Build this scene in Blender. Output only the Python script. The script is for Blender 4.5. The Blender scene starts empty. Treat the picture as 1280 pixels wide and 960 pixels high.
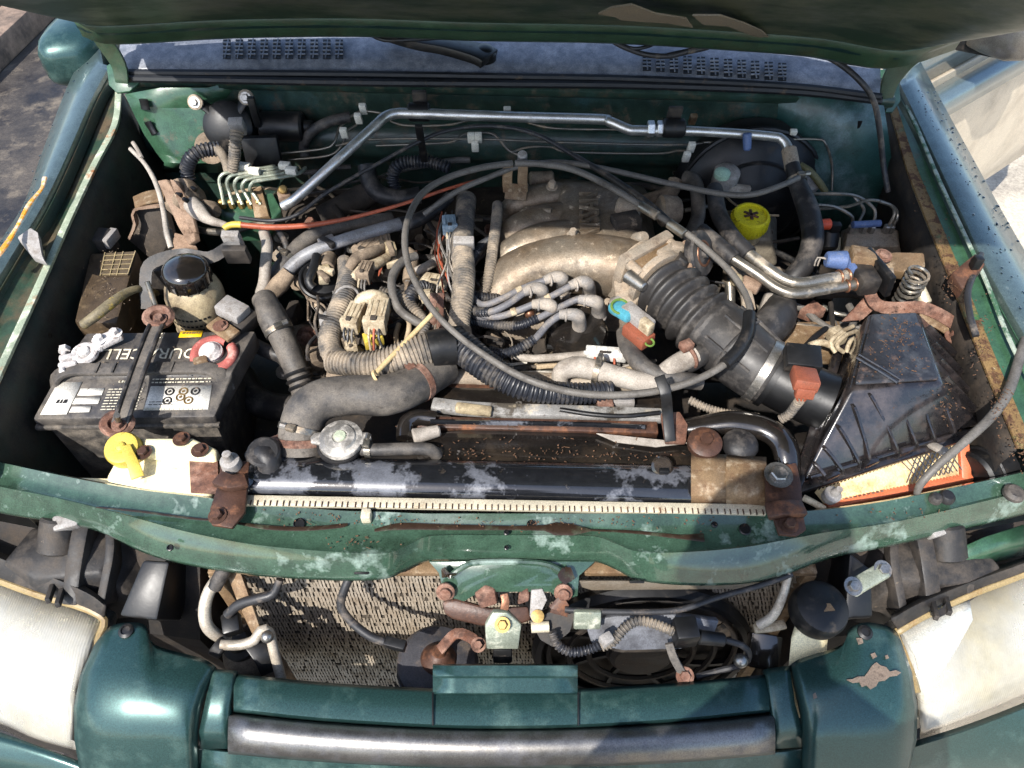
import bpy, bmesh, math, random
from mathutils import Vector, Matrix, Quaternion
random.seed(11)
sc = bpy.context.scene
col = sc.collection
R = math.radians

# ---------------------------------------------------------------- camera, sky, sun, exposure
CAM = Vector((0.0, 0.0, 1.82)); TILT = R(50); F = 967.0
cd = bpy.data.cameras.new('camera'); cam = bpy.data.objects.new('camera', cd); col.objects.link(cam)
cam.location = CAM; cam.rotation_euler = (R(90) - TILT, 0, 0)
cd.sensor_width = 36; cd.lens = F / 1280 * 36; cd.clip_start = 0.02; cd.clip_end = 500
sc.camera = cam

LIGHT = Vector((0.47, 0.78, -1.0)).normalized()          # the way sunlight travels
elev = math.asin(-LIGHT.z)
w = bpy.data.worlds.new('World'); sc.world = w; w.use_nodes = True
nt = w.node_tree; bg = nt.nodes['Background']; bg.inputs['Strength'].default_value = 0.15
sky = nt.nodes.new('ShaderNodeTexSky'); sky.sky_type = 'NISHITA'; sky.sun_disc = False
sky.sun_elevation = elev; sky.sun_rotation = math.atan2(-LIGHT.x, -LIGHT.y)
sky.air_density = 1.0; sky.dust_density = 1.2; sky.ozone_density = 1.2
nt.links.new(sky.outputs[0], bg.inputs[0])
sd = bpy.data.lights.new('sun', 'SUN'); sun = bpy.data.objects.new('sun', sd); col.objects.link(sun)
sd.energy = 3.5; sd.angle = R(0.5); sd.color = (1.0, 0.955, 0.89)
sun.rotation_euler = LIGHT.to_track_quat('-Z', 'Y').to_euler(); sun.location = (-3, -5, 8)
sc.view_settings.view_transform = 'Standard'; sc.view_settings.look = 'None'
sc.view_settings.exposure = 1.18; sc.view_settings.gamma = 1.0; sc.view_settings.use_curve_mapping = False
sc.cycles.max_bounces = 5; sc.cycles.diffuse_bounces = 3; sc.cycles.glossy_bounces = 3; sc.cycles.transmission_bounces = 3; sc.cycles.use_denoising = True; sc.cycles.use_adaptive_sampling = True; sc.cycles.adaptive_threshold = 0.02; sc.cycles.caustics_reflective = False; sc.cycles.caustics_refractive = False; sc.cycles.use_light_tree = False

# ---------------------------------------------------------------- measuring helpers
def ray(px, py):
    u = (px - 640) / F; v = (480 - py) / F
    return Vector((u, math.cos(TILT) + v * math.sin(TILT), -math.sin(TILT) + v * math.cos(TILT)))
def P(px, py, z):                 # the place at height z that was measured at (px, py) in the photograph
    r = ray(px, py); return CAM + r * ((z - CAM.z) / r.z)
def V(px, py, y):                 # the same on the upright plane at distance y
    r = ray(px, py); return CAM + r * ((y - CAM.y) / r.y)
def MPP(px, py, z):               # metres per pixel there
    r = ray(px, py); return ((z - CAM.z) / r.z) / F
def LL(a): return a / 255 / 12.92 if a <= 10 else ((a / 255 + 0.055) / 1.055) ** 2.4
def S(r, g, b): return (LL(r), LL(g), LL(b))

# ---------------------------------------------------------------- materials
MATS = {}
def mat(name, c, rough=0.5, metal=0.0, layers=(), var=0.25, vscale=25, bump=0.0, bscale=220, coat=0.0, crough=0.08, trans=0.0, ior=1.45, sss=0.0, rvar=0.15, grain=0.3):
    """base colour with mottling, then layers (colour, cover 0-1, scale, rough, metal, softness) laid over it by noise"""
    m = bpy.data.materials.new(name); m.use_nodes = True; n = m.node_tree; L = n.links
    b = n.nodes['Principled BSDF']
    tc = n.nodes.new('ShaderNodeTexCoord'); oi = n.nodes.new('ShaderNodeObjectInfo')
    sh = n.nodes.new('ShaderNodeVectorMath'); sh.operation = 'ADD'
    mu = n.nodes.new('ShaderNodeMath'); mu.operation = 'MULTIPLY'; mu.inputs[1].default_value = 37.0
    L.new(oi.outputs['Random'], mu.inputs[0]); L.new(tc.outputs['Object'], sh.inputs[0]); L.new(mu.outputs[0], sh.inputs[1])
    def noise_(scale, detail=6, rg=0.6, dist=0.0):
        t = n.nodes.new('ShaderNodeTexNoise'); t.inputs['Scale'].default_value = scale; t.inputs['Detail'].default_value = detail
        t.inputs['Roughness'].default_value = rg; t.inputs['Distortion'].default_value = dist
        L.new(sh.outputs[0], t.inputs['Vector']); return t.outputs['Fac']
    def mixc(fac, a, bb):
        x = n.nodes.new('ShaderNodeMix'); x.data_type = 'RGBA'; L.new(fac, x.inputs[0])
        for sock, val in ((x.inputs[6], a), (x.inputs[7], bb)):
            if isinstance(val, tuple): sock.default_value = (*val[:3], 1)
            else: L.new(val, sock)
        return x.outputs[2]
    def mixf(fac, a, bb):
        x = n.nodes.new('ShaderNodeMix'); x.data_type = 'FLOAT'; L.new(fac, x.inputs[0])
        for sock, val in ((x.inputs[2], a), (x.inputs[3], bb)):
            if isinstance(val, (int, float)): sock.default_value = val
            else: L.new(val, sock)
        return x.outputs[0]
    nv = noise_(vscale, 3, 0.7)
    lo = tuple(max(0, k * (1 - var)) for k in c); hi = tuple(min(1, k * (1 + var)) for k in c)
    mr = n.nodes.new('ShaderNodeMapRange'); mr.inputs[1].default_value = 0.3; mr.inputs[2].default_value = 0.7; L.new(nv, mr.inputs[0])
    colr = mixc(mr.outputs[0], lo, hi)
    rr = mixf(mr.outputs[0], max(0.02, rough - rvar * rough), min(1, rough + rvar * rough)); mm = metal; hsum = None
    for (lc, cover, scale, lr, lm, soft) in layers:
        nz = noise_(scale, 5, 0.68)
        th = 0.5 + (0.5 - cover) * 0.62
        q = n.nodes.new('ShaderNodeMapRange'); q.inputs[1].default_value = th - soft; q.inputs[2].default_value = th + soft; L.new(nz, q.inputs[0])
        f = q.outputs[0]
        lc2 = mixc(mr.outputs[0], tuple(k * 0.75 for k in lc), tuple(min(1, k * 1.2) for k in lc))
        colr = mixc(f, colr, lc2); rr = mixf(f, rr, lr); mm = mixf(f, mm, lm)
    if grain:
        g1 = n.nodes.new('ShaderNodeMapRange'); g1.inputs[1].default_value = 0.3; g1.inputs[2].default_value = 0.7; g1.inputs[3].default_value = 1 - grain; g1.inputs[4].default_value = 1 + grain
        L.new(noise_(520, 3, 0.75), g1.inputs[0]); gm = n.nodes.new('ShaderNodeMix'); gm.data_type = 'RGBA'; gm.blend_type = 'MULTIPLY'; gm.inputs[0].default_value = 1.0
        L.new(colr, gm.inputs[6]); L.new(g1.outputs[0], gm.inputs[7]); colr = gm.outputs[2]
    L.new(colr, b.inputs['Base Color']); L.new(rr, b.inputs['Roughness'])
    if isinstance(mm, (int, float)): b.inputs['Metallic'].default_value = mm
    else: L.new(mm, b.inputs['Metallic'])
    b.inputs['Coat Weight'].default_value = coat; b.inputs['Coat Roughness'].default_value = crough
    b.inputs['Transmission Weight'].default_value = trans; b.inputs['IOR'].default_value = ior
    if sss:
        b.inputs['Subsurface Weight'].default_value = sss; b.inputs['Subsurface Radius'].default_value = (0.02, 0.015, 0.008)
    if bump:
        bn = n.nodes.new('ShaderNodeBump'); bn.inputs['Strength'].default_value = bump; bn.inputs['Distance'].default_value = 0.002
        L.new(noise_(bscale, 2, 0.6), bn.inputs['Height']); L.new(bn.outputs[0], b.inputs['Normal'])
    MATS[name] = m; return m

DUST = S(150, 132, 112); DUSTD = S(96, 80, 64); DUSTL = S(188, 172, 150); RUSTC = S(112, 62, 38); RUSTL = S(168, 112, 82)
M = {}
def mk(key, *a, **k): M[key] = mat(key, *a, **k)
mk('paint_outer', S(40, 68, 66), 0.36, 0.5, [(S(84, 108, 100), 0.22, 9, 0.6, 0.1, 0.14), (S(120, 116, 104), 0.06, 60, 0.9, 0, 0.04)], var=0.2, vscale=900, coat=0.45, crough=0.16)
mk('fender_sky_tint', S(92, 108, 106), 0.38, 0.6, [(S(70, 86, 88), 0.25, 14, 0.5, 0.4, 0.18), (S(120, 122, 120), 0.12, 60, 0.8, 0.1, 0.08)], var=0.15, vscale=60, coat=0.6, crough=0.14)  # green wing paint, greyed and lightened to hold the sky's reflection
mk('paint_bay', S(48, 78, 58), 0.32, 0.0, [(S(70, 104, 84), 0.14, 16, 0.62, 0, 0.05), (DUSTD, 0.2, 30, 0.9, 0, 0.08)], var=0.3, vscale=40, coat=0.4, crough=0.15, bump=0.05)
mk('paint_tie', S(50, 72, 58), 0.24, 0.0, [(S(112, 130, 120), 0.34, 11, 0.5, 0, 0.03), (S(40, 58, 46), 0.34, 18, 0.22, 0, 0.08), (DUST, 0.08, 70, 0.9, 0, 0.06), (S(70, 52, 36), 0.08, 34, 0.4, 0, 0.05)], var=0.25, vscale=40, coat=0.9, crough=0.05, bump=0.05)
mk('paint_wall', S(38, 56, 48), 0.4, 0.0, [(S(46, 72, 70), 0.30, 12, 0.5, 0, 0.08), (DUSTD, 0.25, 35, 0.9, 0, 0.12)], var=0.3, vscale=30, coat=0.3, crough=0.2)
mk('paint_trough', S(40, 60, 46), 0.5, 0.0, [(S(78, 66, 48), 0.45, 18, 0.85, 0, 0.12), (S(40, 32, 24), 0.22, 60, 0.9, 0, 0.06)], var=0.3)
mk('paint_hood_under', S(44, 66, 48), 0.42, 0.0, [(S(60, 64, 44), 0.3, 20, 0.7, 0, 0.12), (S(130, 120, 90), 0.10, 90, 0.9, 0, 0.05)], var=0.3, coat=0.2, crough=0.2)
mk('hood_panel', S(78, 82, 66), 0.36, 0.0, [(S(36, 54, 40), 0.5, 7, 0.5, 0, 0.10), (S(150, 138, 108), 0.12, 80, 0.9, 0, 0.05)], var=0.25)
mk('sheet_dirty', S(138, 116, 98), 0.8, 0.1, [(S(88, 66, 50), 0.4, 30, 0.9, 0, 0.12), (S(46, 38, 32), 0.2, 60, 0.9, 0, 0.1)], bump=0.1)
mk('cowl', S(96, 100, 108), 0.36, 0.1, [(S(136, 138, 144), 0.36, 70, 0.6, 0, 0.2), (S(70, 75, 84), 0.3, 12, 0.3, 0, 0.2)], var=0.2, bump=0.08, bscale=300)  # blue-grey colour stands in for sky reflected in the cowl
mk('seal', S(20, 22, 26), 0.55, 0, [(DUSTD, 0.15, 40, 0.9, 0, 0.1)], bump=0.05)
mk('black', S(20, 20, 21), 0.45, 0, [(S(70, 62, 54), 0.22, 40, 0.9, 0, 0.12)], var=0.3, bump=0.06)
mk('black_clean', S(16, 16, 17), 0.4, 0, [(S(60, 56, 50), 0.10, 50, 0.85, 0, 0.1)], bump=0.04)
mk('black_dusty', S(36, 34, 33), 0.55, 0, [(S(76, 68, 60), 0.36, 30, 0.9, 0, 0.16), (DUST, 0.10, 80, 0.95, 0, 0.08)], bump=0.12)
mk('black_wet', S(27, 24, 22), 0.2, 0, [(S(56, 47, 38), 0.34, 14, 0.25, 0, 0.12), (S(110, 106, 102), 0.22, 26, 0.5, 0, 0.03), (S(100, 78, 52), 0.08, 120, 0.9, 0, 0.05)], var=0.3, bump=0.06, coat=0.9, crough=0.06)
mk('tank', S(84, 86, 92), 0.34, 0, [(S(24, 25, 28), 0.56, 11, 0.12, 0, 0.025), (S(130, 130, 132), 0.10, 40, 0.6, 0, 0.05), (S(56, 48, 40), 0.20, 45, 0.8, 0, 0.05)], var=0.25, vscale=60, coat=0.9, crough=0.07, bump=0.04)
mk('rubber', S(56, 54, 53), 0.5, 0, [(S(116, 108, 98), 0.40, 22, 0.9, 0, 0.2), (S(40, 36, 34), 0.22, 60, 0.8, 0, 0.08), (S(164, 150, 132), 0.12, 110, 0.95, 0, 0.06)], var=0.25, bump=0.15, bscale=400)
mk('rubber_dark', S(34, 33, 34), 0.5, 0, [(S(112, 104, 96), 0.30, 26, 0.9, 0, 0.16), (S(150, 138, 124), 0.10, 100, 0.95, 0, 0.06)], var=0.25, bump=0.12, bscale=400)
mk('conduit', S(66, 64, 62), 0.62, 0, [(S(150, 136, 118), 0.45, 26, 0.92, 0, 0.14)], var=0.2)
mk('conduit_dark', S(34, 36, 42), 0.45, 0, [(S(112, 104, 94), 0.28, 30, 0.9, 0, 0.12)], var=0.2)
mk('cable', S(92, 88, 83), 0.55, 0, [(S(60, 56, 52), 0.3, 30, 0.8, 0, 0.12)], var=0.2)
mk('cable_dark', S(40, 40, 42), 0.5, 0, [(S(120, 108, 96), 0.28, 30, 0.9, 0, 0.12)], var=0.2)
mk('alu', S(196, 194, 190), 0.34, 0.85, [(S(140, 128, 112), 0.25, 26, 0.8, 0, 0.12)], var=0.12)
mk('alu_cast', S(134, 124, 110), 0.42, 0.6, [(S(98, 80, 60), 0.45, 14, 0.55, 0.3, 0.2), (S(52, 40, 30), 0.26, 30, 0.7, 0.1, 0.14), (DUSTL, 0.18, 70, 0.95, 0, 0.08)], var=0.2, vscale=70, bump=0.16, bscale=420)
mk('alu_dusty', S(150, 140, 126), 0.6, 0.4, [(DUST, 0.45, 24, 0.95, 0, 0.15), (S(70, 58, 48), 0.26, 50, 0.9, 0, 0.12)], bump=0.12, bscale=300)
mk('steel', S(150, 146, 140), 0.36, 0.9, [(S(110, 84, 62), 0.22, 40, 0.8, 0.1, 0.1)], var=0.15)
mk('steel_pipe', S(120, 116, 108), 0.34, 0.8, [(S(150, 130, 106), 0.3, 30, 0.8, 0, 0.12)], var=0.2)
mk('rust', S(104, 72, 58), 0.85, 0.1, [(S(150, 120, 104), 0.38, 40, 0.9, 0, 0.14), (S(54, 36, 30), 0.36, 70, 0.9, 0, 0.12), (S(110, 62, 36), 0.2, 26, 0.9, 0, 0.1)], bump=0.2, bscale=300)
mk('rust_dark', S(70, 48, 38), 0.5, 0.15, [(S(120, 78, 52), 0.32, 40, 0.85, 0, 0.1), (S(36, 26, 20), 0.3, 30, 0.4, 0, 0.1)], bump=0.15)
mk('rust_tan', S(124, 102, 76), 0.6, 0.25, [(S(88, 62, 42), 0.36, 40, 0.85, 0, 0.14), (S(168, 152, 128), 0.26, 60, 0.9, 0, 0.12), (S(56, 44, 34), 0.16, 90, 0.8, 0, 0.06)], bump=0.12)
mk('dusty', S(132, 116, 98), 0.9, 0.0, [(S(70, 60, 50), 0.40, 28, 0.9, 0, 0.14), (DUSTL, 0.2, 50, 0.95, 0, 0.08)], bump=0.15)
mk('dusty_dark', S(66, 58, 50), 0.85, 0.0, [(S(30, 27, 24), 0.42, 24, 0.8, 0, 0.14), (DUST, 0.18, 50, 0.95, 0, 0.08)], bump=0.15)
mk('near_black', S(30, 27, 25), 0.7, 0.1, [(S(64, 54, 44), 0.35, 20, 0.9, 0, 0.14)], bump=0.15)
mk('cream', S(228, 216, 176), 0.5, 0, [(S(170, 142, 96), 0.20, 30, 0.8, 0, 0.12), (S(110, 84, 58), 0.10, 60, 0.9, 0, 0.06)], var=0.06)
mk('cream_dirty', S(176, 160, 128), 0.55, 0, [(S(92, 78, 62), 0.46, 22, 0.8, 0, 0.14), (S(52, 42, 32), 0.20, 45, 0.85, 0, 0.08)], var=0.12)
mk('connector', S(184, 170, 144), 0.6, 0, [(S(118, 102, 80), 0.46, 50, 0.9, 0, 0.12)], var=0.12, bump=0.06)
mk('connector_grey', S(140, 136, 132), 0.6, 0, [(S(90, 80, 70), 0.3, 50, 0.9, 0, 0.12)], var=0.12)
mk('yellow', S(184, 162, 70), 0.45, 0, [(S(110, 92, 30), 0.16, 60, 0.8, 0, 0.05)], var=0.12)
mk('yellow_cap', S(196, 186, 34), 0.45, 0, [(S(80, 66, 28), 0.26, 70, 0.9, 0, 0.06)], var=0.1)
mk('orange', S(190, 104, 70), 0.45, 0, [(S(168, 84, 44), 0.2, 40, 0.8, 0, 0.1)], var=0.1)
mk('paper', S(224, 204, 160), 0.9, 0, [(S(160, 112, 60), 0.3, 40, 0.95, 0, 0.14)], var=0.12)
mk('red', S(156, 84, 76), 0.6, 0, [(S(200, 150, 138), 0.3, 60, 0.9, 0, 0.1)], var=0.15)
mk('red_bright', S(190, 76, 48), 0.5, 0, var=0.1)
mk('red_hose', S(150, 76, 52), 0.5, 0, [(S(96, 52, 38), 0.3, 40, 0.8, 0, 0.12)], var=0.15)
mk('blue', S(74, 92, 130), 0.5, 0, [(S(120, 124, 130), 0.2, 60, 0.9, 0, 0.1)], var=0.12)
mk('teal', S(72, 140, 156), 0.5, 0, [(S(110, 100, 90), 0.12, 60, 0.9, 0, 0.06)], var=0.1)
mk('brown_plastic', S(130, 72, 52), 0.55, 0, [(S(90, 60, 46), 0.25, 60, 0.9, 0, 0.1)], var=0.12)
mk('lead', S(200, 196, 190), 0.55, 0.3, [(S(236, 232, 228), 0.3, 60, 0.9, 0, 0.1), (S(110, 90, 80), 0.2, 80, 0.9, 0, 0.08)], var=0.12, bump=0.2)
mk('label_white', S(216, 212, 202), 0.5, 0, [(S(150, 128, 100), 0.14, 60, 0.8, 0, 0.08)], var=0.05)
mk('label_yellow', S(238, 190, 20), 0.5, 0, var=0.05)
mk('label_grey', S(120, 116, 110), 0.6, 0, [(S(50, 46, 42), 0.35, 60, 0.8, 0, 0.1)], var=0.2)
mk('print_dark', S(30, 28, 28), 0.6, 0)
mk('print_pale', S(206, 198, 176), 0.55, 0, [(S(110, 96, 74), 0.25, 60, 0.8, 0, 0.1)])
mk('print_brown', S(104, 84, 50), 0.6, 0)
mk('print_green', S(90, 116, 50), 0.6, 0)
mk('battery', S(52, 50, 50), 0.42, 0, [(S(104, 97, 88), 0.42, 30, 0.85, 0, 0.15), (S(140, 124, 102), 0.14, 90, 0.95, 0, 0.06)], bump=0.06)
mk('battery_side', S(56, 54, 52), 0.6, 0, [(S(112, 104, 94), 0.42, 60, 0.9, 0, 0.14)], bump=0.2, bscale=500)
mk('chrome_dull', S(122, 120, 117), 0.38, 0.9, [(S(90, 92, 100), 0.3, 30, 0.5, 0.6, 0.15)], var=0.1)
mk('lens', S(204, 194, 166), 0.2, 0, [(S(188, 168, 118), 0.40, 6, 0.35, 0, 0.2)], var=0.06, coat=0.6, crough=0.1)
mk('lens_clear', S(214, 214, 206), 0.2, 0.3, [(S(160, 156, 140), 0.25, 12, 0.4, 0, 0.15)], var=0.05, coat=0.6, crough=0.08)
mk('fin', S(134, 124, 110), 0.55, 0.2, [(S(110, 96, 78), 0.35, 30, 0.85, 0, 0.14)], var=0.15)
mk('fin_tube', S(78, 71, 62), 0.6, 0.2, [(S(60, 52, 44), 0.35, 30, 0.85, 0, 0.14)], var=0.15)
mk('crimp', S(206, 196, 172), 0.5, 0.4, [(S(120, 96, 70), 0.25, 40, 0.8, 0, 0.1)], var=0.12)
mk('zinc', S(150, 156, 140), 0.45, 0.6, [(S(190, 186, 170), 0.3, 50, 0.8, 0, 0.1), (S(120, 90, 60), 0.15, 60, 0.8, 0, 0.08)], var=0.15, bump=0.1)
mk('brass', S(160, 132, 80), 0.5, 0.6, [(S(120, 92, 56), 0.25, 50, 0.8, 0.1, 0.1)])
mk('copper', S(124, 88, 68), 0.45, 0.7, [(S(110, 70, 50), 0.3, 60, 0.8, 0, 0.1)])
mk('white_clip', S(214, 210, 196), 0.5, 0, [(S(150, 140, 120), 0.2, 60, 0.8, 0, 0.1)], var=0.06)
mk('asphalt', S(74, 68, 62), 0.9, 0, [(S(34, 31, 31), 0.52, 2.2, 0.5, 0, 0.10), (S(128, 116, 100), 0.22, 9, 0.95, 0, 0.14)], var=0.3, vscale=120, bump=0.6, bscale=160)
mk('pavement', S(178, 168, 150), 0.85, 0, [(S(120, 112, 102), 0.35, 3, 0.8, 0, 0.14), (S(84, 80, 76), 0.15, 30, 0.8, 0, 0.08)], var=0.25, vscale=80, bump=0.5, bscale=160)
mk('kerbstone', S(132, 112, 96), 0.85, 0, [(S(70, 62, 56), 0.4, 8, 0.8, 0, 0.14)], var=0.25, bump=0.3)
mk('kerb_dark', S(44, 44, 46), 0.8, 0, [(S(24, 24, 26), 0.4, 8, 0.7, 0, 0.14)], var=0.25, bump=0.3)
mk('door_beige', S(196, 184, 164), 0.35, 0.25, [(S(166, 152, 132), 0.35, 6, 0.5, 0.1, 0.15)], var=0.05, coat=0.5, crough=0.1)
mk('door_sky_tint', S(96, 112, 116), 0.32, 0.4, [(S(90, 108, 118), 0.3, 10, 0.45, 0.1, 0.15)], var=0.1, coat=0.7, crough=0.1)  # green door paint with the reflected sky mixed into its colour
mk('droplet', S(20, 34, 40), 0.03, 0, coat=1.0, crough=0.02, var=0.0, grain=0)
mk('needle', S(92, 66, 46), 0.8, 0, var=0.3, vscale=200)
mk('skin', S(176, 128, 104), 0.6, 0, var=0.08); mk('shirt', S(60, 64, 74), 0.9, 0, var=0.1); mk('trousers', S(40, 44, 58), 0.9, 0, var=0.1); mk('hair', S(34, 26, 22), 0.7, 0, var=0.2)
# ---------------------------------------------------------------- mesh helpers
def frame(d):
    d = d.normalized(); a = Vector((0, 0, 1)) if abs(d.z) < 0.9 else Vector((0, 1, 0))
    x = a.cross(d).normalized(); return x, d.cross(x).normalized()
def spline(pts, step):
    pts = [Vector(p) for p in pts]
    if len(pts) == 2: pts = [pts[0], pts[0].lerp(pts[1], 0.5), pts[1]]
    ext = [pts[0] * 2 - pts[1]] + pts + [pts[-1] * 2 - pts[-2]]
    out = []; par = []
    for i in range(1, len(ext) - 2):
        p0, p1, p2, p3 = ext[i - 1:i + 3]; n = max(2, int((p2 - p1).length / step) + 1)
        for k in range(n):
            t = k / n
            out.append(0.5 * ((2 * p1) + (p2 - p0) * t + (2 * p0 - 5 * p1 + 4 * p2 - p3) * t * t + (3 * p1 - p0 - 3 * p2 + p3) * t ** 3)); par.append(i - 1 + t)
    out.append(pts[-1]); par.append(len(pts) - 1)
    return out, par
class MB:
    def __init__(s): s.v = []; s.f = []
    def add(s, v, f):
        o = len(s.v); s.v += [Vector(p) for p in v]; s.f += [[i + o for i in q] for q in f]; return s
    def box(s, c, size, rot=(0, 0, 0), taper=1.0):
        m = Matrix.Rotation(rot[2], 3, 'Z') @ Matrix.Rotation(rot[1], 3, 'Y') @ Matrix.Rotation(rot[0], 3, 'X')
        x, y, z = (k / 2 for k in size); c = Vector(c); v = []
        for sz in (-1, 1):
            t = taper if sz > 0 else 1
            for sx, sy in ((-1, -1), (1, -1), (1, 1), (-1, 1)): v.append(c + m @ Vector((sx * x * t, sy * y * t, sz * z)))
        return s.add(v, [(3, 2, 1, 0), (4, 5, 6, 7), (0, 1, 5, 4), (1, 2, 6, 5), (2, 3, 7, 6), (3, 0, 4, 7)])
    def prism(s, pts, vec):
        pts = [Vector(p) for p in pts]; vec = Vector(vec); n = len(pts)
        v = pts + [p + vec for p in pts]
        return s.add(v, [list(range(n))[::-1], list(range(n, 2 * n))] + [(i, (i + 1) % n, n + (i + 1) % n, n + i) for i in range(n)])
    def hull8(s, lo, hi):          # two quads, bottom and top
        return s.add(list(lo) + list(hi), [(3, 2, 1, 0), (4, 5, 6, 7), (0, 1, 5, 4), (1, 2, 6, 5), (2, 3, 7, 6), (3, 0, 4, 7)])
    def lathe(s, prof, o, axis=(0, 0, 1), seg=28, sx=1.0):
        o = Vector(o); d = Vector(axis).normalized(); x, y = frame(d); v = []; f = []
        for (r, h) in prof:
            for k in range(seg):
                a = 2 * math.pi * k / seg; v.append(o + d * h + x * (math.cos(a) * r * sx) + y * (math.sin(a) * r))
        for i in range(len(prof) - 1):
            for k in range(seg): k2 = (k + 1) % seg; f.append((i * seg + k, i * seg + k2, (i + 1) * seg + k2, (i + 1) * seg + k))
        f.append(list(range(seg))[::-1]); f.append([(len(prof) - 1) * seg + k for k in range(seg)])
        return s.add(v, f)
    def cyl(s, a, b, r0, r1=None, seg=16, ch=0.0):
        a = Vector(a); b = Vector(b); r1 = r0 if r1 is None else r1; h = (b - a).length
        if ch: prof = [(r0 - ch, 0), (r0, ch), (r1, h - ch), (r1 - ch, h)]
        else: prof = [(r0, 0), (r1, h)]
        return s.lathe(prof, a, b - a, seg)
    def hexbolt(s, p, axis, r=0.006, h=0.005, washer=True):
        d = Vector(axis).normalized()
        if washer: s.lathe([(r * 1.6, 0), (r * 1.6, 0.0015)], p, d, 16)
        s.lathe([(r, 0.001), (r, h * 0.8), (r * 0.85, h)], p, d, 6); return s
    def sphere(s, c, r, seg=14, rings=8, sc3=(1, 1, 1)):
        c = Vector(c); v = [c + Vector((0, 0, -r * sc3[2]))]; f = []
        for i in range(1, rings):
            a = -math.pi / 2 + math.pi * i / rings
            for k in range(seg):
                b = 2 * math.pi * k / seg
                v.append(c + Vector((math.cos(a) * math.cos(b) * r * sc3[0], math.cos(a) * math.sin(b) * r * sc3[1], math.sin(a) * r * sc3[2])))
        v.append(c + Vector((0, 0, r * sc3[2]))); t = len(v) - 1
        for k in range(seg):
            k2 = (k + 1) % seg; f.append((0, 1 + k2, 1 + k)); f.append((t, 1 + (rings - 2) * seg + k, 1 + (rings - 2) * seg + k2))
            for i in range(rings - 2): f.append((1 + i * seg + k, 1 + i * seg + k2, 1 + (i + 1) * seg + k2, 1 + (i + 1) * seg + k))
        return s.add(v, f)
    def torus(s, c, axis, Rr, r, seg=28, sub=8, a0=0, a1=2 * math.pi):
        c = Vector(c); d = Vector(axis).normalized(); x, y = frame(d); full = abs(a1 - a0 - 2 * math.pi) < 1e-6
        n = seg if full else seg + 1; v = []; f = []
        for k in range(n):
            a = a0 + (a1 - a0) * k / seg; u = x * math.cos(a) + y * math.sin(a)
            for j in range(sub):
                b = 2 * math.pi * j / sub; v.append(c + u * (Rr + math.cos(b) * r) + d * (math.sin(b) * r))
        for k in range(seg):
            k2 = (k + 1) % n
            for j in range(sub): j2 = (j + 1) % sub; f.append((k * sub + j, k2 * sub + j, k2 * sub + j2, k * sub + j2))
        return s.add(v, f)
    def grid(s, rows, close=False):
        n = len(rows[0]); v = [p for r in rows for p in r]; f = []
        for i in range(len(rows) - 1):
            for k in range(n if close else n - 1):
                k2 = (k + 1) % n; f.append((i * n + k, i * n + k2, (i + 1) * n + k2, (i + 1) * n + k))
        return s.add(v, f)
    def loft(s, rings):            # closed rings, capped
        n = len(rings[0]); s.grid(rings, True); o = len(s.v) - n * len(rings)
        s.f.append([o + k for k in range(n)][::-1]); s.f.append([o + (len(rings) - 1) * n + k for k in range(n)]); return s
    def tube(s, pts, r, seg=12, step=0.008, corr=None, flat=1.0):
        if corr: step = corr[0] / 4
        pp, par = spline(pts, step); rl = r if isinstance(r, (list, tuple)) else [r] * (len(pts) if len(pts) > 2 else 3)
        if len(rl) == 2: rl = [rl[0], (rl[0] + rl[1]) / 2, rl[1]]
        n = len(pp); tan = [(pp[min(i + 1, n - 1)] - pp[max(i - 1, 0)]).normalized() for i in range(n)]
        x, y = frame(tan[0]); rings = []; acc = 0
        for i in range(n):
            if i:
                q = tan[i - 1].rotation_difference(tan[i]); x = q @ x; y = q @ y; acc += (pp[i] - pp[i - 1]).length
            k = min(int(par[i]), len(rl) - 2); t = par[i] - k; rr = rl[k] * (1 - t) + rl[k + 1] * t
            if corr: rr += corr[1] * (1 if math.sin(2 * math.pi * acc / corr[0]) > -0.1 else -1) * 0.5 + corr[1] * 0.5 * math.sin(2 * math.pi * acc / corr[0])
            rings.append([pp[i] + x * (math.cos(2 * math.pi * j / seg) * rr) + y * (math.sin(2 * math.pi * j / seg) * rr * flat) for j in range(seg)])
        return s.loft(rings)
    def strip(s, pts, width, thick, up=(0, 0, 1), step=0.01):   # flat bar bent along pts, width across "up"
        pp, par = spline(pts, step) if step else ([Vector(p) for p in pts], None); n = len(pp); rings = []; up = Vector(up)
        for i in range(n):
            t = (pp[min(i + 1, n - 1)] - pp[max(i - 1, 0)]).normalized(); sd = t.cross(up)
            sd = sd.normalized() if sd.length > 1e-4 else Vector((1, 0, 0)); u = sd.cross(t).normalized()
            wd = width[0] + (width[1] - width[0]) * i / (n - 1) if isinstance(width, (tuple, list)) else width
            rings.append([pp[i] + sd * (a * wd / 2) + u * (b * thick / 2) for a, b in ((-1, -1), (1, -1), (1, 1), (-1, 1))])
        return s.loft(rings)
    def build(s, name, m, parent=None, bevel=0, bseg=2, angle=38, solid=0, smooth=True, label=None, sub=0):
        me = bpy.data.meshes.new(name)
        if parent is None:
            lo = [min(p[i] for p in s.v) for i in range(3)]; hi = [max(p[i] for p in s.v) for i in range(3)]
            base = Vector(((lo[0] + hi[0]) / 2, (lo[1] + hi[1]) / 2, lo[2]))
        else:
            base = parent['_base'] if '_base' in parent.keys() else (0, 0, 0); base = Vector(base)
        me.from_pydata([p - base for p in s.v], [], s.f); me.update()
        bm = bmesh.new(); bm.from_mesh(me); bmesh.ops.recalc_face_normals(bm, faces=bm.faces)
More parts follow.
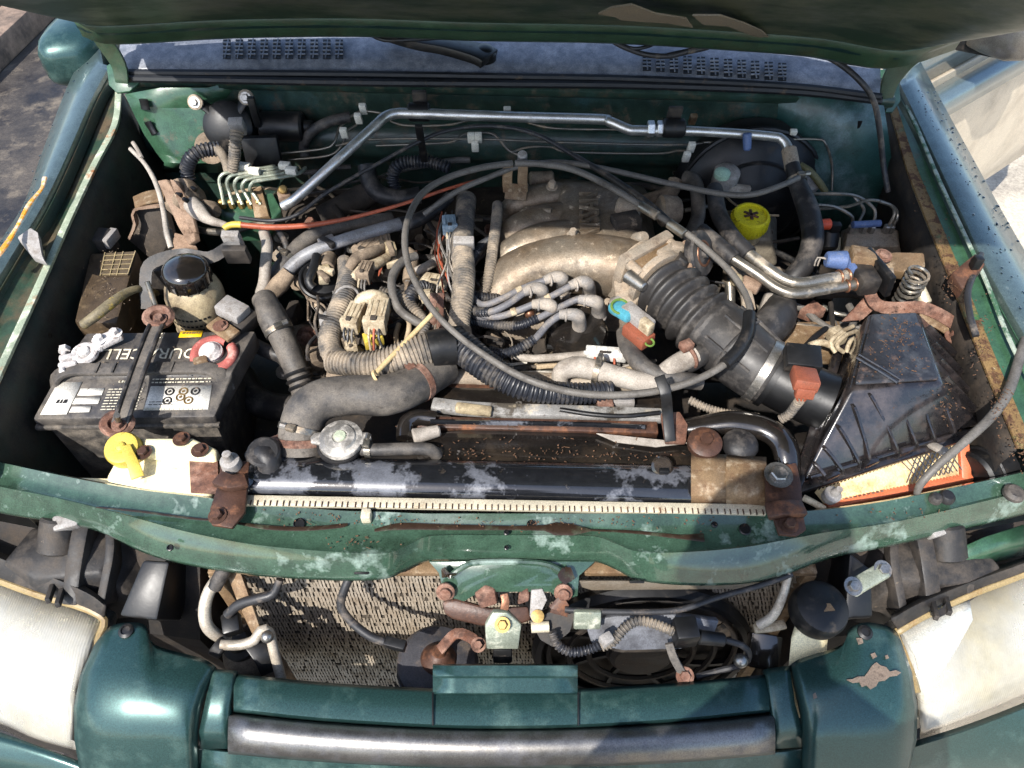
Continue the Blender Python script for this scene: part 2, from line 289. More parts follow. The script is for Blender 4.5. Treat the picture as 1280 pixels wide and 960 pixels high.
        if bevel:
            ed = [e for e in bm.edges if len(e.link_faces) == 2 and e.calc_face_angle(0) > R(30)]
            bmesh.ops.bevel(bm, geom=ed, offset=bevel, segments=bseg, affect='EDGES', profile=0.5, clamp_overlap=True)
        bm.to_mesh(me); bm.free()
        me.materials.append(M[m] if isinstance(m, str) else m)
        if smooth:
            me.polygons.foreach_set('use_smooth', [True] * len(me.polygons)); me.set_sharp_from_angle(angle=R(angle))
        o = bpy.data.objects.new(name, me); col.objects.link(o)
        if parent is None: o.location = base
        else: o.parent = parent
        o['_base'] = tuple(base)
        if solid:
            md = o.modifiers.new('thickness', 'SOLIDIFY'); md.thickness = solid; md.offset = -1
        if sub:
            md = o.modifiers.new('smooth', 'SUBSURF'); md.levels = sub; md.render_levels = sub
        if label: o['label'] = label
        return o
def thing(name, label, cat, base, group=None):
    o = bpy.data.objects.new(name, None); col.objects.link(o); o.location = base; o['_base'] = tuple(base); o.empty_display_size = 0.05
    o['label'] = label; o['category'] = cat
    if group: o['group'] = group
    return o
def tag(o, label, cat, group=None, kind=None):
    o['label'] = label
    if cat: o['category'] = cat
    if group: o['group'] = group
    if kind: o['kind'] = kind
    return o
def struct(o, label): o['kind'] = 'structure'; o['label'] = label; return o
def PP(l): return [P(*q) for q in l]
def px_r(pts, rpx):
    if isinstance(rpx, (list, tuple)): return [MPP(*p) * q for p, q in zip(pts, rpx)]
    return sum(MPP(*p) for p in pts) / len(pts) * rpx
def hose(name, label, cat, pts, rpx, m, corr=None, parent=None, group=None, seg=12, flat=1.0, bend=None):
    """a tube through measured points (px, py, height); bend = pitch, depth of corrugation in px"""
    k = sum(MPP(*p) for p in pts) / len(pts)
    c = (corr[0] * k, corr[1] * k) if corr else None
    o = MB().tube(PP(pts), px_r(pts, rpx), seg, corr=c, flat=flat).build(name, m, parent, angle=60 if not corr else 30)
    if parent is None: tag(o, label, cat, group)
    return o
def text_mb(body, size, depth, mtx):
    cu = bpy.data.curves.new('t', 'FONT'); cu.body = body; cu.size = size; cu.extrude = depth; cu.align_x = 'CENTER'; cu.align_y = 'CENTER'; cu.resolution_u = 3
    o = bpy.data.objects.new('t', cu); col.objects.link(o); dg = bpy.context.evaluated_depsgraph_get(); dg.update()
    me = bpy.data.meshes.new_from_object(o.evaluated_get(dg)); mb = MB()
    mb.add([mtx @ v.co for v in me.vertices], [list(p.vertices) for p in me.polygons])
    bpy.data.objects.remove(o); bpy.data.curves.remove(cu); bpy.data.meshes.remove(me); return mb
def plane_mtx(o, ux, uy):     # local x -> ux, local y -> uy
    ux = Vector(ux).normalized(); uz = ux.cross(Vector(uy)).normalized(); uy = uz.cross(ux)
    m = Matrix((ux, uy, uz)).transposed().to_4x4(); m.translation = Vector(o); return m
X3 = Vector((1, 0, 0)); Y3 = Vector((0, 1, 0)); Z3 = Vector((0, 0, 1))
# ================================================================ ground
g = MB(); g.grid([[Vector((x, y, 0)) for x in (-60, -1.6, 0.2)] for y in (-40, 0, 60)])
struct(g.build('ground', 'asphalt'), 'dark worn asphalt with damp patches beside the car')
g = MB(); g.box((30.2, 10, 0.02), (60, 100, 0.08)); struct(g.build('pavement', 'pavement', bevel=0.01), 'pale sunlit concrete paving under the open door')

# low kerb and step beyond the left wing
def line_box(mb, a, b, wd, z0, z1):
    a = Vector((a.x, a.y, 0)); b = Vector((b.x, b.y, 0)); d = (b - a).normalized(); n = Vector((-d.y, d.x, 0))
    mb.hull8([a + Z3 * z0, b + Z3 * z0, b + n * wd + Z3 * z0, a + n * wd + Z3 * z0], [a + Z3 * z1, b + Z3 * z1, b + n * wd + Z3 * z1, a + n * wd + Z3 * z1])
a0 = P(-60, 152, 0.0); a1 = P(75, 18, 0.0); ad = (a1 - a0).normalized(); an = Vector((-ad.y, ad.x, 0))
kb = MB(); line_box(kb, a0 - ad * 2, a1 + ad * 5, 0.16, 0, 0.12)
struct(kb.build('kerb', 'kerbstone', bevel=0.012), 'weathered kerb running past the left front wing')
kb = MB(); line_box(kb, a0 - ad * 2 + an * 0.26, a1 + ad * 5 + an * 0.26, 0.13, 0, 0.20)
struct(kb.build('step', 'kerbstone', bevel=0.012), 'narrow raised stone edging beyond the kerb')
kb = MB(); line_box(kb, a0 - ad * 2 + an * 0.16, a1 + ad * 5 + an * 0.16, 0.10, 0, 0.03)
struct(kb.build('gutter', 'kerb_dark'), 'dark gutter between the kerb and the edging')
kb = MB(); line_box(kb, a0 - ad * 2 + an * 0.39, a1 + ad * 5 + an * 0.39, 6, 0, 0.10)
struct(kb.build('verge', 'kerb_dark'), 'ground beyond the edging with shade painted in as a dark colour')  # verge coloured dark to stand for shade behind the kerb

# ================================================================ the car
car = thing('car', 'green off-road car with its bonnet raised and engine bay open', 'car', (0, 0.7, 0))
def catmull_rows(rows, n):           # refine a list of rows (stations) smoothly
    out = []
    m = len(rows[0]); cols = [spline([r[k] for r in rows], 1e9)[0] for k in range(m)]
    cols = []
    for k in range(m):
        pts = [r[k] for r in rows]; ext = [pts[0] * 2 - pts[1]] + pts + [pts[-1] * 2 - pts[-2]]; c = []
        for i in range(1, len(ext) - 2):
            p0, p1, p2, p3 = ext[i - 1:i + 3]
            for q in range(n):
                t = q / n; c.append(0.5 * ((2 * p1) + (p2 - p0) * t + (2 * p0 - 5 * p1 + 4 * p2 - p3) * t * t + (3 * p1 - p0 - 3 * p2 + p3) * t ** 3))
        c.append(pts[-1]); cols.append(c)
    return [[cols[k][i] for k in range(m)] for i in range(len(cols[0]))]

mk('wall_dirty', S(34, 42, 36), 0.6, 0, [(S(66, 58, 48), 0.45, 14, 0.9, 0, 0.14), (S(24, 22, 22), 0.3, 30, 0.7, 0, 0.12)], var=0.3)
def fender(side, stations, zdrop):
    rows_out = []; rows_tr = []; rows_wall = []; lip = []
    n = len(stations)
    for i, (A, B, T, Lp) in enumerate(stations):
        dz = -zdrop * i / (n - 1)
        a = P(*A, 1.075 + dz); b = P(*B, 1.11 + dz); t = P(*T, (1.075 if side < 0 else 1.088) + dz); l = P(*Lp, 1.08 + dz)
        o = Vector((side, 0, 0))
        rows_out.append([b - Z3 * 0.03 - o * 0.012, b - Z3 * 0.004 - o * 0.004, b + o * 0.006, b.lerp(a, 0.5) + Z3 * 0.006, a + Z3 * 0.004, a + o * 0.012 - Z3 * 0.02, a + o * 0.035 - Z3 * 0.10, a + o * 0.06 - Z3 * 0.25, a + o * 0.05 - Z3 * 0.6])
        rows_tr.append([b - Z3 * 0.012 - o * 0.008, b.lerp(t, 0.25) - Z3 * 0.012, t, t.lerp(l, 0.6), l + o * 0.004])
        lip.append(l)
        kq = 1 if side < 0 else -0.6
        rows_wall.append([l - Z3 * 0.002, l - o * 0.006 - Z3 * 0.03, l - o * 0.02 * kq - Z3 * 0.16, l - o * 0.05 * kq - Z3 * 0.30, l - o * 0.07 * kq - Z3 * 0.62])
    rows_out.append([q + (q - q0) * 0.9 + Vector((0, 0, -0.012)) for q, q0 in zip(rows_out[-1], rows_out[-2])])
    rows_out = catmull_rows(rows_out, 5); rows_tr = catmull_rows(rows_tr, 5); rows_wall = catmull_rows(rows_wall, 5)
    fo = MB().grid(rows_out).build('fender', 'fender_sky_tint', car, solid=0.0015, angle=50)
    MB().grid(rows_tr).build('rain_channel', 'paint_bay' if side > 0 else 'paint_trough', car, solid=0.0012, angle=50)
    MB().grid(rows_wall).build('inner_fender', 'wall_dirty' if side < 0 else 'near_black', car, solid=0.0012, angle=50)  # left wall dirty green, right wall plain near-black
    return rows_out, rows_tr, lip
LS = [((120, 48), (133, 80), (143, 100), (152, 115)), ((90, 100), (112, 118), (130, 135), (147, 158)), ((55, 190), (80, 190), (100, 205), (120, 212)),
      ((32, 255), (48, 255), (75, 270), (88, 280)), ((0, 308), (10, 316), (40, 345), (52, 362)), ((-60, 420), (-45, 410), (-15, 440), (5, 465)), ((-110, 520), (-95, 520), (-65, 560), (-45, 580))]
RS = [((1150, 80), (1127, 98), (1120, 112), (1108, 120)), ((1184, 144), (1150, 145), (1135, 155), (1120, 165)), ((1218, 206), (1180, 208), (1160, 215), (1136, 220)),
      ((1252, 268), (1212, 275), (1195, 285), (1163, 290)), ((1285, 325), (1240, 335), (1220, 345), (1188, 352)), ((1350, 430), (1300, 440), (1270, 445), (1222, 440)),
      ((1400, 530), (1360, 540), (1330, 550), (1272, 562))]
fl_out, fl_tr, lipL = fender(-1, LS, 0.05)
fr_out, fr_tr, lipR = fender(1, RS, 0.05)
mk('lip_green', S(140, 150, 128), 0.5, 0, [(S(150, 92, 50), 0.3, 26, 0.85, 0, 0.06), (S(200, 200, 180), 0.3, 50, 0.7, 0, 0.1)], var=0.2)
mk('lip_rust', S(120, 96, 60), 0.7, 0, [(S(74, 50, 34), 0.45, 50, 0.9, 0, 0.05), (S(40, 90, 56), 0.28, 12, 0.4, 0, 0.05), (S(176, 168, 140), 0.18, 70, 0.8, 0, 0.05)], var=0.3, bump=0.3)
MB().strip([p + Vector((-0.004, 0, 0.002)) for p in lipL], 0.011, 0.006).build('fender_lip', 'lip_green', car, bevel=0.001)
MB().strip([p + Vector((0.008, 0, 0.003)) for p in lipR], 0.020, 0.005).build('fender_lip', 'lip_rust', car, bevel=0.001)
# pale seam sealer along the right channel, orange worn edge on the left wing
mk('sealer', S(146, 156, 142), 0.7, 0, [(S(60, 90, 66), 0.48, 50, 0.5, 0, 0.06), (S(110, 90, 60), 0.15, 30, 0.8, 0, 0.06)], var=0.15)
MB().tube(PP([(1134, 132, 1.094), (1150, 168, 1.092), (1174, 225, 1.085), (1202, 285, 1.076), (1232, 350, 1.068), (1262, 425, 1.06), (1300, 500, 1.052)]), 0.0035, 8, flat=0.6).build('seam_sealer', 'sealer', car)
mk('bare_edge', S(222, 150, 40), 0.6, 0.1, [(S(200, 196, 186), 0.4, 60, 0.6, 0.2, 0.1), (S(110, 70, 40), 0.25, 80, 0.8, 0, 0.1)], var=0.2)
MB().tube(PP([(56, 222, 1.105), (52, 236, 1.104), (36, 256, 1.104), (22, 282, 1.10), (6, 308, 1.097), (-12, 330, 1.094)]), [0.004, 0.003, 0.004, 0.003, 0.005, 0.005], 8, flat=0.5).build('worn_edge', 'bare_edge', car)
# holes stamped in the left inner wall
for (x, y, z) in ((118, 237, 1.0), (140, 228, 0.99), (145, 205, 1.02), (117, 254, 0.98), (150, 232, 0.95), (104, 278, 1.0), (133, 186, 1.04), (60, 420, 1.0), (20, 520, 0.98)):
    p = P(x, y, z); MB().lathe([(0.0045, 0), (0.0045, 0.004), (0.003, 0.004), (0.003, 0.001)], p + Vector((-0.0, 0, 0)), (1, 0, 0.1), 12).build('drain_hole', 'black_clean', car)

# upper tie bar across the front
TB = [(-90, (560, 590, 618)), (0, (578, 610, 640)), (60, (591, 622, 650)), (120, (603, 636, 662)), (180, (613, 652, 690)), (240, (620, 668, 706)), (320, (630, 683, 718)), (420, (638, 692, 724)), (480, (640, 694, 722)),
      (505, (641, 686, 712)), (530, (642, 674, 701)), (560, (642, 671, 699)), (630, (642, 671, 700)), (700, (642, 671, 700)), (745, (642, 673, 701)), (770, (642, 682, 710)), (800, (642, 692, 724)), (860, (642, 692, 730)),
      (930, (641, 686, 728)), (985, (640, 676, 716)), (1040, (636, 666, 696)), (1110, (626, 656, 682)), (1190, (610, 638, 664)), (1280, (590, 616, 642)), (1370, (566, 592, 618)), (1460, (540, 566, 592))]
rows = []
for x, (r_, c_, f_) in TB:
    e = abs(x - 640) / 640
    pr = P(x, r_, 0.990); pc = P(x, c_, 0.978); pf = P(x, f_, 0.948)
    rows.append([pr + Vector((0, 0.006, -0.05)), pr + Vector((0, 0.004, -0.004)), pr, pr.lerp(pc, 0.35) - Z3 * 0.003, pr.lerp(pc, 0.8) - Z3 * 0.002, pc + Z3 * 0.004, pc.lerp(pf, 0.3) + Z3 * 0.002, pf + Z3 * 0.004, pf - Z3 * 0.004, pf + Vector((0, 0.008, -0.012))])
MB().grid(catmull_rows(rows, 4)).build('upper_tie_bar', 'paint_tie', car, solid=0.002, angle=60)
mk('sealer_brown', S(46, 34, 26), 0.3, 0, [(S(60, 66, 50), 0.3, 60, 0.5, 0, 0.1)], var=0.25)
def bead(pts, rr): MB().tube(PP(pts), [q * 0.001 for q in rr], 8, flat=0.16).build('oil_streak', 'sealer_brown', car)
bead([(288, 652, 0.988), (330, 659, 0.987), (380, 661, 0.987), (428, 657, 0.988), (434, 654, 0.988)], [1, 3, 3, 3, 1])
bead([(468, 663, 0.986), (500, 658, 0.987), (560, 659, 0.987), (640, 660, 0.987), (680, 660, 0.987), (694, 661, 0.987), (716, 662, 0.987), (740, 663, 0.985)], [2, 5, 4, 3, 4, 9, 8, 1])
bead([(720, 662, 0.985), (790, 665, 0.985), (850, 671, 0.983), (880, 672, 0.983)], [1, 2, 3, 6])
bead([(120, 634, 0.983), (180, 640, 0.984), (240, 648, 0.985), (280, 651, 0.986)], [1, 1.5, 1.5, 1])
bead([(560, 714, 0.955), (556, 720, 0.95), (570, 718, 0.95)], [7, 11, 6]); bead([(700, 714, 0.955), (706, 719, 0.95), (716, 716, 0.95)], [6, 11, 7])
for (x, y, rr) in ((374, 655, 7), (931, 662, 7), (664, 656, 5), (633, 666, 2.5), (633, 685, 2), (893, 656, 3), (213, 685, 3.5), (626, 643, 4), (420, 690, 2)):
    MB().lathe([(rr * 0.00088 + 0.0012, 0), (rr * 0.00088 + 0.0012, 0.0016), (rr * 0.00088, 0.0022), (rr * 0.00088, 0.0004)], P(x, y, 0.9855 if y < 680 else 0.972), (0, -0.15, 1), 16).build('hole', 'black_clean', car)
for (x, y) in ((796, 727), (880, 717), (452, 716)): MB().box(P(x, y, 0.958), (0.018, 0.004, 0.003), (R(-30), 0, 0)).build('slot', 'black_clean', car, bevel=0.001)
for (x, y, rr) in ((1266, 618, 0.013), (1182, 623, 0.010), (1168, 625, 0.008)): MB().lathe([(rr, 0), (rr, 0.005), (rr * 0.7, 0.009), (rr * 0.3, 0.0095)], P(x, y, 0.985), (0, 0, 1), 18).build('rubber_bump', 'rubber_dark', car)
# latch mounting plate below the middle of the tie bar
lp = [(536, 702, 0.946), (548, 716, 0.940), (556, 745, 0.92), (580, 752, 0.915), (600, 740, 0.925), (688, 740, 0.925), (700, 752, 0.915), (722, 745, 0.92), (724, 720, 0.938), (744, 702, 0.946)]
MB().prism(PP(lp), (0, 0.002, -0.001)).build('latch_mount', 'paint_tie', car, bevel=0.0006)
MB().tube(PP([(560, 722, 0.945), (580, 708, 0.952), (600, 703, 0.953), (660, 703, 0.953), (690, 708, 0.952), (712, 722, 0.945)]), 0.004, 8).build('stamped_rib', 'paint_tie', car)

# firewall with its rolled top flange
FW = [(150, 1.285), (330, 1.275), (640, 1.255), (940, 1.235), (1120, 1.215)]
rows = []
for x, y in FW:
    top = V(x, 108 + (x - 150) * 0.012, y)
    q = lambda dy, z: Vector((top.x, y + dy, z))
    rows.append([q(0.02, 1.128), q(0, 1.128), q(-0.006, 1.122), q(-0.004, 1.112), q(0.012, 1.10), q(0.014, 1.03), q(0.004, 1.022), q(-0.004, 0.99), q(0.0, 0.975), q(0.014, 0.965), q(0.02, 0.93), q(0.0, 0.80), q(-0.02, 0.45)])
MB().grid(catmull_rows(rows, 3)).build('firewall', 'paint_wall', car, solid=0.0015, angle=50)
# corner gussets: left one catches the sun
gl = [P(158, 118, 1.10), P(200, 112, 1.108), P(290, 120, 1.10), P(285, 190, 1.0), P(215, 196, 1.0), P(190, 185, 1.0)]
MB().grid([[P(156, 118, 1.105), P(200, 110, 1.118), P(260, 110, 1.118), P(330, 112, 1.118) + Vector((0, 0.07, 0))], [P(166, 140, 1.08), P(195, 135, 1.075), P(250, 135, 1.075), P(330, 136, 1.08) + Vector((0, 0.07, 0))],
           [P(180, 168, 1.045), P(208, 170, 1.035), P(260, 170, 1.035), P(330, 170, 1.04) + Vector((0, 0.07, 0))], [P(196, 192, 1.01), P(220, 196, 1.0), P(270, 196, 1.0), P(330, 195, 1.0) + Vector((0, 0.07, 0))],
           [P(205, 203, 1.0), P(228, 204, 0.995), P(272, 204, 0.995), P(330, 204, 0.99) + Vector((0, 0.07, 0))], [P(205, 215, 0.95), P(228, 216, 0.95), P(272, 216, 0.95), P(330, 216, 0.95) + Vector((0, 0.07, 0))]]).build('corner_gusset', 'paint_bay', car, solid=0.0015, angle=40)
mk('paint_damp', S(34, 66, 62), 0.4, 0, [(S(84, 104, 108), 0.35, 9, 0.55, 0, 0.08), (S(20, 48, 42), 0.3, 14, 0.4, 0, 0.08)], var=0.2, coat=0.3, crough=0.2)
MB().grid([[P(940, 118, 1.135) + Vector((-0.02, 0.09, 0)), P(1010, 120, 1.130), P(1050, 124, 1.130), P(1105, 132, 1.120)], [P(945, 160, 1.075) + Vector((-0.02, 0.09, 0)), P(1010, 160, 1.075), P(1055, 160, 1.080), P(1110, 165, 1.085)],
           [P(950, 205, 1.015) + Vector((-0.02, 0.09, 0)), P(1010, 208, 1.015), P(1060, 210, 1.015), P(1118, 225, 1.010)], [P(960, 232, 0.980) + Vector((-0.02, 0.09, 0)), P(1010, 238, 0.975), P(1070, 245, 0.960), P(1125, 270, 0.930)], [P(960, 290, 0.890) + Vector((-0.02, 0.09, 0)), P(1010, 290, 0.890), P(1070, 300, 0.870), P(1130, 330, 0.830)]]).build('corner_gusset', 'paint_damp', car, solid=0.0015, angle=50)
def slot(pts, rr, nm='access_slot'):
    MB().tube(PP(pts), rr, 10, flat=0.35).build(nm, 'black_clean', car)
slot([(179, 124, 1.098), (181, 131, 1.088), (182, 137, 1.08)], 0.008); slot([(184, 152, 1.063), (188, 160, 1.052), (193, 168, 1.042)], 0.007)
slot([(1078, 150, 1.098), (1074, 170, 1.068), (1070, 192, 1.04)], 0.008)
# cowl: painted top with vents, rubber seal in front
CW = [(150, 52, 84, 99), (270, 46, 84, 101), (440, 46, 84, 104), (640, 50, 88, 106), (800, 54, 92, 108), (985, 64, 102, 115), (1100, 74, 116, 127)]
rows = []; seal1 = []; seal2 = []
for x, r_, f_, s_ in CW:
    a = P(x, r_, 1.172); b = P(x, f_, 1.150); c = P(x, s_, 1.132)
    rows.append([a + Vector((0, 0.16, 0.035)), a + Vector((0, 0.03, 0.004)), a, a.lerp(b, 0.3) + Z3 * 0.002, a.lerp(b, 0.7) + Z3 * 0.003, b, b + Vector((0, -0.006, -0.006)), c + Vector((0, 0.002, 0.0))])
    seal1.append(c + Vector((0, -0.004, 0.004))); seal2.append(b.lerp(c, 0.45) + Vector((0, -0.003, 0.002)))
MB().grid(catmull_rows(rows, 6)).build('cowl', 'cowl', car, solid=0.002, angle=60)
MB().tube(seal1, 0.007, 8).build('rubber_seal', 'seal', car); MB().tube(seal2, 0.006, 8).build('rubber_seal', 'seal', car)
def vents(x0, x1, yfun, zf, nslot):
    for i in range(nslot):
        t = (i + 0.5) / nslot; x = x0 + (x1 - x0) * t; yt, yb = yfun(x)
        a = P(x, yt, zf + 0.0125); b = P(x, yb, zf); wd = (x1 - x0) / nslot * 0.62 * MPP(x, yb, zf)
        v = MB(); v.prism([a + X3 * (-wd / 2), a + X3 * (wd / 2), b + X3 * (wd / 2), b + X3 * (-wd / 2)], (0, 0, 0.0012)); o = v.build('vent_slot', 'black_clean', car)
        ribs = MB()
        for k in range(1, 5):
            p = a.lerp(b, k / 5); ribs.box(p + Z3 * 0.0022, (wd, 0.0022, 0.0022))
        ribs.box(a.lerp(b, 0.5) + Z3 * 0.0022, (0.0018, (a - b).length, 0.0022), (math.atan2(a.z - b.z, a.y - b.y), 0, 0)); ribs.build('vent_bar', 'cowl', o)
vents(276, 432, lambda x: (50, 74), 1.1625, 10)
vents(800, 986, lambda x: (66 + (x - 800) * 0.075, 88 + (x - 800) * 0.075), 1.1585, 11)
# wiper arm base lying on the cowl
wz = MB(); wz.strip(PP([(480, 42, 1.19), (520, 52, 1.185), (560, 58, 1.183), (600, 68, 1.178), (612, 74, 1.174)]), (0.022, 0.050), 0.016)
o = wz.build('wiper_arm', 'black', car, bevel=0.003); MB().lathe([(0.02, 0), (0.02, 0.012), (0.013, 0.02), (0.004, 0.022)], P(606, 73, 1.166), (0, -0.1, 1), 18).build('pivot_cap', 'black_clean', o)

# bonnet, hinged at the back and propped at about 37 degrees
HA = R(31.0); hdir = Vector((0, -math.cos(HA), math.sin(HA))); hn = Vector((0, -math.sin(HA), -math.cos(HA)))   # along the bonnet, and out of its underside
rear = [(134, 42), (165, 51), (300, 44), (450, 42), (600, 47), (760, 50), (900, 58), (1000, 66), (1090, 80), (1150, 58)]
prof = [(-0.012, -0.012), (-0.006, 0.0), (0.0, 0.006), (0.012, 0.004), (0.022, -0.006), (0.034, 0.003), (0.05, 0.012), (0.07, 0.012), (0.082, 0.0), (0.10, -0.008), (0.3, -0.008), (0.6, -0.01), (1.0, -0.012)]
rp = [P(x, y - 5, 1.212) for x, y in rear]
rows = []
for i, p in enumerate(rp):
    e = (i in (0, len(rp) - 1)); rw = []
    for k, (s_, n_) in enumerate(prof):
        sx = p.x * (1 + (-0.05 if i == 0 else 0.02) * min(1, s_ / 0.25)) if e else p.x
        y_extra = 0.0
        rw.append(Vector((sx, p.y, p.z)) + hdir * (s_ + (0.03 if e else 0)) + hn * (n_ + (0.004 if e else 0)))
    rows.append(rw)
hoodo = MB().grid(catmull_rows([r[:10] for r in rows], 4)).build('bonnet', 'paint_hood_under', car, solid=0.004, angle=60)
MB().grid(catmull_rows([[q - hn * 0.002 for q in r[8:]] for r in rows], 4)).build('inner_panel', 'hood_panel', hoodo, solid=0.004, angle=60)
mk('bare_tan', S(116, 108, 94), 0.8, 0, var=0.1)
def on_hood(x, y):
    r_ = ray(x, y); p0 = rp[4] + hn * 0.012; n0 = hn; t = (p0 - CAM).dot(n0) / r_.dot(n0); return CAM + r_ * t
for pts in ([(748, 12), (764, 4), (790, 0), (820, 12), (858, 18), (866, 30), (836, 24), (800, 22), (776, 20), (770, 16)], [(866, 14), (900, 14), (930, 24), (952, 34), (966, 46), (940, 40), (910, 28), (880, 26)]):
    MB().prism([on_hood(x, y) + hn * 0.003 for x, y in pts], hn * 0.002).build('bare_patch', 'bare_tan', hoodo)
top = [[q - hn * 0.0085 + hdir * 0.012 for q in r] for r in rows]
MB().grid(catmull_rows(top, 2)).build('bonnet_skin', 'paint_outer', car, solid=0.002, angle=60)
# hinges
def hinge(plate, arm, bolts, wd):
    h = MB().prism(PP(plate), (0, 0.002, -0.004)).build('hinge', 'paint_bay', car, bevel=0.001)
    MB().strip(PP(arm), wd, 0.007, up=(0, -1, 0.3)).build('hinge_arm', 'paint_hood_under', h, bevel=0.002)
    for b in bolts: MB().hexbolt(P(*b), (0, -0.6, 0.8), 0.006, 0.006).build('bolt', 'rust', h)
hinge([(133, 82, 1.14), (148, 73, 1.15), (165, 73, 1.15), (176, 84, 1.14), (173, 104, 1.12), (162, 114, 1.11), (146, 116, 1.108), (136, 106, 1.118)], [(153, 104, 1.135), (148, 80, 1.165), (128, 48, 1.21), (104, 12, 1.27), (92, -10, 1.30)], [], (0.022, 0.042))
hinge([(1086, 98, 1.13), (1098, 86, 1.14), (1112, 88, 1.14), (1124, 100, 1.13), (1126, 126, 1.10), (1116, 140, 1.09), (1100, 140, 1.09)], [(1106, 130, 1.115), (1112, 104, 1.15), (1128, 78, 1.185), (1152, 54, 1.22), (1175, 30, 1.255)], [(1144, 54, 1.226)], (0.02, 0.058))
# weatherstrip and clips under the bonnet edge
def hp(x, y, off): return P(x, y, 1.215) + Vector((0, -0.012, off))
MB().tube([hp(456, 33, 0.0), hp(475, 44, 0), hp(500, 46, 0), hp(590, 41, 0), hp(640, 44, 0), hp(745, 46, 0)], 0.0032, 8).build('washer_hose', 'black', car)
MB().tube([hp(745, 46, 0), hp(765, 48, 0), hp(790, 56, 0), hp(810, 53, 0), hp(824, 45, 0)], 0.003, 8).build('washer_hose', 'black', car)
for x, y in ((591, 37), (762, 44), (904, 52), (997, 56)): MB().box(hp(x, y, 0.002), (0.011, 0.008, 0.014), (R(-30), 0, 0)).build('hose_clip', 'rust_tan', car, bevel=0.0015)

# door mirror behind the left wing
mp = P(88, 62, 1.13) + Vector((0, 0.10, -0.03))
mb = MB(); rings = []
def ring(c, wx, wy, rot, n=20, e=0.55):
    out = []
    for k in range(n):
        a = 2 * math.pi * k / n; cx = math.copysign(abs(math.cos(a)) ** e, math.cos(a)) * wx; cy = math.copysign(abs(math.sin(a)) ** e, math.sin(a)) * wy
        out.append(Vector((c[0] + cx, c[1] + rot * cx, c[2] + cy)))
    return out
c0 = P(100, 74, 1.08)
for d, s_ in ((-0.055, 0.35), (-0.05, 0.62), (-0.035, 0.85), (-0.01, 0.97), (0.03, 1.0), (0.06, 0.98)):
    rings.append(ring((c0.x - 0.01, c0.y + 0.02 + d, c0.z), 0.060 * s_, 0.052 * s_, 0.25))
mo = MB().loft(rings).build('door_mirror', 'paint_outer', car, angle=60)
MB().strip([c0 + Vector((0.06, 0.04, -0.03)), c0 + Vector((0.16, 0.10, -0.05))], 0.05, 0.04).build('mirror_stalk', 'black', mo, bevel=0.006)
# open door on the right, its outer skin turned to the front
DH = Vector((0.82, 1.53, 0)); DD = Vector((0.79, 0.61, 0)).normalized(); DN = Vector((DD.y, -DD.x, 0))     # hinge, direction outwards, face normal
def door_rows(pr): return [[DH + DD * u + DN * n_ + Z3 * z for u in (-0.02, 0.05, 0.3, 0.6, 0.9, 1.05)] for z, n_ in pr]
door = MB().grid(door_rows([(1.14, -0.04), (1.125, -0.012), (1.08, 0.0), (1.02, 0.006), (1.005, 0.012), (0.99, 0.006), (0.955, 0.008)])).build('door', 'door_sky_tint', car, solid=0.05, angle=50)
MB().grid(door_rows([(0.954, 0.006), (0.951, 0.014), (0.932, 0.014), (0.929, 0.006)])).build('door_stripe', 'door_beige', door, solid=0.01)
MB().grid(door_rows([(0.928, 0.008), (0.90, 0.010), (0.875, 0.012)])).build('door_band', 'door_sky_tint', door, solid=0.05)
MB().grid(door_rows([(0.874, 0.020), (0.868, 0.026), (0.75, 0.034), (0.60, 0.030), (0.55, 0.036), (0.50, 0.028), (0.40, 0.008), (0.37, -0.02)])).build('door_cladding', 'door_beige', door, solid=0.05, angle=50)
q = DH + DD * 0.20 + DN * 0.10 + Z3 * 1.09
rings = []
for d, s_ in ((-0.06, 0.5), (-0.05, 0.8), (-0.02, 0.97), (0.03, 1.0), (0.06, 0.98)):
    c = q + DN * -d; rings.append([c + DD * (math.copysign(abs(math.cos(a)) ** 0.55, math.cos(a)) * 0.085 * s_) + Z3 * (math.copysign(abs(math.sin(a)) ** 0.55, math.sin(a)) * 0.065 * s_) for a in [2 * math.pi * k / 20 for k in range(20)]])
mo = MB().loft(rings).build('door_mirror', 'chrome_dull', car, angle=60)
MB().strip([q - Z3 * 0.05 + DD * -0.02, q - Z3 * 0.06 - DN * 0.09 + DD * -0.04], 0.05, 0.03).build('mirror_stalk', 'black', mo, bevel=0.006)

# grille: painted end shells, top rail, dull bright bar
gr = thing('front_grille', 'green painted front grille with a dull silver bar across it', 'grille', P(630, 900, 0.80))
def shell(flip, pts_rows, m='paint_outer'): pass
def sheet(rows, nm, m, par, n=4, solid=0.003, ang=60): return MB().grid(catmull_rows([[P(*q) for q in r] for r in rows], n)).build(nm, m, par, solid=solid, angle=ang)
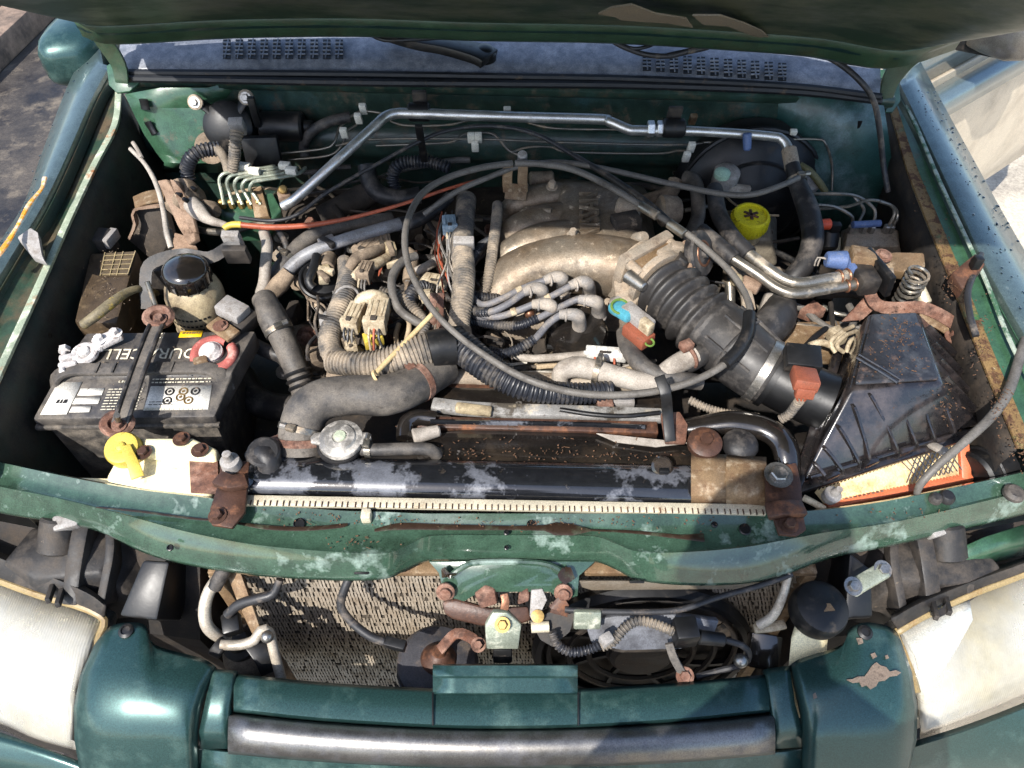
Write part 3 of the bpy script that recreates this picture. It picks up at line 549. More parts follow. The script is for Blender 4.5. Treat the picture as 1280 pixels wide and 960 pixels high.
# left shell, rows run left to right, each row from the top edge down over the shoulder
sheet([[(122, 800, 0.890), (118, 806, 0.893), (100, 845, 0.888), (92, 885, 0.874), (93, 925, 0.845), (103, 985, 0.79), (108, 1050, 0.72)],
       [(138, 783, 0.897), (136, 790, 0.900), (120, 838, 0.901), (112, 884, 0.893), (114, 926, 0.862), (122, 985, 0.80), (126, 1050, 0.72)],
       [(160, 778, 0.900), (160, 787, 0.903), (152, 838, 0.905), (148, 884, 0.899), (148, 926, 0.869), (152, 985, 0.80), (154, 1050, 0.72)],
       [(182, 782, 0.899), (182, 790, 0.902), (180, 840, 0.904), (178, 884, 0.899), (178, 926, 0.869), (180, 985, 0.80), (180, 1050, 0.72)],
       [(194, 806, 0.893), (196, 812, 0.896), (200, 844, 0.902), (204, 886, 0.898), (204, 926, 0.868), (204, 985, 0.80), (204, 1050, 0.72)],
       [(250, 822, 0.888), (246, 828, 0.891), (238, 852, 0.896), (232, 888, 0.893), (230, 928, 0.864), (232, 985, 0.80), (232, 1050, 0.72)],
       [(268, 832, 0.884), (262, 838, 0.886), (252, 860, 0.888), (244, 890, 0.882), (240, 930, 0.855), (242, 985, 0.79), (242, 1050, 0.71)],
       [(272, 838, 0.868), (268, 844, 0.870), (260, 866, 0.870), (252, 894, 0.862), (248, 934, 0.835), (250, 985, 0.77), (250, 1050, 0.70)]], 'end_shell', 'paint_outer', gr)
sheet([[(266, 836, 0.878), (264, 842, 0.880), (256, 880, 0.874), (248, 915, 0.855), (250, 936, 0.83)], [(292, 838, 0.876), (290, 844, 0.879), (284, 882, 0.873), (280, 915, 0.855), (280, 936, 0.83)], [(298, 840, 0.86), (297, 846, 0.862), (292, 884, 0.856), (290, 916, 0.84), (290, 936, 0.815)]], 'end_collar', 'paint_outer', gr)
sheet([[(1122, 792, 0.888), (1126, 800, 0.892), (1140, 840, 0.884), (1147, 885, 0.868), (1146, 925, 0.842), (1132, 985, 0.79), (1126, 1050, 0.72)],
       [(1108, 782, 0.897), (1110, 790, 0.900), (1120, 838, 0.901), (1126, 884, 0.890), (1124, 926, 0.860), (1114, 985, 0.80), (1110, 1050, 0.72)],
       [(1082, 778, 0.900), (1082, 787, 0.903), (1086, 838, 0.905), (1090, 884, 0.897), (1088, 926, 0.868), (1084, 985, 0.80), (1082, 1050, 0.72)],
       [(1062, 786, 0.898), (1061, 794, 0.901), (1060, 840, 0.904), (1060, 884, 0.898), (1058, 926, 0.868), (1056, 985, 0.80), (1054, 1050, 0.72)],
       [(1052, 806, 0.893), (1048, 813, 0.896), (1040, 846, 0.901), (1036, 886, 0.897), (1034, 926, 0.867), (1032, 985, 0.80), (1030, 1050, 0.72)],
       [(1004, 822, 0.888), (1006, 828, 0.891), (1012, 852, 0.896), (1018, 888, 0.893), (1020, 928, 0.864), (1018, 985, 0.80), (1018, 1050, 0.72)],
       [(992, 828, 0.884), (994, 836, 0.886), (1000, 860, 0.888), (1006, 890, 0.882), (1010, 930, 0.855), (1008, 985, 0.79), (1008, 1050, 0.71)],
       [(984, 834, 0.868), (988, 842, 0.870), (994, 866, 0.870), (1000, 894, 0.862), (1002, 934, 0.835), (1000, 985, 0.77), (1000, 1050, 0.70)]], 'end_shell', 'paint_outer', gr)
sheet([[(986, 832, 0.878), (988, 840, 0.880), (994, 880, 0.874), (1003, 912, 0.855), (1002, 934, 0.83)], [(958, 836, 0.876), (961, 844, 0.879), (966, 882, 0.873), (972, 915, 0.855), (972, 936, 0.83)], [(952, 840, 0.86), (955, 846, 0.862), (960, 884, 0.856), (966, 916, 0.84), (966, 936, 0.815)]], 'end_collar', 'paint_outer', gr)
xs = (292, 400, 540, 630, 725, 850, 962)
def arc(y_edge, y_mid): return lambda x: y_mid - (y_mid - y_edge) * ((x - 630) / 335) ** 2
top_e, low_e = arc(848, 868), arc(889, 910)
sheet([[(x, top_e(x) - 6, 0.868), (x, top_e(x), 0.872), (x, (top_e(x) + low_e(x)) / 2, 0.873), (x, low_e(x) - 3, 0.870), (x, low_e(x), 0.862), (x, low_e(x) + 4, 0.84)] for x in xs], 'top_rail', 'paint_outer', gr, 3)
sheet([[(x, top_e(x) - 4, 0.845), (x, top_e(x) - 2, 0.80), (x, top_e(x), 0.74)] for x in xs], 'grille_back', 'black', gr, 2)
b0, b1 = arc(894, 913), arc(938, 955)
sheet([[(x, b0(x), 0.850), (x, b0(x) + 5, 0.862), (x, b0(x) + 18, 0.863), (x, b0(x) + 30, 0.857), (x, b1(x) - 2, 0.845), (x, b1(x) + 2, 0.825)] for x in (286, 400, 540, 630, 725, 850, 968)], 'bright_bar', 'chrome_dull', gr, 4)
sheet([[(x, b1(x) - 1, 0.822), (x, b1(x) + 4, 0.826), (x, b1(x) + 30, 0.80), (x, b1(x) + 120, 0.70)] for x in (246, 400, 540, 630, 725, 850, 1006)], 'lower_panel', 'paint_outer', gr, 3)
# raised block in the middle with its two joints
pl = [(541, 830, 0.885), (632, 832, 0.885), (722, 830, 0.885)]
sheet([[(x, 830, 0.880), (x, 832, 0.888), (x, 845, 0.886), (x, 848, 0.880), (x, 866, 0.876), (x, 868, 0.874)] for x in (541, 600, 660, 722)], 'badge_block', 'paint_outer', gr, 2, 0.004, 30)
for x in (541, 723): MB().tube(PP([(x, 866, 0.8765), (x, 888, 0.8765), (x, 907, 0.873)]), 0.0012, 6).build('panel_joint', 'black_clean', gr)
for x, y in ((158, 789), (1081, 791)):
    p = P(x, y, 0.904); MB().lathe([(0.009, 0), (0.009, 0.002), (0.0055, 0.004), (0.005, 0.002)], p, (0, -0.1, 1), 20).build('clip', 'black', gr)
# chipped paint on the right shell
mk('bare_plastic', S(112, 98, 86), 0.85, 0, [(S(60, 50, 44), 0.25, 80, 0.9, 0, 0.1)], var=0.2)
def chip(pts, z): MB().prism([P(x, y, z) for x, y in pts], (0, 0, 0.0012)).build('paint_chip', 'bare_plastic', gr)
chip([(1058, 850), (1066, 849), (1072, 846), (1080, 846), (1084, 841), (1090, 832), (1095, 828), (1100, 832), (1107, 834), (1112, 840), (1119, 838), (1126, 841), (1121, 845), (1112, 846), (1106, 851), (1098, 852), (1095, 858), (1088, 862), (1083, 857), (1077, 859), (1074, 853), (1066, 854)], 0.9055)
chip([(1088, 818), (1093, 816), (1096, 821), (1091, 824)], 0.9055); chip([(1106, 820), (1109, 819), (1111, 823), (1107, 824)], 0.9045); chip([(1016, 868), (1019, 866), (1021, 872), (1017, 874)], 0.8975)
chip([(1070, 798), (1077, 798), (1079, 804), (1073, 806)], 0.9045)

# headlamps
lg = mat('lens_glass', S(244, 243, 236), 0.2, 0, [(S(224, 210, 170), 0.40, 6, 0.4, 0, 0.22)], var=0.04, coat=0.5, crough=0.1, trans=0.6, grain=0.06); M['lens_glass'] = lg
nn = lg.node_tree; wv = nn.nodes.new('ShaderNodeTexWave'); wv.inputs['Scale'].default_value = 95; wv.bands_direction = 'X'; tcw = nn.nodes.new('ShaderNodeTexCoord'); bw = nn.nodes.new('ShaderNodeBump'); bw.inputs['Strength'].default_value = 0.12; bw.inputs['Distance'].default_value = 0.002
nn.links.new(tcw.outputs['Object'], wv.inputs['Vector']); nn.links.new(wv.outputs['Fac'], bw.inputs['Height']); nn.links.new(bw.outputs[0], nn.nodes['Principled BSDF'].inputs['Normal'])
mk('reflector', S(190, 188, 180), 0.3, 0.8, var=0.1)
def headlamp(rows_lens, rows_house, rim, label):
    h = MB().grid(catmull_rows([[P(*q) for q in r] for r in rows_house], 4)).build('headlamp', 'black_dusty', car, solid=0.003, angle=50, label=label)
    MB().grid(catmull_rows([[P(*q) for q in r] for r in rows_lens], 5)).build('lens', 'lens_glass', h, solid=0.003, angle=70)
    MB().grid(catmull_rows([[P(*q) + Vector((0, 0.02, -0.028)) for q in r] for r in rows_lens], 4)).build('reflector', 'reflector', h, solid=0.002, angle=70)
    MB().tube(PP(rim), 0.005, 8).build('lens_rim', 'lens_rim', h)
    return h
mk('lens_rim', S(140, 122, 86), 0.4, 0, [(S(120, 90, 50), 0.3, 40, 0.7, 0, 0.1)], var=0.15)
hl = headlamp([[(-60, 700, 0.875), (-60, 760, 0.875), (-60, 830, 0.86), (-60, 880, 0.82), (-60, 900, 0.76)], [(0, 726, 0.880), (0, 780, 0.880), (0, 850, 0.862), (0, 896, 0.82), (0, 912, 0.76)], [(50, 745, 0.882), (46, 800, 0.882), (40, 870, 0.862), (40, 915, 0.82), (40, 930, 0.76)],
               [(100, 760, 0.880), (92, 810, 0.880), (80, 875, 0.862), (76, 925, 0.82), (76, 940, 0.76)], [(126, 772, 0.874), (112, 812, 0.874), (96, 860, 0.86), (90, 925, 0.82), (92, 945, 0.76)], [(130, 780, 0.86), (116, 820, 0.86), (100, 865, 0.84), (96, 930, 0.80), (98, 950, 0.75)]],
              [[(-60, 655, 0.90), (-60, 668, 0.905), (-60, 700, 0.888), (-60, 705, 0.87)], [(0, 690, 0.90), (0, 698, 0.908), (0, 722, 0.892), (0, 730, 0.872)], [(60, 712, 0.90), (60, 720, 0.908), (56, 742, 0.894), (54, 750, 0.874)], [(110, 735, 0.90), (110, 742, 0.906), (106, 758, 0.892), (102, 766, 0.872)], [(132, 752, 0.896), (132, 758, 0.900), (130, 770, 0.886), (126, 778, 0.868)]],
              [(-40, 712, 0.886), (0, 726, 0.886), (50, 744, 0.888), (100, 758, 0.886), (126, 770, 0.880), (130, 782, 0.872), (116, 810, 0.866), (100, 838, 0.862), (94, 862, 0.856)], 'left yellowed headlamp with washed-out lens')
hr = headlamp([[(1340, 690, 0.89), (1340, 760, 0.882), (1340, 800, 0.86), (1340, 830, 0.82), (1340, 850, 0.76)], [(1280, 716, 0.89), (1280, 780, 0.882), (1280, 830, 0.86), (1280, 862, 0.82), (1280, 880, 0.76)], [(1220, 738, 0.888), (1226, 800, 0.882), (1226, 856, 0.86), (1226, 886, 0.82), (1226, 900, 0.76)],
               [(1160, 765, 0.884), (1172, 820, 0.880), (1182, 872, 0.86), (1184, 902, 0.82), (1184, 915, 0.76)], [(1126, 785, 0.876), (1140, 825, 0.872), (1154, 872, 0.855), (1160, 908, 0.82), (1160, 925, 0.76)], [(1119, 790, 0.86), (1134, 830, 0.86), (1146, 875, 0.84), (1150, 912, 0.80), (1150, 930, 0.75)]],
              [[(1340, 670, 0.905), (1340, 678, 0.912), (1340, 694, 0.898), (1340, 700, 0.88)], [(1280, 696, 0.905), (1280, 704, 0.912), (1280, 718, 0.898), (1280, 724, 0.88)], [(1210, 722, 0.905), (1210, 729, 0.912), (1214, 742, 0.896), (1216, 748, 0.878)], [(1150, 748, 0.903), (1150, 754, 0.908), (1156, 768, 0.893), (1158, 774, 0.874)], [(1114, 768, 0.898), (1114, 774, 0.902), (1122, 786, 0.886), (1124, 792, 0.868)]],
              [(1330, 694, 0.896), (1280, 717, 0.896), (1215, 742, 0.894), (1158, 768, 0.889), (1124, 788, 0.880), (1120, 794, 0.872), (1134, 826, 0.866), (1146, 866, 0.86)], 'right yellowed headlamp partly in shade')
for (x, y, z, par, rz) in ((63, 742, 0.905, hl, 0.3), (75, 747, 0.905, hl, 0.3), (1168, 763, 0.905, hr, -0.3), (1184, 757, 0.905, hr, -0.3)):
    MB().box(P(x, y, z), (0.006, 0.028, 0.008), (R(-20), 0, rz)).build('retaining_clip', 'black_dusty', par, bevel=0.001)
MB().strip(PP([(1166, 770, 0.905), (1180, 764, 0.907), (1186, 757, 0.907)]), 0.008, 0.004).build('retaining_clip', 'black_dusty', hr)
# clear front band of the right lens
MB().grid(catmull_rows([[P(*q) for q in r] for r in [[(1128, 792, 0.8795), (1144, 822, 0.8765), (1152, 850, 0.869)], [(1160, 772, 0.8870), (1168, 800, 0.885), (1180, 836, 0.877)], [(1212, 750, 0.8910), (1214, 762, 0.8905), (1216, 775, 0.8895)]]], 4)).build('clear_band', 'lens_clear', hr, solid=0.0012)
# painted panel below the lamps
sheet([[(-60, 900, 0.80), (-60, 916, 0.80), (-60, 960, 0.75), (-60, 1040, 0.66)], [(0, 915, 0.80), (0, 930, 0.80), (0, 960, 0.77), (0, 1040, 0.66)], [(60, 938, 0.80), (60, 950, 0.795), (60, 975, 0.77), (60, 1040, 0.68)], [(110, 955, 0.79), (110, 965, 0.79), (110, 985, 0.76), (110, 1040, 0.68)]], 'lower_valance', 'paint_outer', car)
sheet([[(1340, 850, 0.82), (1340, 860, 0.825), (1340, 900, 0.80), (1340, 1040, 0.66)], [(1280, 878, 0.82), (1280, 886, 0.825), (1280, 920, 0.80), (1280, 1040, 0.66)], [(1210, 905, 0.815), (1210, 913, 0.82), (1210, 940, 0.79), (1210, 1040, 0.66)], [(1150, 924, 0.81), (1150, 932, 0.812), (1150, 955, 0.78), (1150, 1040, 0.66)], [(1130, 930, 0.80), (1130, 938, 0.80), (1130, 960, 0.77), (1130, 1040, 0.66)]], 'lower_valance', 'paint_outer', car)
# side of the bay behind the lamps, upright stays
for pts, nm in (([(178, 700, 0.94), (212, 702, 0.94), (196, 776, 0.90), (148, 770, 0.90)], 'l'), ([(1062, 690, 0.95), (1090, 712, 0.94), (1092, 772, 0.90), (1056, 775, 0.90)], 'r')):
    MB().prism(PP(pts), (0.0, 0.03, -0.07)).build('support_stay', 'black_clean', car, bevel=0.004)
# bay floor far below and dark inner structure
MB().box((0, 0.85, 0.42), (1.5, 1.3, 0.02)).build('undertray', 'near_black', car)
# old orange drips, fold and metal bits on the left wing channel
pc = MB(); pc.prism(PP([(21, 296, 1.085), (38, 284, 1.09), (47, 290, 1.09), (52, 318, 1.075), (56, 326, 1.075), (40, 320, 1.07)]), (0, 0, -0.012)); pc.build('channel_clip', 'connector_grey', car, bevel=0.002)
def pb(name, label, cat, px, py, z, size, rot=(0, 0, 0), m='black', bevel=0.002, parent=None, group=None, taper=1.0):
    k = MPP(px, py, z); o = MB().box(P(px, py, z), [q * k for q in size], [R(a) for a in rot], taper).build(name, m, parent, bevel=bevel)
    if parent is None: tag(o, label, cat, group)
    return o
# ================================================================ battery
BFL, BFR, BRR, BRL = P(40, 524, 0.985), P(268, 521, 0.985), P(288, 412, 1.0), P(108, 416, 1.0)
def bt(u, v, z): p = BFL.lerp(BFR, u).lerp(BRL.lerp(BRR, u), v); return Vector((p.x, p.y, z))
BUX = (BFR - BFL).normalized(); BUX.z = 0; BUY = Vector((-BUX.y, BUX.x, 0))
bat = thing('car_battery', 'black car battery with white warning stickers and strap handle', 'battery', bt(0.5, 0.5, 0.80))
MB().hull8([bt(0.05, 0.05, 0.80), bt(0.96, 0.05, 0.80), bt(0.96, 0.96, 0.80), bt(0.05, 0.96, 0.80)], [bt(0.03, 0.03, 0.966), bt(0.98, 0.03, 0.966), bt(0.98, 0.98, 0.966), bt(0.03, 0.98, 0.966)]).build('case', 'battery_side', bat, bevel=0.004)
MB().prism([bt(0, 0, 0.966), bt(0, 0, 0.985), bt(0, 0.42, 0.996), bt(0, 0.45, 1.0), bt(0, 1, 1.0), bt(0, 1, 0.966)], bt(1, 0, 0) - bt(0, 0, 0)).build('lid', 'battery', bat, bevel=0.003)
MB().strip([bt(-0.012, 0.0, 0.967), bt(1.012, 0.0, 0.967)], 0.008, 0.007, step=0).build('lid_rim', 'battery_side', bat, bevel=0.002)
hd = MB().strip([bt(0.0, 0.36, 0.975), bt(0.02, 0.40, 1.0), bt(0.10, 0.47, 1.006), bt(0.3, 0.47, 1.006), bt(0.6, 0.47, 1.006), bt(0.88, 0.47, 1.006), bt(1.0, 0.43, 1.0), bt(1.03, 0.36, 0.975)], 0.020, 0.007).build('handle', 'rubber', bat, bevel=0.002)
for u in (0.27, 0.37, 0.62, 0.72): MB().box(bt(u, 0.47, 1.0105), (0.0025, 0.019, 0.002)).build('handle_rib', 'battery_side', hd)
def sticker(u0, u1, v0, v1, m, nm='sticker'):
    def q(u, v): return bt(u, v, (0.985 + 0.011 * v / 0.42 if v < 0.43 else 1.0) + 0.0012)
    return MB().add([q(u0, v0), q(u1, v0), q(u1, v1), q(u0, v1)], [(0, 1, 2, 3)]).build(nm, m, bat, solid=0.0004)
sticker(0.035, 0.18, 0.04, 0.38, 'label_white'); sticker(0.19, 0.30, 0.06, 0.12, 'label_white'); sticker(0.185, 0.33, 0.145, 0.21, 'label_white'); sticker(0.19, 0.33, 0.235, 0.31, 'label_white')
sticker(0.60, 0.96, 0.07, 0.32, 'label_white'); sticker(0.66, 0.815, 0.90, 0.985, 'label_yellow')
def print_rows(u0, u1, v0, v1, n, m, hgt=0.45, seed=1):
    rr = random.Random(seed); mb = MB()
    for i in range(n):
        v = v0 + (v1 - v0) * (i + 0.5) / n; dv = (v1 - v0) / n * hgt; u = u0
        while u < u1:
            l = rr.uniform(0.008, 0.03); ue = min(u1, u + l)
            z = (0.985 + 0.011 * v / 0.42 if v < 0.43 else 1.0) + 0.0024
            mb.add([bt(u, v, z), bt(ue, v, z), bt(ue, v + dv, z), bt(u, v + dv, z)], [(0, 1, 2, 3)]); u = ue + 0.006
    o = mb.build('printed_lines', m, bat); o['kind'] = 'stuff'
print_rows(0.36, 0.56, 0.06, 0.30, 8, 'print_pale', 0.35, 2); print_rows(0.60, 0.95, 0.33, 0.40, 2, 'print_pale', 0.4, 3); print_rows(0.40, 0.55, 0.34, 0.38, 1, 'print_pale', 0.6, 4)
print_rows(0.62, 0.78, 0.105, 0.16, 2, 'print_dark', 0.3, 5); print_rows(0.60, 0.93, 0.045, 0.085, 1, 'print_pale', 0.7, 6); print_rows(0.09, 0.15, 0.10, 0.2, 1, 'print_dark', 0.9, 7); print_rows(0.45, 0.56, 0.86, 0.97, 2, 'print_pale', 0.3, 8)
print_rows(0.68, 0.80, 0.925, 0.955, 1, 'print_brown', 0.8, 9)
for (u, v, m_) in ((0.72, 0.26, 'print_dark'), (0.80, 0.26, 'print_brown'), (0.87, 0.26, 'print_dark'), (0.72, 0.165, 'print_dark'), (0.84, 0.165, 'print_brown'), (0.79, 0.20, 'print_brown')):
    p = bt(u, v, 0.985 + 0.011 * v / 0.42 + 0.0016); MB().torus(p, (0, -0.1, 1), 0.0055, 0.0014, 14, 4).build('warning_symbol', m_, bat); MB().box(p + Z3 * 0.0004, (0.004, 0.003, 0.0008), (0, 0, 0.6)).build('warning_symbol', m_, bat)
text_mb('DURACELL', 0.027, 0.0003, plane_mtx(bt(0.52, 0.70, 1.0012), -BUX, -BUY) @ Matrix.Diagonal((1.02, 1.05, 1, 1))).build('lettering', 'print_pale', bat, smooth=False)
# hold-down bar with its rusty hook bolts
hb = thing('battery_hold_down', 'dark channel bar clamping the battery from front to back', 'clamp bar', P(150, 535, 0.99))
pts = PP([(198, 404, 1.022), (190, 422, 1.024), (172, 470, 1.022), (158, 512, 1.018), (152, 530, 1.008)])
MB().strip(pts, 0.020, 0.005).build('bar', 'rubber', hb, bevel=0.0015)
for s_ in (-1, 1): MB().tube([p + Vector((s_ * 0.009, 0, 0.003)) for p in pts], 0.0032, 8).build('bar_edge', 'rubber_dark', hb)
for (x, y, z, tx, ty, tz) in ((200, 399, 1.03, 184, 352, 1.06), (149, 532, 1.012, 146, 519, 1.05)):
    MB().lathe([(0.006, 0), (0.018, 0.001), (0.020, 0.008), (0.016, 0.012), (0.010, 0.010), (0.008, 0.005)], P(x, y, z - 0.01), (0.1, -0.25, 1), 18, 1.15).build('rubber_cup', 'rust', hb)
    MB().cyl(P(x, y, z - 0.02), P(tx, ty, tz), 0.0038).build('rod', 'steel_pipe', hb); MB().hexbolt(P(x, y, z), (0.1, -0.2, 1), 0.006, 0.008).build('nut', 'rust', hb)
# terminals
tn = thing('battery_clamp', 'chalky white lead clamp on the negative battery post', 'battery clamp', bt(0.12, 0.7, 1.0))
MB().lathe([(0.008, 0), (0.0085, 0.016), (0.007, 0.018)], bt(0.13, 0.66, 1.0), (0, 0, 1), 18).build('post', 'lead', tn)
mk('chalk', S(186, 180, 176), 0.8, 0.1, [(S(222, 218, 214), 0.4, 60, 0.95, 0, 0.1), (S(120, 104, 96), 0.3, 90, 0.9, 0, 0.1)], var=0.2, bump=0.6, bscale=260)
c = bt(0.13, 0.66, 1.009)
MB().torus(c, (0.05, -0.1, 1), 0.0135, 0.0055, 22, 8).build('ring', 'chalk', tn)
MB().box(c + Vector((-0.020, -0.010, 0.0)), (0.022, 0.010, 0.014), (0, 0.1, R(20))).build('ear', 'chalk', tn, bevel=0.003); MB().box(c + Vector((-0.016, -0.022, -0.001)), (0.024, 0.008, 0.014), (0, 0.1, R(20))).build('ear', 'chalk', tn, bevel=0.003)
MB().cyl(c + Vector((-0.030, 0.002, 0)), c + Vector((-0.020, -0.034, 0)), 0.004, None, 10).build('bolt', 'chalk', tn); MB().lathe([(0.008, 0), (0.008, 0.007)], c + Vector((-0.031, 0.004, 0)), (-0.3, 1, 0), 6).build('nut', 'chalk', tn)
MB().box(c + Vector((0.026, 0.024, 0.004)), (0.040, 0.022, 0.012), (0, -0.1, R(32))).build('saddle', 'chalk', tn, bevel=0.004); MB().box(c + Vector((0.012, 0.010, 0.001)), (0.018, 0.016, 0.010), (0, 0, R(32))).build('neck', 'chalk', tn, bevel=0.003)
for d_ in ((0.018, 0.018), (0.036, 0.030)): MB().hexbolt(c + Vector((d_[0], d_[1], 0.009)), (0, 0, 1), 0.0065, 0.008).build('nut', 'chalk', tn)
tp = thing('battery_clamp', 'reddish covered clamp on the positive battery post', 'battery clamp', bt(0.9, 0.7, 1.0))
pp_ = bt(0.915, 0.68, 1.0)
MB().lathe([(0.017, 0), (0.017, 0.008), (0.013, 0.010), (0.010, 0.016), (0.008, 0.017)], pp_, (0.1, -0.15, 1), 20).build('post_cap', 'chalk', tp)
MB().torus(pp_ + Vector((0.006, -0.004, 0.003)), (0.1, -0.1, 1), 0.026, 0.0075, 26, 10, R(60), R(400)).build('cover', 'red', tp)
MB().box(pp_ + Vector((-0.008, -0.020, 0.006)), (0.020, 0.014, 0.012), (0, 0, 0.4)).build('clamp_lug', 'rust_tan', tp, bevel=0.003)
MB().box(bt(0.985, 0.9, 1.016), (0.045, 0.024, 0.007), (0, R(6), R(-35))).build('cable_lug', 'rust_tan', tp, bevel=0.002)
MB().hexbolt(bt(0.97, 0.92, 1.020), (0, 0, 1), 0.007, 0.006).build('nut', 'rust', tp)
# fusible link box at the battery's back corner
fb = thing('fuse_holder', 'small grey plastic fuse holder behind the positive battery post', 'fuse holder', P(300, 400, 0.98))
MB().box(P(291, 388, 1.02), (0.042, 0.030, 0.020), (0, R(8), R(-28))).build('lid', 'connector_grey', fb, bevel=0.003)
MB().box(P(306, 404, 1.00), (0.024, 0.040, 0.028), (0, R(12), R(-28))).build('body', 'black_dusty', fb, bevel=0.003)
hose('battery_cable', 'dusty black cable with yellow stripe to the negative battery clamp', 'cable', [(104, 406, 1.02), (118, 396, 1.03), (138, 380, 1.035), (158, 366, 1.03), (176, 361, 1.02), (196, 366, 0.98)], [6, 6.5, 6.5, 5.5, 4.5, 4], 'yellow_cable' if 'yellow_cable' in M else (mk('yellow_cable', S(110, 100, 76), 0.6, 0, [(S(176, 150, 60), 0.30, 40, 0.7, 0, 0.05), (S(50, 48, 44), 0.3, 30, 0.7, 0, 0.1)]) or 'yellow_cable'))
# tray under the battery
MB().box(bt(0.5, 0.45, 0.785), (0.30, 0.22, 0.02)).build('battery_tray', 'black_dusty', car, bevel=0.004)

# ================================================================ relay box
rb = thing('relay_box', 'dark brown relay box with a faded printed lid', 'relay box', P(135, 370, 0.90))
lid = [(112, 316), (172, 313), (146, 404), (92, 402)]
MB().hull8([P(x, y, 0.9) for x, y in ((92 + 8, 402 + 38), (146 + 4, 404 + 40), (172 + 4, 313 + 44), (112 + 6, 316 + 44))], [P(x, y, 1.0) for x, y in (lid[3], lid[2], lid[1], lid[0])]).build('lid', 'relay', rb, bevel=0.004) if 'relay' in M else None
mk('relay', S(66, 54, 40), 0.5, 0, [(S(110, 92, 66), 0.3, 60, 0.8, 0, 0.1), (S(36, 30, 26), 0.25, 30, 0.5, 0, 0.1)], bump=0.2, bscale=500)
q = lambda x, y, z: P(x, y, z)
MB().hull8([q(92, 402, 1.0) - Z3 * 0.11, q(146, 404, 1.0) - Z3 * 0.11, q(172, 313, 1.0) - Z3 * 0.11, q(112, 316, 1.0) - Z3 * 0.11], [q(92, 402, 1.0), q(146, 404, 1.0), q(172, 313, 1.0), q(112, 316, 1.0)]).build('box', 'relay', rb, bevel=0.005)
mk('chart_ink', S(150, 134, 100), 0.6, 0, var=0.3)
ll = [q(126, 346, 1.0), q(160, 345, 1.0), q(170, 315, 1.0), q(132, 317, 1.0)]
MB().add([p + Z3 * 0.0012 for p in ll], [(0, 1, 2, 3)]).build('printed_chart', 'relay_label' if 'relay_label' in M else (mk('relay_label', S(84, 72, 54), 0.5, 0, var=0.2) or 'relay_label'), rb)
for i in range(5):
    a = ll[0].lerp(ll[3], (i + 0.3) / 5); b = ll[1].lerp(ll[2], (i + 0.3) / 5); MB().strip([a + Z3 * 0.0022, b + Z3 * 0.0022], 0.0013, 0.0006, step=0).build('chart_line', 'chart_ink', rb)
for t in (0.0, 0.35, 0.6, 1.0):
    a = ll[0].lerp(ll[1], t); b = ll[3].lerp(ll[2], t); MB().strip([a + Z3 * 0.0026, b + Z3 * 0.0026], 0.0013, 0.0006, step=0).build('chart_line', 'chart_ink', rb)
rb2 = pb('fuse_cover', 'small dark fuse cover behind the printed relay box lid', 'fuse cover', 124, 303, 0.99, (34, 26, 30), (0, 0, -12), 'black_dusty', 0.003)
pb('clip_block', None, None, 138, 298, 1.0, (10, 26, 14), (0, 0, -12), 'connector_grey', 0.002, rb2)

# ================================================================ power steering reservoir
ps = thing('power_steering_reservoir', 'dirty cream fluid bottle with a domed black cap beside the battery', 'reservoir', P(238, 400, 0.90))
c = P(237, 352, 1.03); k = MPP(237, 352, 1.03); ax = Vector((0.06, -0.04, 1))
MB().lathe([(26 * k, -0.115), (35 * k, -0.10), (36 * k, -0.05), (36 * k, -0.025), (33 * k, -0.010), (27 * k, 0), (24 * k, 0.004)], c, ax, 32).build('bottle', 'cream_dirty', ps)
cc = c + ax.normalized() * 0.002
prof = [(26 * k, 0), (28 * k, 0.002), (28 * k, 0.022), (27 * k, 0.026), (22 * k, 0.031), (12 * k, 0.034), (1 * k, 0.035)]
cp = MB().lathe(prof, cc, ax, 36).build('cap', 'black_wet', ps)
for i in range(14):
    a = 2 * math.pi * i / 14; x_, y_ = frame(ax); MB().box(cc + (x_ * math.cos(a) + y_ * math.sin(a)) * 28 * k + ax.normalized() * 0.011, (0.003, 0.003, 0.02), (0, 0, a)).build('grip', 'black_clean', cp, bevel=0.0008)
MB().torus(c - ax * 0.09, ax, 34 * k, 0.003, 28, 6).build('seam', 'cream_dirty', ps)
lt = MB()
for i, (t0, t1, zz) in enumerate(((0.2, 0.9, -0.045), (0.1, 0.8, -0.058), (0.25, 1.0, -0.066), (0.3, 0.9, -0.080), (0.2, 1.0, -0.092))):
    n = 9; x_, y_ = frame(ax)
    for j in range(n):
        a = R(-75) + (t0 + (t1 - t0) * j / n) * R(110); a2 = a + R(5.5)
        base_ = c + ax.normalized() * zz; rr = 36.4 * k
        u = lambda aa: Vector((math.sin(aa + R(20)), -math.cos(aa + R(20)), 0)) * rr
        lt.add([base_ + u(a), base_ + u(a2), base_ + u(a2) + ax.normalized() * 0.004, base_ + u(a) + ax.normalized() * 0.004], [(0, 1, 2, 3)])
o = lt.build('moulded_print', 'print_dark', ps); o['kind'] = 'stuff'
br = thing('reservoir_bracket', 'black strap bracket wrapped behind the cream fluid bottle', 'bracket', P(235, 345, 0.98))
MB().strip(PP([(184, 386, 1.0), (182, 352, 1.03), (186, 332, 1.045), (206, 322, 1.05), (232, 318, 1.05), (262, 322, 1.05), (284, 310, 1.055), (300, 304, 1.06)]), 0.018, 0.002, up=(0, -0.6, 0.5)).build('strap', 'rubber_dark', br)
pb('relay_plug', None, None, 291, 300, 1.06, (22, 10, 26), (10, 0, 0), 'connector_grey', 0.002, br); pb('relay_plug', None, None, 296, 318, 1.05, (30, 10, 26), (10, 0, 0), 'black_dusty', 0.002, br)
pb('foot', None, None, 196, 350, 1.0, (26, 14, 40), (0, 0, 10), 'black_dusty', 0.003, br)

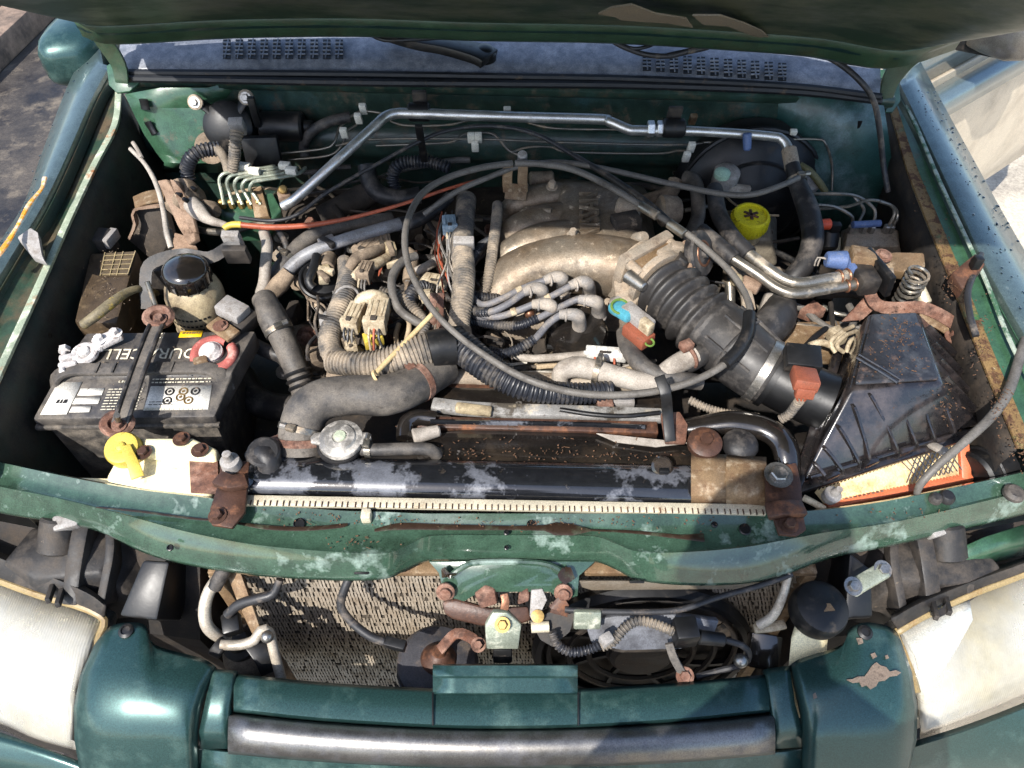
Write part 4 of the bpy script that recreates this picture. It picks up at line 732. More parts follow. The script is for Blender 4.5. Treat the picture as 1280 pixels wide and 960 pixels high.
# ================================================================ washer bottle (front)
wb = thing('washer_bottle', 'cream washer bottle with round yellow cap in front of battery', 'bottle', P(190, 600, 0.88))
tp_ = [(128, 600), (152, 556), (168, 545), (215, 547), (272, 562), (270, 590), (262, 628), (190, 618)]
MB().prism([P(x, y, 0.985) for x, y in tp_], (0, 0.01, -0.12)).build('body', 'cream', wb, bevel=0.012, bseg=3)
MB().prism([P(x, y, 1.0) for x, y in ((176, 546), (240, 546), (272, 560), (270, 574), (236, 572), (178, 566))], (0, 0.0, -0.02)).build('shoulder', 'cream', wb, bevel=0.006, bseg=3)
MB().prism([P(x, y, 0.975) for x, y in ((84, 596), (100, 600), (160, 612), (240, 632), (262, 634), (262, 612), (150, 598))], (0, 0.0, -0.05)).build('flange', 'cream', wb, bevel=0.004)
c = P(156, 563, 0.997); k = MPP(156, 563, 1.0)
yc = MB().lathe([(21 * k, -0.014), (22 * k, -0.012), (22 * k, 0.008), (20 * k, 0.012), (16 * k, 0.013), (6 * k, 0.012), (5 * k, 0.016), (1 * k, 0.017)], c, (0.05, -0.3, 1), 30).build('cap', 'yellow', wb)
MB().strip([c + Vector((0.008, -0.004, 0.016)), c + Vector((0.022, -0.026, 0.009)), c + Vector((0.030, -0.042, 0.0))], (0.012, 0.016), 0.004).build('cap_tab', 'yellow', yc, bevel=0.001)
MB().torus(c + Vector((0, -0.004, 0.013)), (0.05, -0.3, 1), 0.006, 0.0016, 16, 6).build('cap_ring', 'yellow', yc)
for (x, y) in ((227, 549), (250, 563), (179, 566)): MB().hexbolt(P(x, y, 1.003), (0, 0, 1), 0.007, 0.006).build('bolt', 'rust_dark', wb)
MB().prism([P(x, y, 0.992) for x, y in ((236, 574), (272, 572), (274, 618), (238, 616))], (0, 0.002, -0.004)).build('bracket', 'rust', wb, bevel=0.001)

# radiator end brackets
def rbracket(label, poly, z, bolts, m='rust_dark', cat='bracket'):
    o = MB().prism([P(x, y, z) for x, y in poly], (0, 0.001, -0.006)).build('radiator_bracket', m, None, bevel=0.0015); tag(o, label, cat)
    for (x, y, z2) in bolts: MB().hexbolt(P(x, y, z2), (0, -0.1, 1), 0.007, 0.008).build('bolt', m, o)
    return o
o = rbracket('rusty bracket holding the left end of the radiator', [(276, 574), (312, 576), (308, 618), (306, 640), (290, 660), (264, 656), (262, 636), (272, 606)], 1.005, [(289, 580, 1.008), (272, 645, 1.005), (296, 603, 1.006)])
MB().lathe([(0.013, 0), (0.012, 0.012), (0.006, 0.014), (0.0055, 0.026), (0.004, 0.027)], P(290, 582, 1.006), (0, 0, 1), 18).build('rubber_mount', 'connector_grey', o)
MB().strip(PP([(272, 598, 1.012), (290, 604, 1.014), (308, 600, 1.012)]), 0.02, 0.010).build('fold', 'rust_dark', o, bevel=0.002)
# ================================================================ left rear corner
wm = thing('wiper_motor', 'black wiper motor bolted high on the left of the firewall', 'wiper motor', P(300, 200, 1.0))
c = P(287, 158, 1.06); axm = Vector((0.05, -0.85, 0.5))
MB().lathe([(0.046, -0.05), (0.046, 0), (0.043, 0.012), (0.030, 0.020), (0.006, 0.022)], c, axm, 28).build('gearbox', 'black', wm)
MB().lathe([(0.028, 0), (0.028, 0.01), (0.018, 0.012)], c + Vector((-0.035, -0.02, -0.03)), axm, 20).build('gearbox_foot', 'dusty', wm)
MB().cyl(P(326, 158, 1.05), P(380, 158, 1.05), 0.026, 0.026, 24, 0.004).build('motor_can', 'black', wm); MB().cyl(P(380, 158, 1.05), P(392, 158, 1.05), 0.012, 0.010, 16, 0.002).build('end_boss', 'black', wm)
for (x, y, z) in ((247, 128, 1.10), (310, 122, 1.105), (352, 215, 1.0)):
    e = MB().tube([P(x, y, z), P((x * 2 + 287) / 3, (y * 2 + 150) / 3, z - 0.01), c], [0.012, 0.012, 0.016], 12, flat=0.5).build('mount_ear', 'black', wm)
    MB().lathe([(0.013, 0), (0.013, 0.006), (0.009, 0.008), (0.009, 0.004)], P(x, y, z) + Vector((0, -0.006, 0.004)), axm, 20).build('grommet', 'alu_dusty', e); MB().hexbolt(P(x, y, z) + Vector((0, -0.012, 0.007)), axm, 0.006, 0.006).build('bolt', 'steel', e)
pb('connector', None, None, 297, 158, 1.10, (18, 12, 22), (20, 0, 5), 'connector_grey', 0.002, wm)
pb('cover_plate', None, None, 328, 190, 1.04, (44, 12, 40), (-12, 0, 4), 'black', 0.003, wm); pb('bracket_arm', None, None, 318, 140, 1.09, (9, 8, 40), (0, 0, 4), 'black', 0.002, wm)
hose('corrugated_conduit', 'black corrugated conduit arching down from the wiper motor', 'conduit', [(274, 186, 1.06), (254, 188, 1.065), (240, 196, 1.06), (234, 210, 1.04), (236, 226, 1.02)], 8.5, 'conduit_dark', (4.4, 1.0))
hose('conduit', 'dusty wiring sleeve dropping straight from the wiper motor plug', 'conduit', [(296, 164, 1.105), (294, 180, 1.09), (293, 196, 1.065), (290, 214, 1.04)], [8, 7, 7, 6], 'conduit', (4, 0.7))
hose('conduit', 'short bent wiring sleeve beside the wiper motor gearbox', 'conduit', [(266, 184, 1.065), (276, 190, 1.06), (283, 204, 1.04), (286, 216, 1.03)], 6, 'conduit')
# dusty actuator and its folded bracket
va = thing('cruise_actuator', 'dust-coated actuator with folded metal bracket by left inner wing', 'actuator', P(230, 300, 0.92))
MB().lathe([(0.030, 0), (0.033, 0.008), (0.033, 0.035), (0.026, 0.045), (0.010, 0.048)], P(240, 258, 0.99), (-0.3, -0.3, 1), 26).build('body', 'dusty', va)
MB().lathe([(0.017, 0), (0.016, 0.02), (0.009, 0.03)], P(256, 262, 1.0), (0.8, -0.4, 0.2), 18).build('nozzle', 'dusty', va)
MB().prism(PP([(196, 226, 1.05), (208, 224, 1.05), (240, 275, 1.0), (244, 300, 0.98), (236, 306, 0.97), (222, 282, 0.99), (208, 250, 1.03)]), (0.006, 0.004, -0.006)).build('fin_plate', 'sheet_dirty', va, bevel=0.001)
MB().prism(PP([(212, 224, 1.05), (222, 226, 1.05), (238, 262, 1.02), (245, 290, 0.99), (238, 292, 0.985), (226, 262, 1.02)]), (0.004, 0.003, -0.006)).build('fin_plate', 'sheet_dirty', va, bevel=0.001)
MB().strip(PP([(168, 254, 1.02), (184, 247, 1.025), (206, 244, 1.025)]), 0.034, 0.004).build('bracket_top', 'rust_tan', va, bevel=0.001)
MB().strip(PP([(200, 256, 1.018), (172, 260, 1.018), (168, 270, 1.01), (170, 280, 1.0), (162, 298, 0.98)]), 0.004, 0.014, up=(0, -1, 0.2)).build('bracket_edge', 'sheet_dirty', va)
MB().prism(PP([(170, 262, 1.012), (200, 258, 1.012), (212, 300, 0.96), (196, 330, 0.93), (160, 300, 0.96)]), (0.01, 0.01, -0.01)).build('bracket_web', 'dusty_dark', va, bevel=0.001)
MB().prism(PP([(218, 290, 0.97), (238, 296, 0.97), (246, 308, 0.96), (214, 312, 0.96)]), (0, 0, -0.03)).build('foot', 'sheet_dirty', va, bevel=0.002)
for (x, y) in ((224, 243), (242, 236), (232, 250)): MB().box(P(x, y, 1.035), (0.012, 0.006, 0.006), (0, 0, -0.6)).build('slot_mark', 'black_clean', va, bevel=0.001)
hose('vacuum_boot', 'pale rubber boot tapering into a hose on the dusty actuator', 'hose', [(240, 256, 1.02), (248, 264, 1.02), (262, 275, 1.015), (278, 280, 1.01), (284, 283, 1.012)], [11, 11, 6, 4.5, 4.5], 'rubber_pale' if 'rubber_pale' in M else (mk('rubber_pale', S(150, 142, 132), 0.7, 0, [(S(100, 90, 80), 0.3, 30, 0.9, 0, 0.14)]) or 'rubber_pale'))
ro = MB().tube(PP([(163, 186, 1.10), (182, 206, 1.095), (196, 232, 1.085), (204, 262, 1.07), (208, 288, 1.055), (214, 310, 1.04)]), [0.0035, 0.0035, 0.004, 0.004, 0.0045, 0.0045], 10).build('cable_stub', 'rubber_pale'); tag(ro, 'loose forked cable stub standing up beside the left inner wing', 'cable')
MB().tube(PP([(166, 178, 1.11), (172, 187, 1.105), (177, 197, 1.10)]), 0.0032, 8).build('fork_end', 'rubber_pale', ro); MB().lathe([(0.007, 0), (0.0075, 0.012)], P(209, 288, 1.052), (0.1, -0.4, -1), 12).build('collar', 'rubber', ro)
# brake pipe block
bb = thing('brake_pipe_block', 'green bracket with bent brake pipes and brass unions', 'pipe block', P(310, 265, 0.95))
MB().prism(PP([(268, 258, 0.985), (340, 240, 1.0), (352, 262, 0.985), (330, 285, 0.97), (282, 285, 0.97)]), (0, 0, -0.03)).build('bracket', 'paint_bay', bb, bevel=0.003)
MB().prism(PP([(312, 236, 1.01), (326, 232, 1.012), (336, 270, 0.985), (318, 272, 0.985)]), (0.003, 0.002, -0.01)).build('plate', 'rust_tan', bb, bevel=0.001)
for i in range(5):
    x = 274 + i * 9.5; y0 = 218 + i * 2.5
    MB().tube(PP([(x + 6 + i * 2, 256, 0.995), (x + 3, 240, 1.01), (x, y0 + 8, 1.025), (x + 4, y0, 1.035), (x + 16, y0 - 3, 1.035), (x + 42 + i * 4, y0 - 6 - i, 1.03), (x + 70, y0 - 10 - i * 2, 1.025)]), 0.0032, 8).build('pipe', 'zinc', bb)
    MB().lathe([(0.0045, 0), (0.006, 0.002), (0.006, 0.014), (0.004, 0.016)], P(x + 6 + i * 2, 260, 0.985), (-0.1, 0.1, 1), 6).build('union', 'brass', bb)
for (x, y) in ((306, 208), (318, 214), (356, 207), (364, 213)): pb('pipe_clip', None, None, x, y, 1.04, (14, 8, 8), (0, 0, -8), 'white_clip', 0.001, bb)
mk('flap', S(40, 84, 62), 0.5, 0, [(S(150, 130, 100), 0.35, 30, 0.8, 0, 0.1)])
pb('banjo', None, None, 356, 246, 1.02, (16, 14, 12), (0, 0, 20), 'sheet_dirty', 0.003, bb); MB().cyl(P(352, 242, 1.01), P(354, 236, 1.04), 0.008, 0.007, 16, 0.002).build('bleeder', 'brass', bb)

# ================================================================ air-conditioning line along the firewall
ac = thing('air_conditioning_pipe', 'bright aluminium pipe crossing the whole firewall', 'pipe', P(640, 150, 1.0))
acp = [(354, 258, 1.02), (372, 246, 1.035), (420, 202, 1.075), (468, 158, 1.10), (480, 147, 1.104), (494, 142, 1.106), (520, 142, 1.106), (640, 146, 1.105), (748, 149, 1.104), (762, 152, 1.104), (786, 162, 1.098), (800, 163, 1.098), (870, 164, 1.098), (960, 170, 1.098), (978, 175, 1.095), (986, 188, 1.085), (990, 204, 1.075)]
MB().tube(PP(acp), px_r(acp, [6.5] * 3 + [6.5] * 8 + [6.5, 6, 6, 6, 6.5, 7]), 14, step=0.006).build('pipe', 'alu', ac, angle=60)
for x, y in ((813, 161), (825, 161)): MB().cyl(P(x - 4, y, 1.1), P(x + 5, y, 1.1), 0.0135, 0.0135, 6, 0.0015).build('union_nut', 'alu', ac)
for x, y in ((524, 140), (842, 160)):
    cl = MB().cyl(P(x - 14, y, 1.104), P(x + 14, y, 1.104), 0.0155, 0.0155, 20, 0.003).build('rubber_clamp', 'black', ac); pb('clamp_tab', None, None, x + 1, y - 17, 1.12, (18, 6, 24), (15, 0, 0), 'black_dusty', 0.002, cl)
st = pb('clamp_stay', None, None, 527, 180, 1.085, (9, 5, 70), (20, 0, 0), 'black', 0.001, ac)
MB().cyl(P(986, 186, 1.087), P(991, 212, 1.07), 0.0125, 0.0125, 18, 0.002).build('ferrule', 'alu_dusty', ac); MB().cyl(P(934, 166, 1.11), P(934, 188, 1.085), 0.0075, 0.0065, 14, 0.002).build('service_cap', 'blue', ac)
hose('air_conditioning_hose', 'thick dusty black hose bending down past the brake reservoir', 'hose', [(990, 206, 1.075), (997, 230, 1.06), (1010, 262, 1.045), (1016, 296, 1.03), (1008, 326, 1.015), (992, 346, 1.0), (978, 362, 0.98)], [9, 11, 13.5, 13.5, 13.5, 13, 12], 'rubber_dark', seg=18)
# thin lines and clips on the firewall
def line(label, pts, rpx, m='steel_pipe'): hose('brake_line', label, 'brake line', pts, rpx, m, seg=8, group='thin lines on the firewall')
line('upper thin brake line dipping below the aluminium pipe', [(438, 146, 1.08), (452, 139, 1.085), (478, 142, 1.085), (490, 152, 1.075), (512, 157, 1.07), (560, 156, 1.07), (590, 150, 1.075), (640, 148, 1.075), (690, 160, 1.07), (780, 162, 1.07)], 1.6)
line('lower straight brake line running across the firewall to the right', [(420, 182, 1.04), (470, 174, 1.045), (600, 174, 1.045), (700, 178, 1.042), (850, 181, 1.04), (900, 176, 1.045), (980, 182, 1.045)], 1.5)
line('third brake line looping round the white clips', [(470, 182, 1.03), (560, 178, 1.035), (580, 168, 1.045), (610, 166, 1.045), (622, 172, 1.04), (636, 188, 1.02), (650, 194, 1.015)], 1.8)
line('brake line stepping over the wall behind the throttle', [(640, 190, 1.02), (660, 184, 1.025), (690, 184, 1.025), (712, 190, 1.02), (820, 192, 1.02), (850, 188, 1.025), (880, 193, 1.02)], 1.5)
line('thin pipe running to the right corner with square bend', [(880, 178, 1.05), (960, 175, 1.06), (1020, 174, 1.065), (1032, 180, 1.06), (1040, 206, 1.02), (1040, 238, 0.98)], 1.6)
line('thin line hugging the wall behind the left connector rail', [(436, 150, 1.06), (424, 160, 1.055), (418, 178, 1.04), (404, 186, 1.03), (350, 192, 1.02)], 1.6)
line('second bent line beside the left connector rail', [(446, 156, 1.055), (434, 164, 1.05), (428, 180, 1.035), (412, 194, 1.02), (360, 200, 1.01)], 1.6)
for i, (x, y, z) in enumerate(((454, 136, 1.09), (448, 148, 1.08), (430, 166, 1.06), (634, 140, 1.095), (589, 172, 1.055), (598, 172, 1.055), (594, 183, 1.04), (866, 149, 1.09), (864, 184, 1.05), (858, 196, 1.035), (990, 168, 1.07))):
    lab = ['white clip on the thin line left of the clamp', 'lower white clip left of the clamp', 'white clip on the bent line beside the wiper motor', 'white clip behind the long aluminium pipe', 'left of the paired white clips in mid wall', 'right of the paired white clips in mid wall',
           'lowest of the white clips in mid wall', 'tan clip above the pipe union on the right', 'upper of two clips above the brake booster', 'lower of two clips above the brake booster', 'white clip where the pipe turns towards the right corner'][i]
    pb('line_clip', lab, 'clip', x, y, z, (9, 6, 16), (20, 0, 0), 'white_clip' if i != 7 else 'rust_tan', 0.0015, None, 'line clips on the firewall')
# heater hoses and other tubing in the left rear
hose('heater_hose', 'thick grey heater hose rising from the left rear', 'hose', [(338, 352, 0.97), (352, 334, 0.985), (376, 306, 1.0), (402, 290, 1.005), (440, 280, 1.0), (490, 274, 0.99)], [9, 10, 10, 10, 9, 9], 'rubber', seg=16)
hose('heater_pipe', 'smooth silver-grey pipe sweeping below the red hose', 'pipe', [(350, 352, 0.985), (368, 330, 1.0), (392, 314, 1.012), (430, 300, 1.018), (470, 288, 1.018), (500, 280, 1.015)], [8.5, 8.5, 8, 8, 8, 8], 'heater_pipe' if 'heater_pipe' in M else (mk('heater_pipe', S(128, 128, 130), 0.45, 0.2, [(S(90, 84, 78), 0.3, 26, 0.8, 0, 0.12)]) or 'heater_pipe'), seg=16)
hose('hose', 'black hose continuing the smooth pipe behind the connectors', 'hose', [(498, 281, 1.012), (520, 276, 1.012), (545, 262, 1.015), (562, 246, 1.02)], [9, 9, 8, 7], 'rubber_dark', seg=14)
tag(MB().tube(PP([(336, 368, 0.97), (350, 355, 0.985), (362, 340, 0.998)]), [0.014, 0.015, 0.012], 14).build('hose_fitting', 'dusty'), 'dusty sleeve joining the smooth pipe to its hose', 'fitting')
rh = thing('red_hose', 'thin reddish hose with a yellow tip crossing behind the engine', 'hose', P(450, 268, 1.0))
MB().tube(PP([(300, 281, 1.03), (340, 284, 1.03), (390, 281, 1.03), (440, 272, 1.035), (500, 256, 1.045), (560, 236, 1.055), (610, 222, 1.06), (640, 214, 1.06)]), [0.0048, 0.0048, 0.0045, 0.0034, 0.003, 0.0028, 0.0028, 0.0028], 10).build('tube', 'red_hose', rh)
MB().tube(PP([(280, 286, 1.025), (286, 282, 1.028), (294, 280.5, 1.03), (302, 281, 1.03)]), 0.0055, 10).build('tip', 'yellow', rh)
hose('speedometer_cable', 'thin black cable sloping up the firewall to the middle', 'cable', [(300, 272, 1.02), (340, 276, 1.025), (372, 268, 1.03), (410, 240, 1.05), (470, 206, 1.075), (530, 174, 1.095), (570, 161, 1.10), (620, 158, 1.10), (670, 168, 1.095), (720, 196, 1.085), (770, 228, 1.08), (820, 262, 1.075), (860, 300, 1.06), (900, 330, 1.045)], [2.4] * 8 + [3] * 6, 'cable_dark')
hose('thick_black_hose', 'black hose curling out of the firewall behind the manifold', 'hose', [(458, 206, 1.02), (462, 226, 1.0), (474, 242, 0.99), (500, 248, 0.985), (525, 244, 0.985)], 11, 'rubber_dark', seg=16)
hose('corrugated_conduit', 'blue-black corrugated conduit curling below the firewall clamp', 'conduit', [(494, 236, 0.99), (491, 220, 1.01), (498, 206, 1.03), (516, 202, 1.035), (540, 203, 1.035), (562, 210, 1.03)], 7, 'conduit_dark', (4.2, 1.2))
hose('hose', 'dusty broad hose lying at the firewall foot', 'hose', [(400, 272, 0.96), (424, 262, 0.965), (450, 248, 0.97), (470, 238, 0.98)], [14, 16, 16, 14], 'dusty_dark', seg=16)
hose('wall_hose', 'dark hose arching off the firewall beside the wiper motor', 'hose', [(382, 196, 1.0), (380, 180, 1.02), (390, 164, 1.05), (412, 152, 1.065), (438, 146, 1.07)], 6.5, 'rubber_dark', seg=12)
# ================================================================ radiator and shroud
rad = thing('radiator', 'black plastic radiator top tank with dried water stains', 'radiator', P(630, 620, 0.60))
def tank_row(x, yb, yt): return [P(x, yb, 0.972), P(x, yb - 3, 0.988), P(x, yb - 10, 0.997), P(x, yb - 26, 1.002), P(x, yt + 10, 1.002), P(x, yt + 2, 0.996), P(x, yt + 2, 0.96)]
tr = [tank_row(x, 619 + (x - 312) * 0.024, 568 + (x - 312) * 0.022) for x in (310, 322, 400, 480, 560, 640, 720, 800, 870, 950)]
MB().grid(catmull_rows(tr, 4)).build('top_tank', 'tank', rad, solid=0.003, angle=60)
MB().sphere(P(316, 600, 0.985), 0.022, 14, 8, (0.6, 1.1, 0.9)).build('tank_end', 'tank', rad)
cs = MB().strip(PP([(308, 626, 0.990), (630, 632, 0.990), (956, 638, 0.990)]), 0.014, 0.006).build('crimp_bar', 'crimp', rad, bevel=0.001)
nt_ = MB()
for i in range(80):
    x = 314 + i * 8.1 + random.uniform(-1, 1); p = P(x, 626.5 + (x - 308) * 0.0185, 0.9935); nt_.box(p + Vector((0, -0.002, 0)), (0.0011, 0.007, 0.002))
o = nt_.build('crimp_gaps', 'rust_dark', rad); o['kind'] = 'stuff'
MB().box((-0.02, 0.505, 0.72), (0.66, 0.022, 0.48)).build('core', 'fin_tube', rad)
MB().box(P(458, 645, 0.993), (0.012, 0.014, 0.014)).build('clip', 'crimp', rad, bevel=0.002)
nk = MB().lathe([(0.024, -0.02), (0.024, 0.0), (0.030, 0.002), (0.030, 0.006)], P(426, 557, 1.002), (0, -0.05, 1), 24).build('filler_neck', 'rubber_dark', rad)
cc = P(427, 552, 1.010); k = MPP(427, 552, 1.01)
mk('cap_metal', S(150, 146, 140), 0.42, 0.6, [(S(196, 190, 180), 0.35, 50, 0.7, 0.1, 0.12), (S(90, 80, 70), 0.2, 70, 0.8, 0, 0.1)], bump=0.1)
cap = MB().lathe([(27 * k, 0), (28 * k, 0.003), (27 * k, 0.008), (20 * k, 0.010), (18 * k, 0.013), (10 * k, 0.014), (9 * k, 0.012), (1 * k, 0.012)], cc, (0, -0.08, 1), 32).build('filler_cap', 'cap_metal', rad)
for s_ in (-1, 1): MB().prism([cc + Vector((s_ * 22 * k, -0.010, 0.003)), cc + Vector((s_ * 36 * k, -0.007, 0.003)), cc + Vector((s_ * 38 * k, 0.002, 0.003)), cc + Vector((s_ * 34 * k, 0.009, 0.003)), cc + Vector((s_ * 22 * k, 0.010, 0.003))], (0, 0, 0.005)).build('tab', 'cap_metal', cap, bevel=0.0015)
MB().lathe([(8 * k, 0), (7 * k, 0.002), (1 * k, 0.0028)], cc + Z3 * 0.0125, (0, -0.08, 1), 18).build('rivet', 'print_green_pale' if 'print_green_pale' in M else (mk('print_green_pale', S(176, 184, 160), 0.5, 0.1) or 'print_green_pale'), cap)
hose('overflow_hose', 'short grey overflow hose leaving the radiator cap to the right', 'hose', [(452, 562, 1.002), (470, 562, 1.004), (510, 561, 1.002), (538, 562, 0.998), (546, 570, 0.985)], 8, 'rubber', seg=14)
el = MB().tube(PP([(338, 590, 0.99), (336, 574, 1.005), (326, 568, 1.008), (314, 572, 1.0)]), [0.016, 0.016, 0.013, 0.011], 14).build('vent_elbow', 'rubber_dark'); tag(el, 'short black elbow on the left end of the radiator tank', 'hose elbow')
MB().lathe([(0.020, 0), (0.021, 0.003), (0.018, 0.006)], P(330, 566, 1.012), (0.1, -0.2, 1), 20).build('elbow_cap', 'rubber_dark', el)
plg = MB().lathe([(0.013, 0), (0.014, 0.010), (0.011, 0.013), (0.004, 0.013)], P(826, 585, 0.995), (0.0, -0.4, 1), 16).build('drain_plug', 'black_wet'); tag(plg, 'black knob plug on the right part of the radiator tank', 'plug'); MB().box(P(829, 592, 1.0), (0.012, 0.006, 0.018)).build('grip', 'black_clean', plg, bevel=0.001)
# upper hose
uh = thing('upper_radiator_hose', 'fat grey dusty radiator hose bending from tank to engine', 'hose', P(400, 540, 0.98))
up = [(377, 566, 0.980), (377, 540, 1.0), (384, 515, 1.015), (405, 499, 1.022), (440, 494, 1.022), (482, 494, 1.018), (514, 483, 1.012), (540, 467, 1.004), (556, 458, 0.998)]
MB().tube(PP(up), px_r(up, [29, 28, 27, 26, 25, 26, 25, 24, 23]), 22, step=0.006).build('hose', 'rubber', uh, angle=70)
def ring_on(par, pts, t, rpx, m='rust', wd=0.010):
    a = P(*pts[0]); b = P(*pts[1]); d = (b - a).normalized(); c = a.lerp(b, t); r_ = MPP(*pts[0]) * rpx
    return MB().lathe([(r_ - 0.002, -wd / 2), (r_, -wd / 2), (r_, wd / 2), (r_ - 0.002, wd / 2)], c, d, 24).build('hose_clamp', m, par, angle=50)
cl = ring_on(uh, [(377, 556, 0.988), (377, 540, 1.0)], 0.3, 30.5); MB().box(P(345, 552, 1.0), (0.018, 0.012, 0.012), (0, 0, 0.5)).build('clamp_screw', 'rust', cl, bevel=0.001)
cl = ring_on(uh, [(514, 483, 1.012), (540, 467, 1.004)], 0.35, 26.5); MB().box(P(512, 458, 1.035), (0.012, 0.016, 0.010), (0, 0, 0.6)).build('clamp_screw', 'rust', cl, bevel=0.001)
# fan shroud
sh = thing('fan_shroud', 'wet black fan shroud panel littered with needles', 'fan shroud', P(650, 560, 0.90))
MB().prism(PP([(418, 588, 0.985), (452, 572, 0.985), (500, 552, 0.985), (540, 540, 0.984), (600, 534, 0.983), (720, 538, 0.983), (760, 545, 0.984), (860, 556, 0.985), (872, 570, 0.985), (872, 594, 0.985), (640, 590, 0.988)]), (0, 0.004, -0.012)).build('top_panel', 'black_wet', sh, bevel=0.003)
MB().prism(PP([(745, 541, 0.990), (862, 553, 0.992), (820, 558, 0.992), (770, 552, 0.990)]), (0, 0.0, -0.003)).build('pale_flap', 'rubber_pale', sh, bevel=0.001)
MB().prism(PP([(526, 519, 0.992), (822, 526, 0.992), (824, 542, 0.988), (520, 534, 0.988)]), (0, 0.004, -0.02)).build('lip', 'rust_dark', sh, bevel=0.003)
MB().tube(PP([(538, 527, 0.997), (640, 529, 0.997), (740, 531, 0.997), (806, 534, 0.996)]), 0.0035, 8).build('lip_rib', 'tank', sh)
mk('edge_alu', S(160, 158, 154), 0.5, 0.4, [(S(70, 64, 56), 0.4, 24, 0.7, 0, 0.06), (S(196, 180, 150), 0.2, 40, 0.9, 0, 0.1)])
MB().strip(PP([(540, 506, 0.99), (600, 512, 0.99), (720, 516, 0.99), (828, 520, 0.99)]), 0.02, 0.012).build('rear_rail', 'edge_alu', sh, bevel=0.003)
MB().box(P(592, 512, 1.0), (0.05, 0.014, 0.012), (0, R(4), R(-6))).build('foam_strip', 'cream_dirty', sh, bevel=0.004)
MB().tube(PP([(506, 548, 0.985), (508, 530, 0.99), (522, 522, 0.992), (545, 524, 0.99)]), 0.012, 12).build('corner_hose', 'black_wet', sh)
MB().cyl(P(516, 546, 0.995), P(550, 538, 0.995), 0.011, 0.008, 14, 0.002).build('pale_stub', 'rubber_pale', sh)
# black beam right behind the shroud
bm_ = thing('engine_crossbar', 'dark metal ledge between the shroud and the engine', 'engine ledge', P(640, 500, 0.9))
MB().prism(PP([(560, 478, 0.975), (628, 478, 0.975), (632, 503, 0.97), (560, 504, 0.97)]), (0, 0.01, -0.05)).build('block', 'rust_dark', bm_, bevel=0.004)
MB().tube(PP([(540, 470, 0.975), (640, 474, 0.975), (740, 478, 0.975), (830, 482, 0.975)]), 0.012, 12).build('rail', 'alu_dusty', bm_)
MB().strip(PP([(540, 498, 0.965), (700, 502, 0.965), (830, 506, 0.965)]), 0.03, 0.02).build('ledge', 'black_wet', bm_, bevel=0.004)
MB().box(P(770, 500, 0.985), (0.05, 0.02, 0.012), (0, 0, 0)).build('label_plate', 'connector_grey', bm_, bevel=0.002); MB().box(P(756, 505, 0.99), (0.022, 0.02, 0.012), (0, 0, 0.1)).build('nut_plate', 'rust', bm_, bevel=0.002)

# ================================================================ engine mass underneath
en = thing('engine', 'dust-covered engine block filling the middle of the bay', 'engine', (0, 0.85, 0.45))
MB().box((0.0, 0.88, 0.66), (0.62, 0.50, 0.36)).build('block', 'near_black', en, bevel=0.02)
MB().hull8([P(390, 500, 0.80), P(600, 500, 0.80), P(640, 340, 0.80), P(400, 330, 0.80)], [P(410, 468, 0.90), P(590, 470, 0.91), P(620, 340, 0.93), P(430, 335, 0.91)]).build('left_cover', 'dusty_dark', en, bevel=0.015, bseg=3)
MB().hull8([P(600, 490, 0.80), P(860, 480, 0.80), P(860, 330, 0.80), P(640, 330, 0.80)], [P(612, 460, 0.91), P(800, 460, 0.91), P(830, 350, 0.92), P(630, 340, 0.92)]).build('right_cover', 'dusty_dark', en, bevel=0.015, bseg=3)
MB().hull8([P(330, 330, 0.80), P(660, 300, 0.80), P(660, 220, 0.80), P(330, 230, 0.80)], [P(350, 320, 0.88), P(640, 290, 0.92), P(640, 235, 0.92), P(360, 240, 0.88)]).build('rear_case', 'dusty_dark', en, bevel=0.015, bseg=3)
rr = random.Random(5)
for i in range(46):     # bolts and bosses over the castings
    x = rr.uniform(340, 640); y = rr.uniform(270, 470); z = 0.915 + rr.uniform(-0.01, 0.03)
    MB().hexbolt(P(x, y, z), (rr.uniform(-.2, .2), -0.1, 1), rr.uniform(0.006, 0.010), rr.uniform(0.008, 0.02)).build('bolt', rr.choice(['alu_dusty', 'dusty', 'rust', 'steel']), en)
for i in range(34):     # cast lumps and ribs
    x = rr.uniform(350, 640); y = rr.uniform(280, 480); z = 0.90 + rr.uniform(-0.01, 0.04)
    MB().box(P(x, y, z), (rr.uniform(0.015, 0.05), rr.uniform(0.015, 0.04), rr.uniform(0.02, 0.05)), (rr.uniform(-.2, .2), rr.uniform(-.2, .2), rr.uniform(0, 3)), rr.uniform(0.7, 1)).build('boss', rr.choice(['alu_dusty', 'dusty', 'dusty_dark', 'black_dusty', 'dusty']), en, bevel=0.004)

# ================================================================ intake manifold
im = thing('intake_manifold', 'cast bronze-coloured intake manifold with curved runners and raised lettering', 'intake manifold', P(720, 330, 0.9))
def runner(pts, rp): MB().tube(PP(pts), px_r(pts, rp), 22, step=0.008).build('runner', 'alu_cast', im, angle=70)
runner([(614, 398, 0.945), (624, 370, 0.975), (650, 346, 0.998), (688, 334, 1.008), (732, 330, 1.012), (780, 336, 1.012), (822, 350, 1.01)], [26, 31, 34, 36, 38, 38, 36])
runner([(622, 336, 0.985), (640, 318, 1.008), (668, 304, 1.02), (700, 298, 1.022), (730, 298, 1.016)], [19, 20, 22, 23, 22])
runner([(628, 306, 0.985), (648, 288, 1.012), (680, 276, 1.02), (718, 272, 1.016)], [18, 20, 21, 21])
runner([(634, 272, 0.985), (654, 255, 1.012), (690, 248, 1.02), (718, 248, 1.016)], [17, 19, 20, 20])
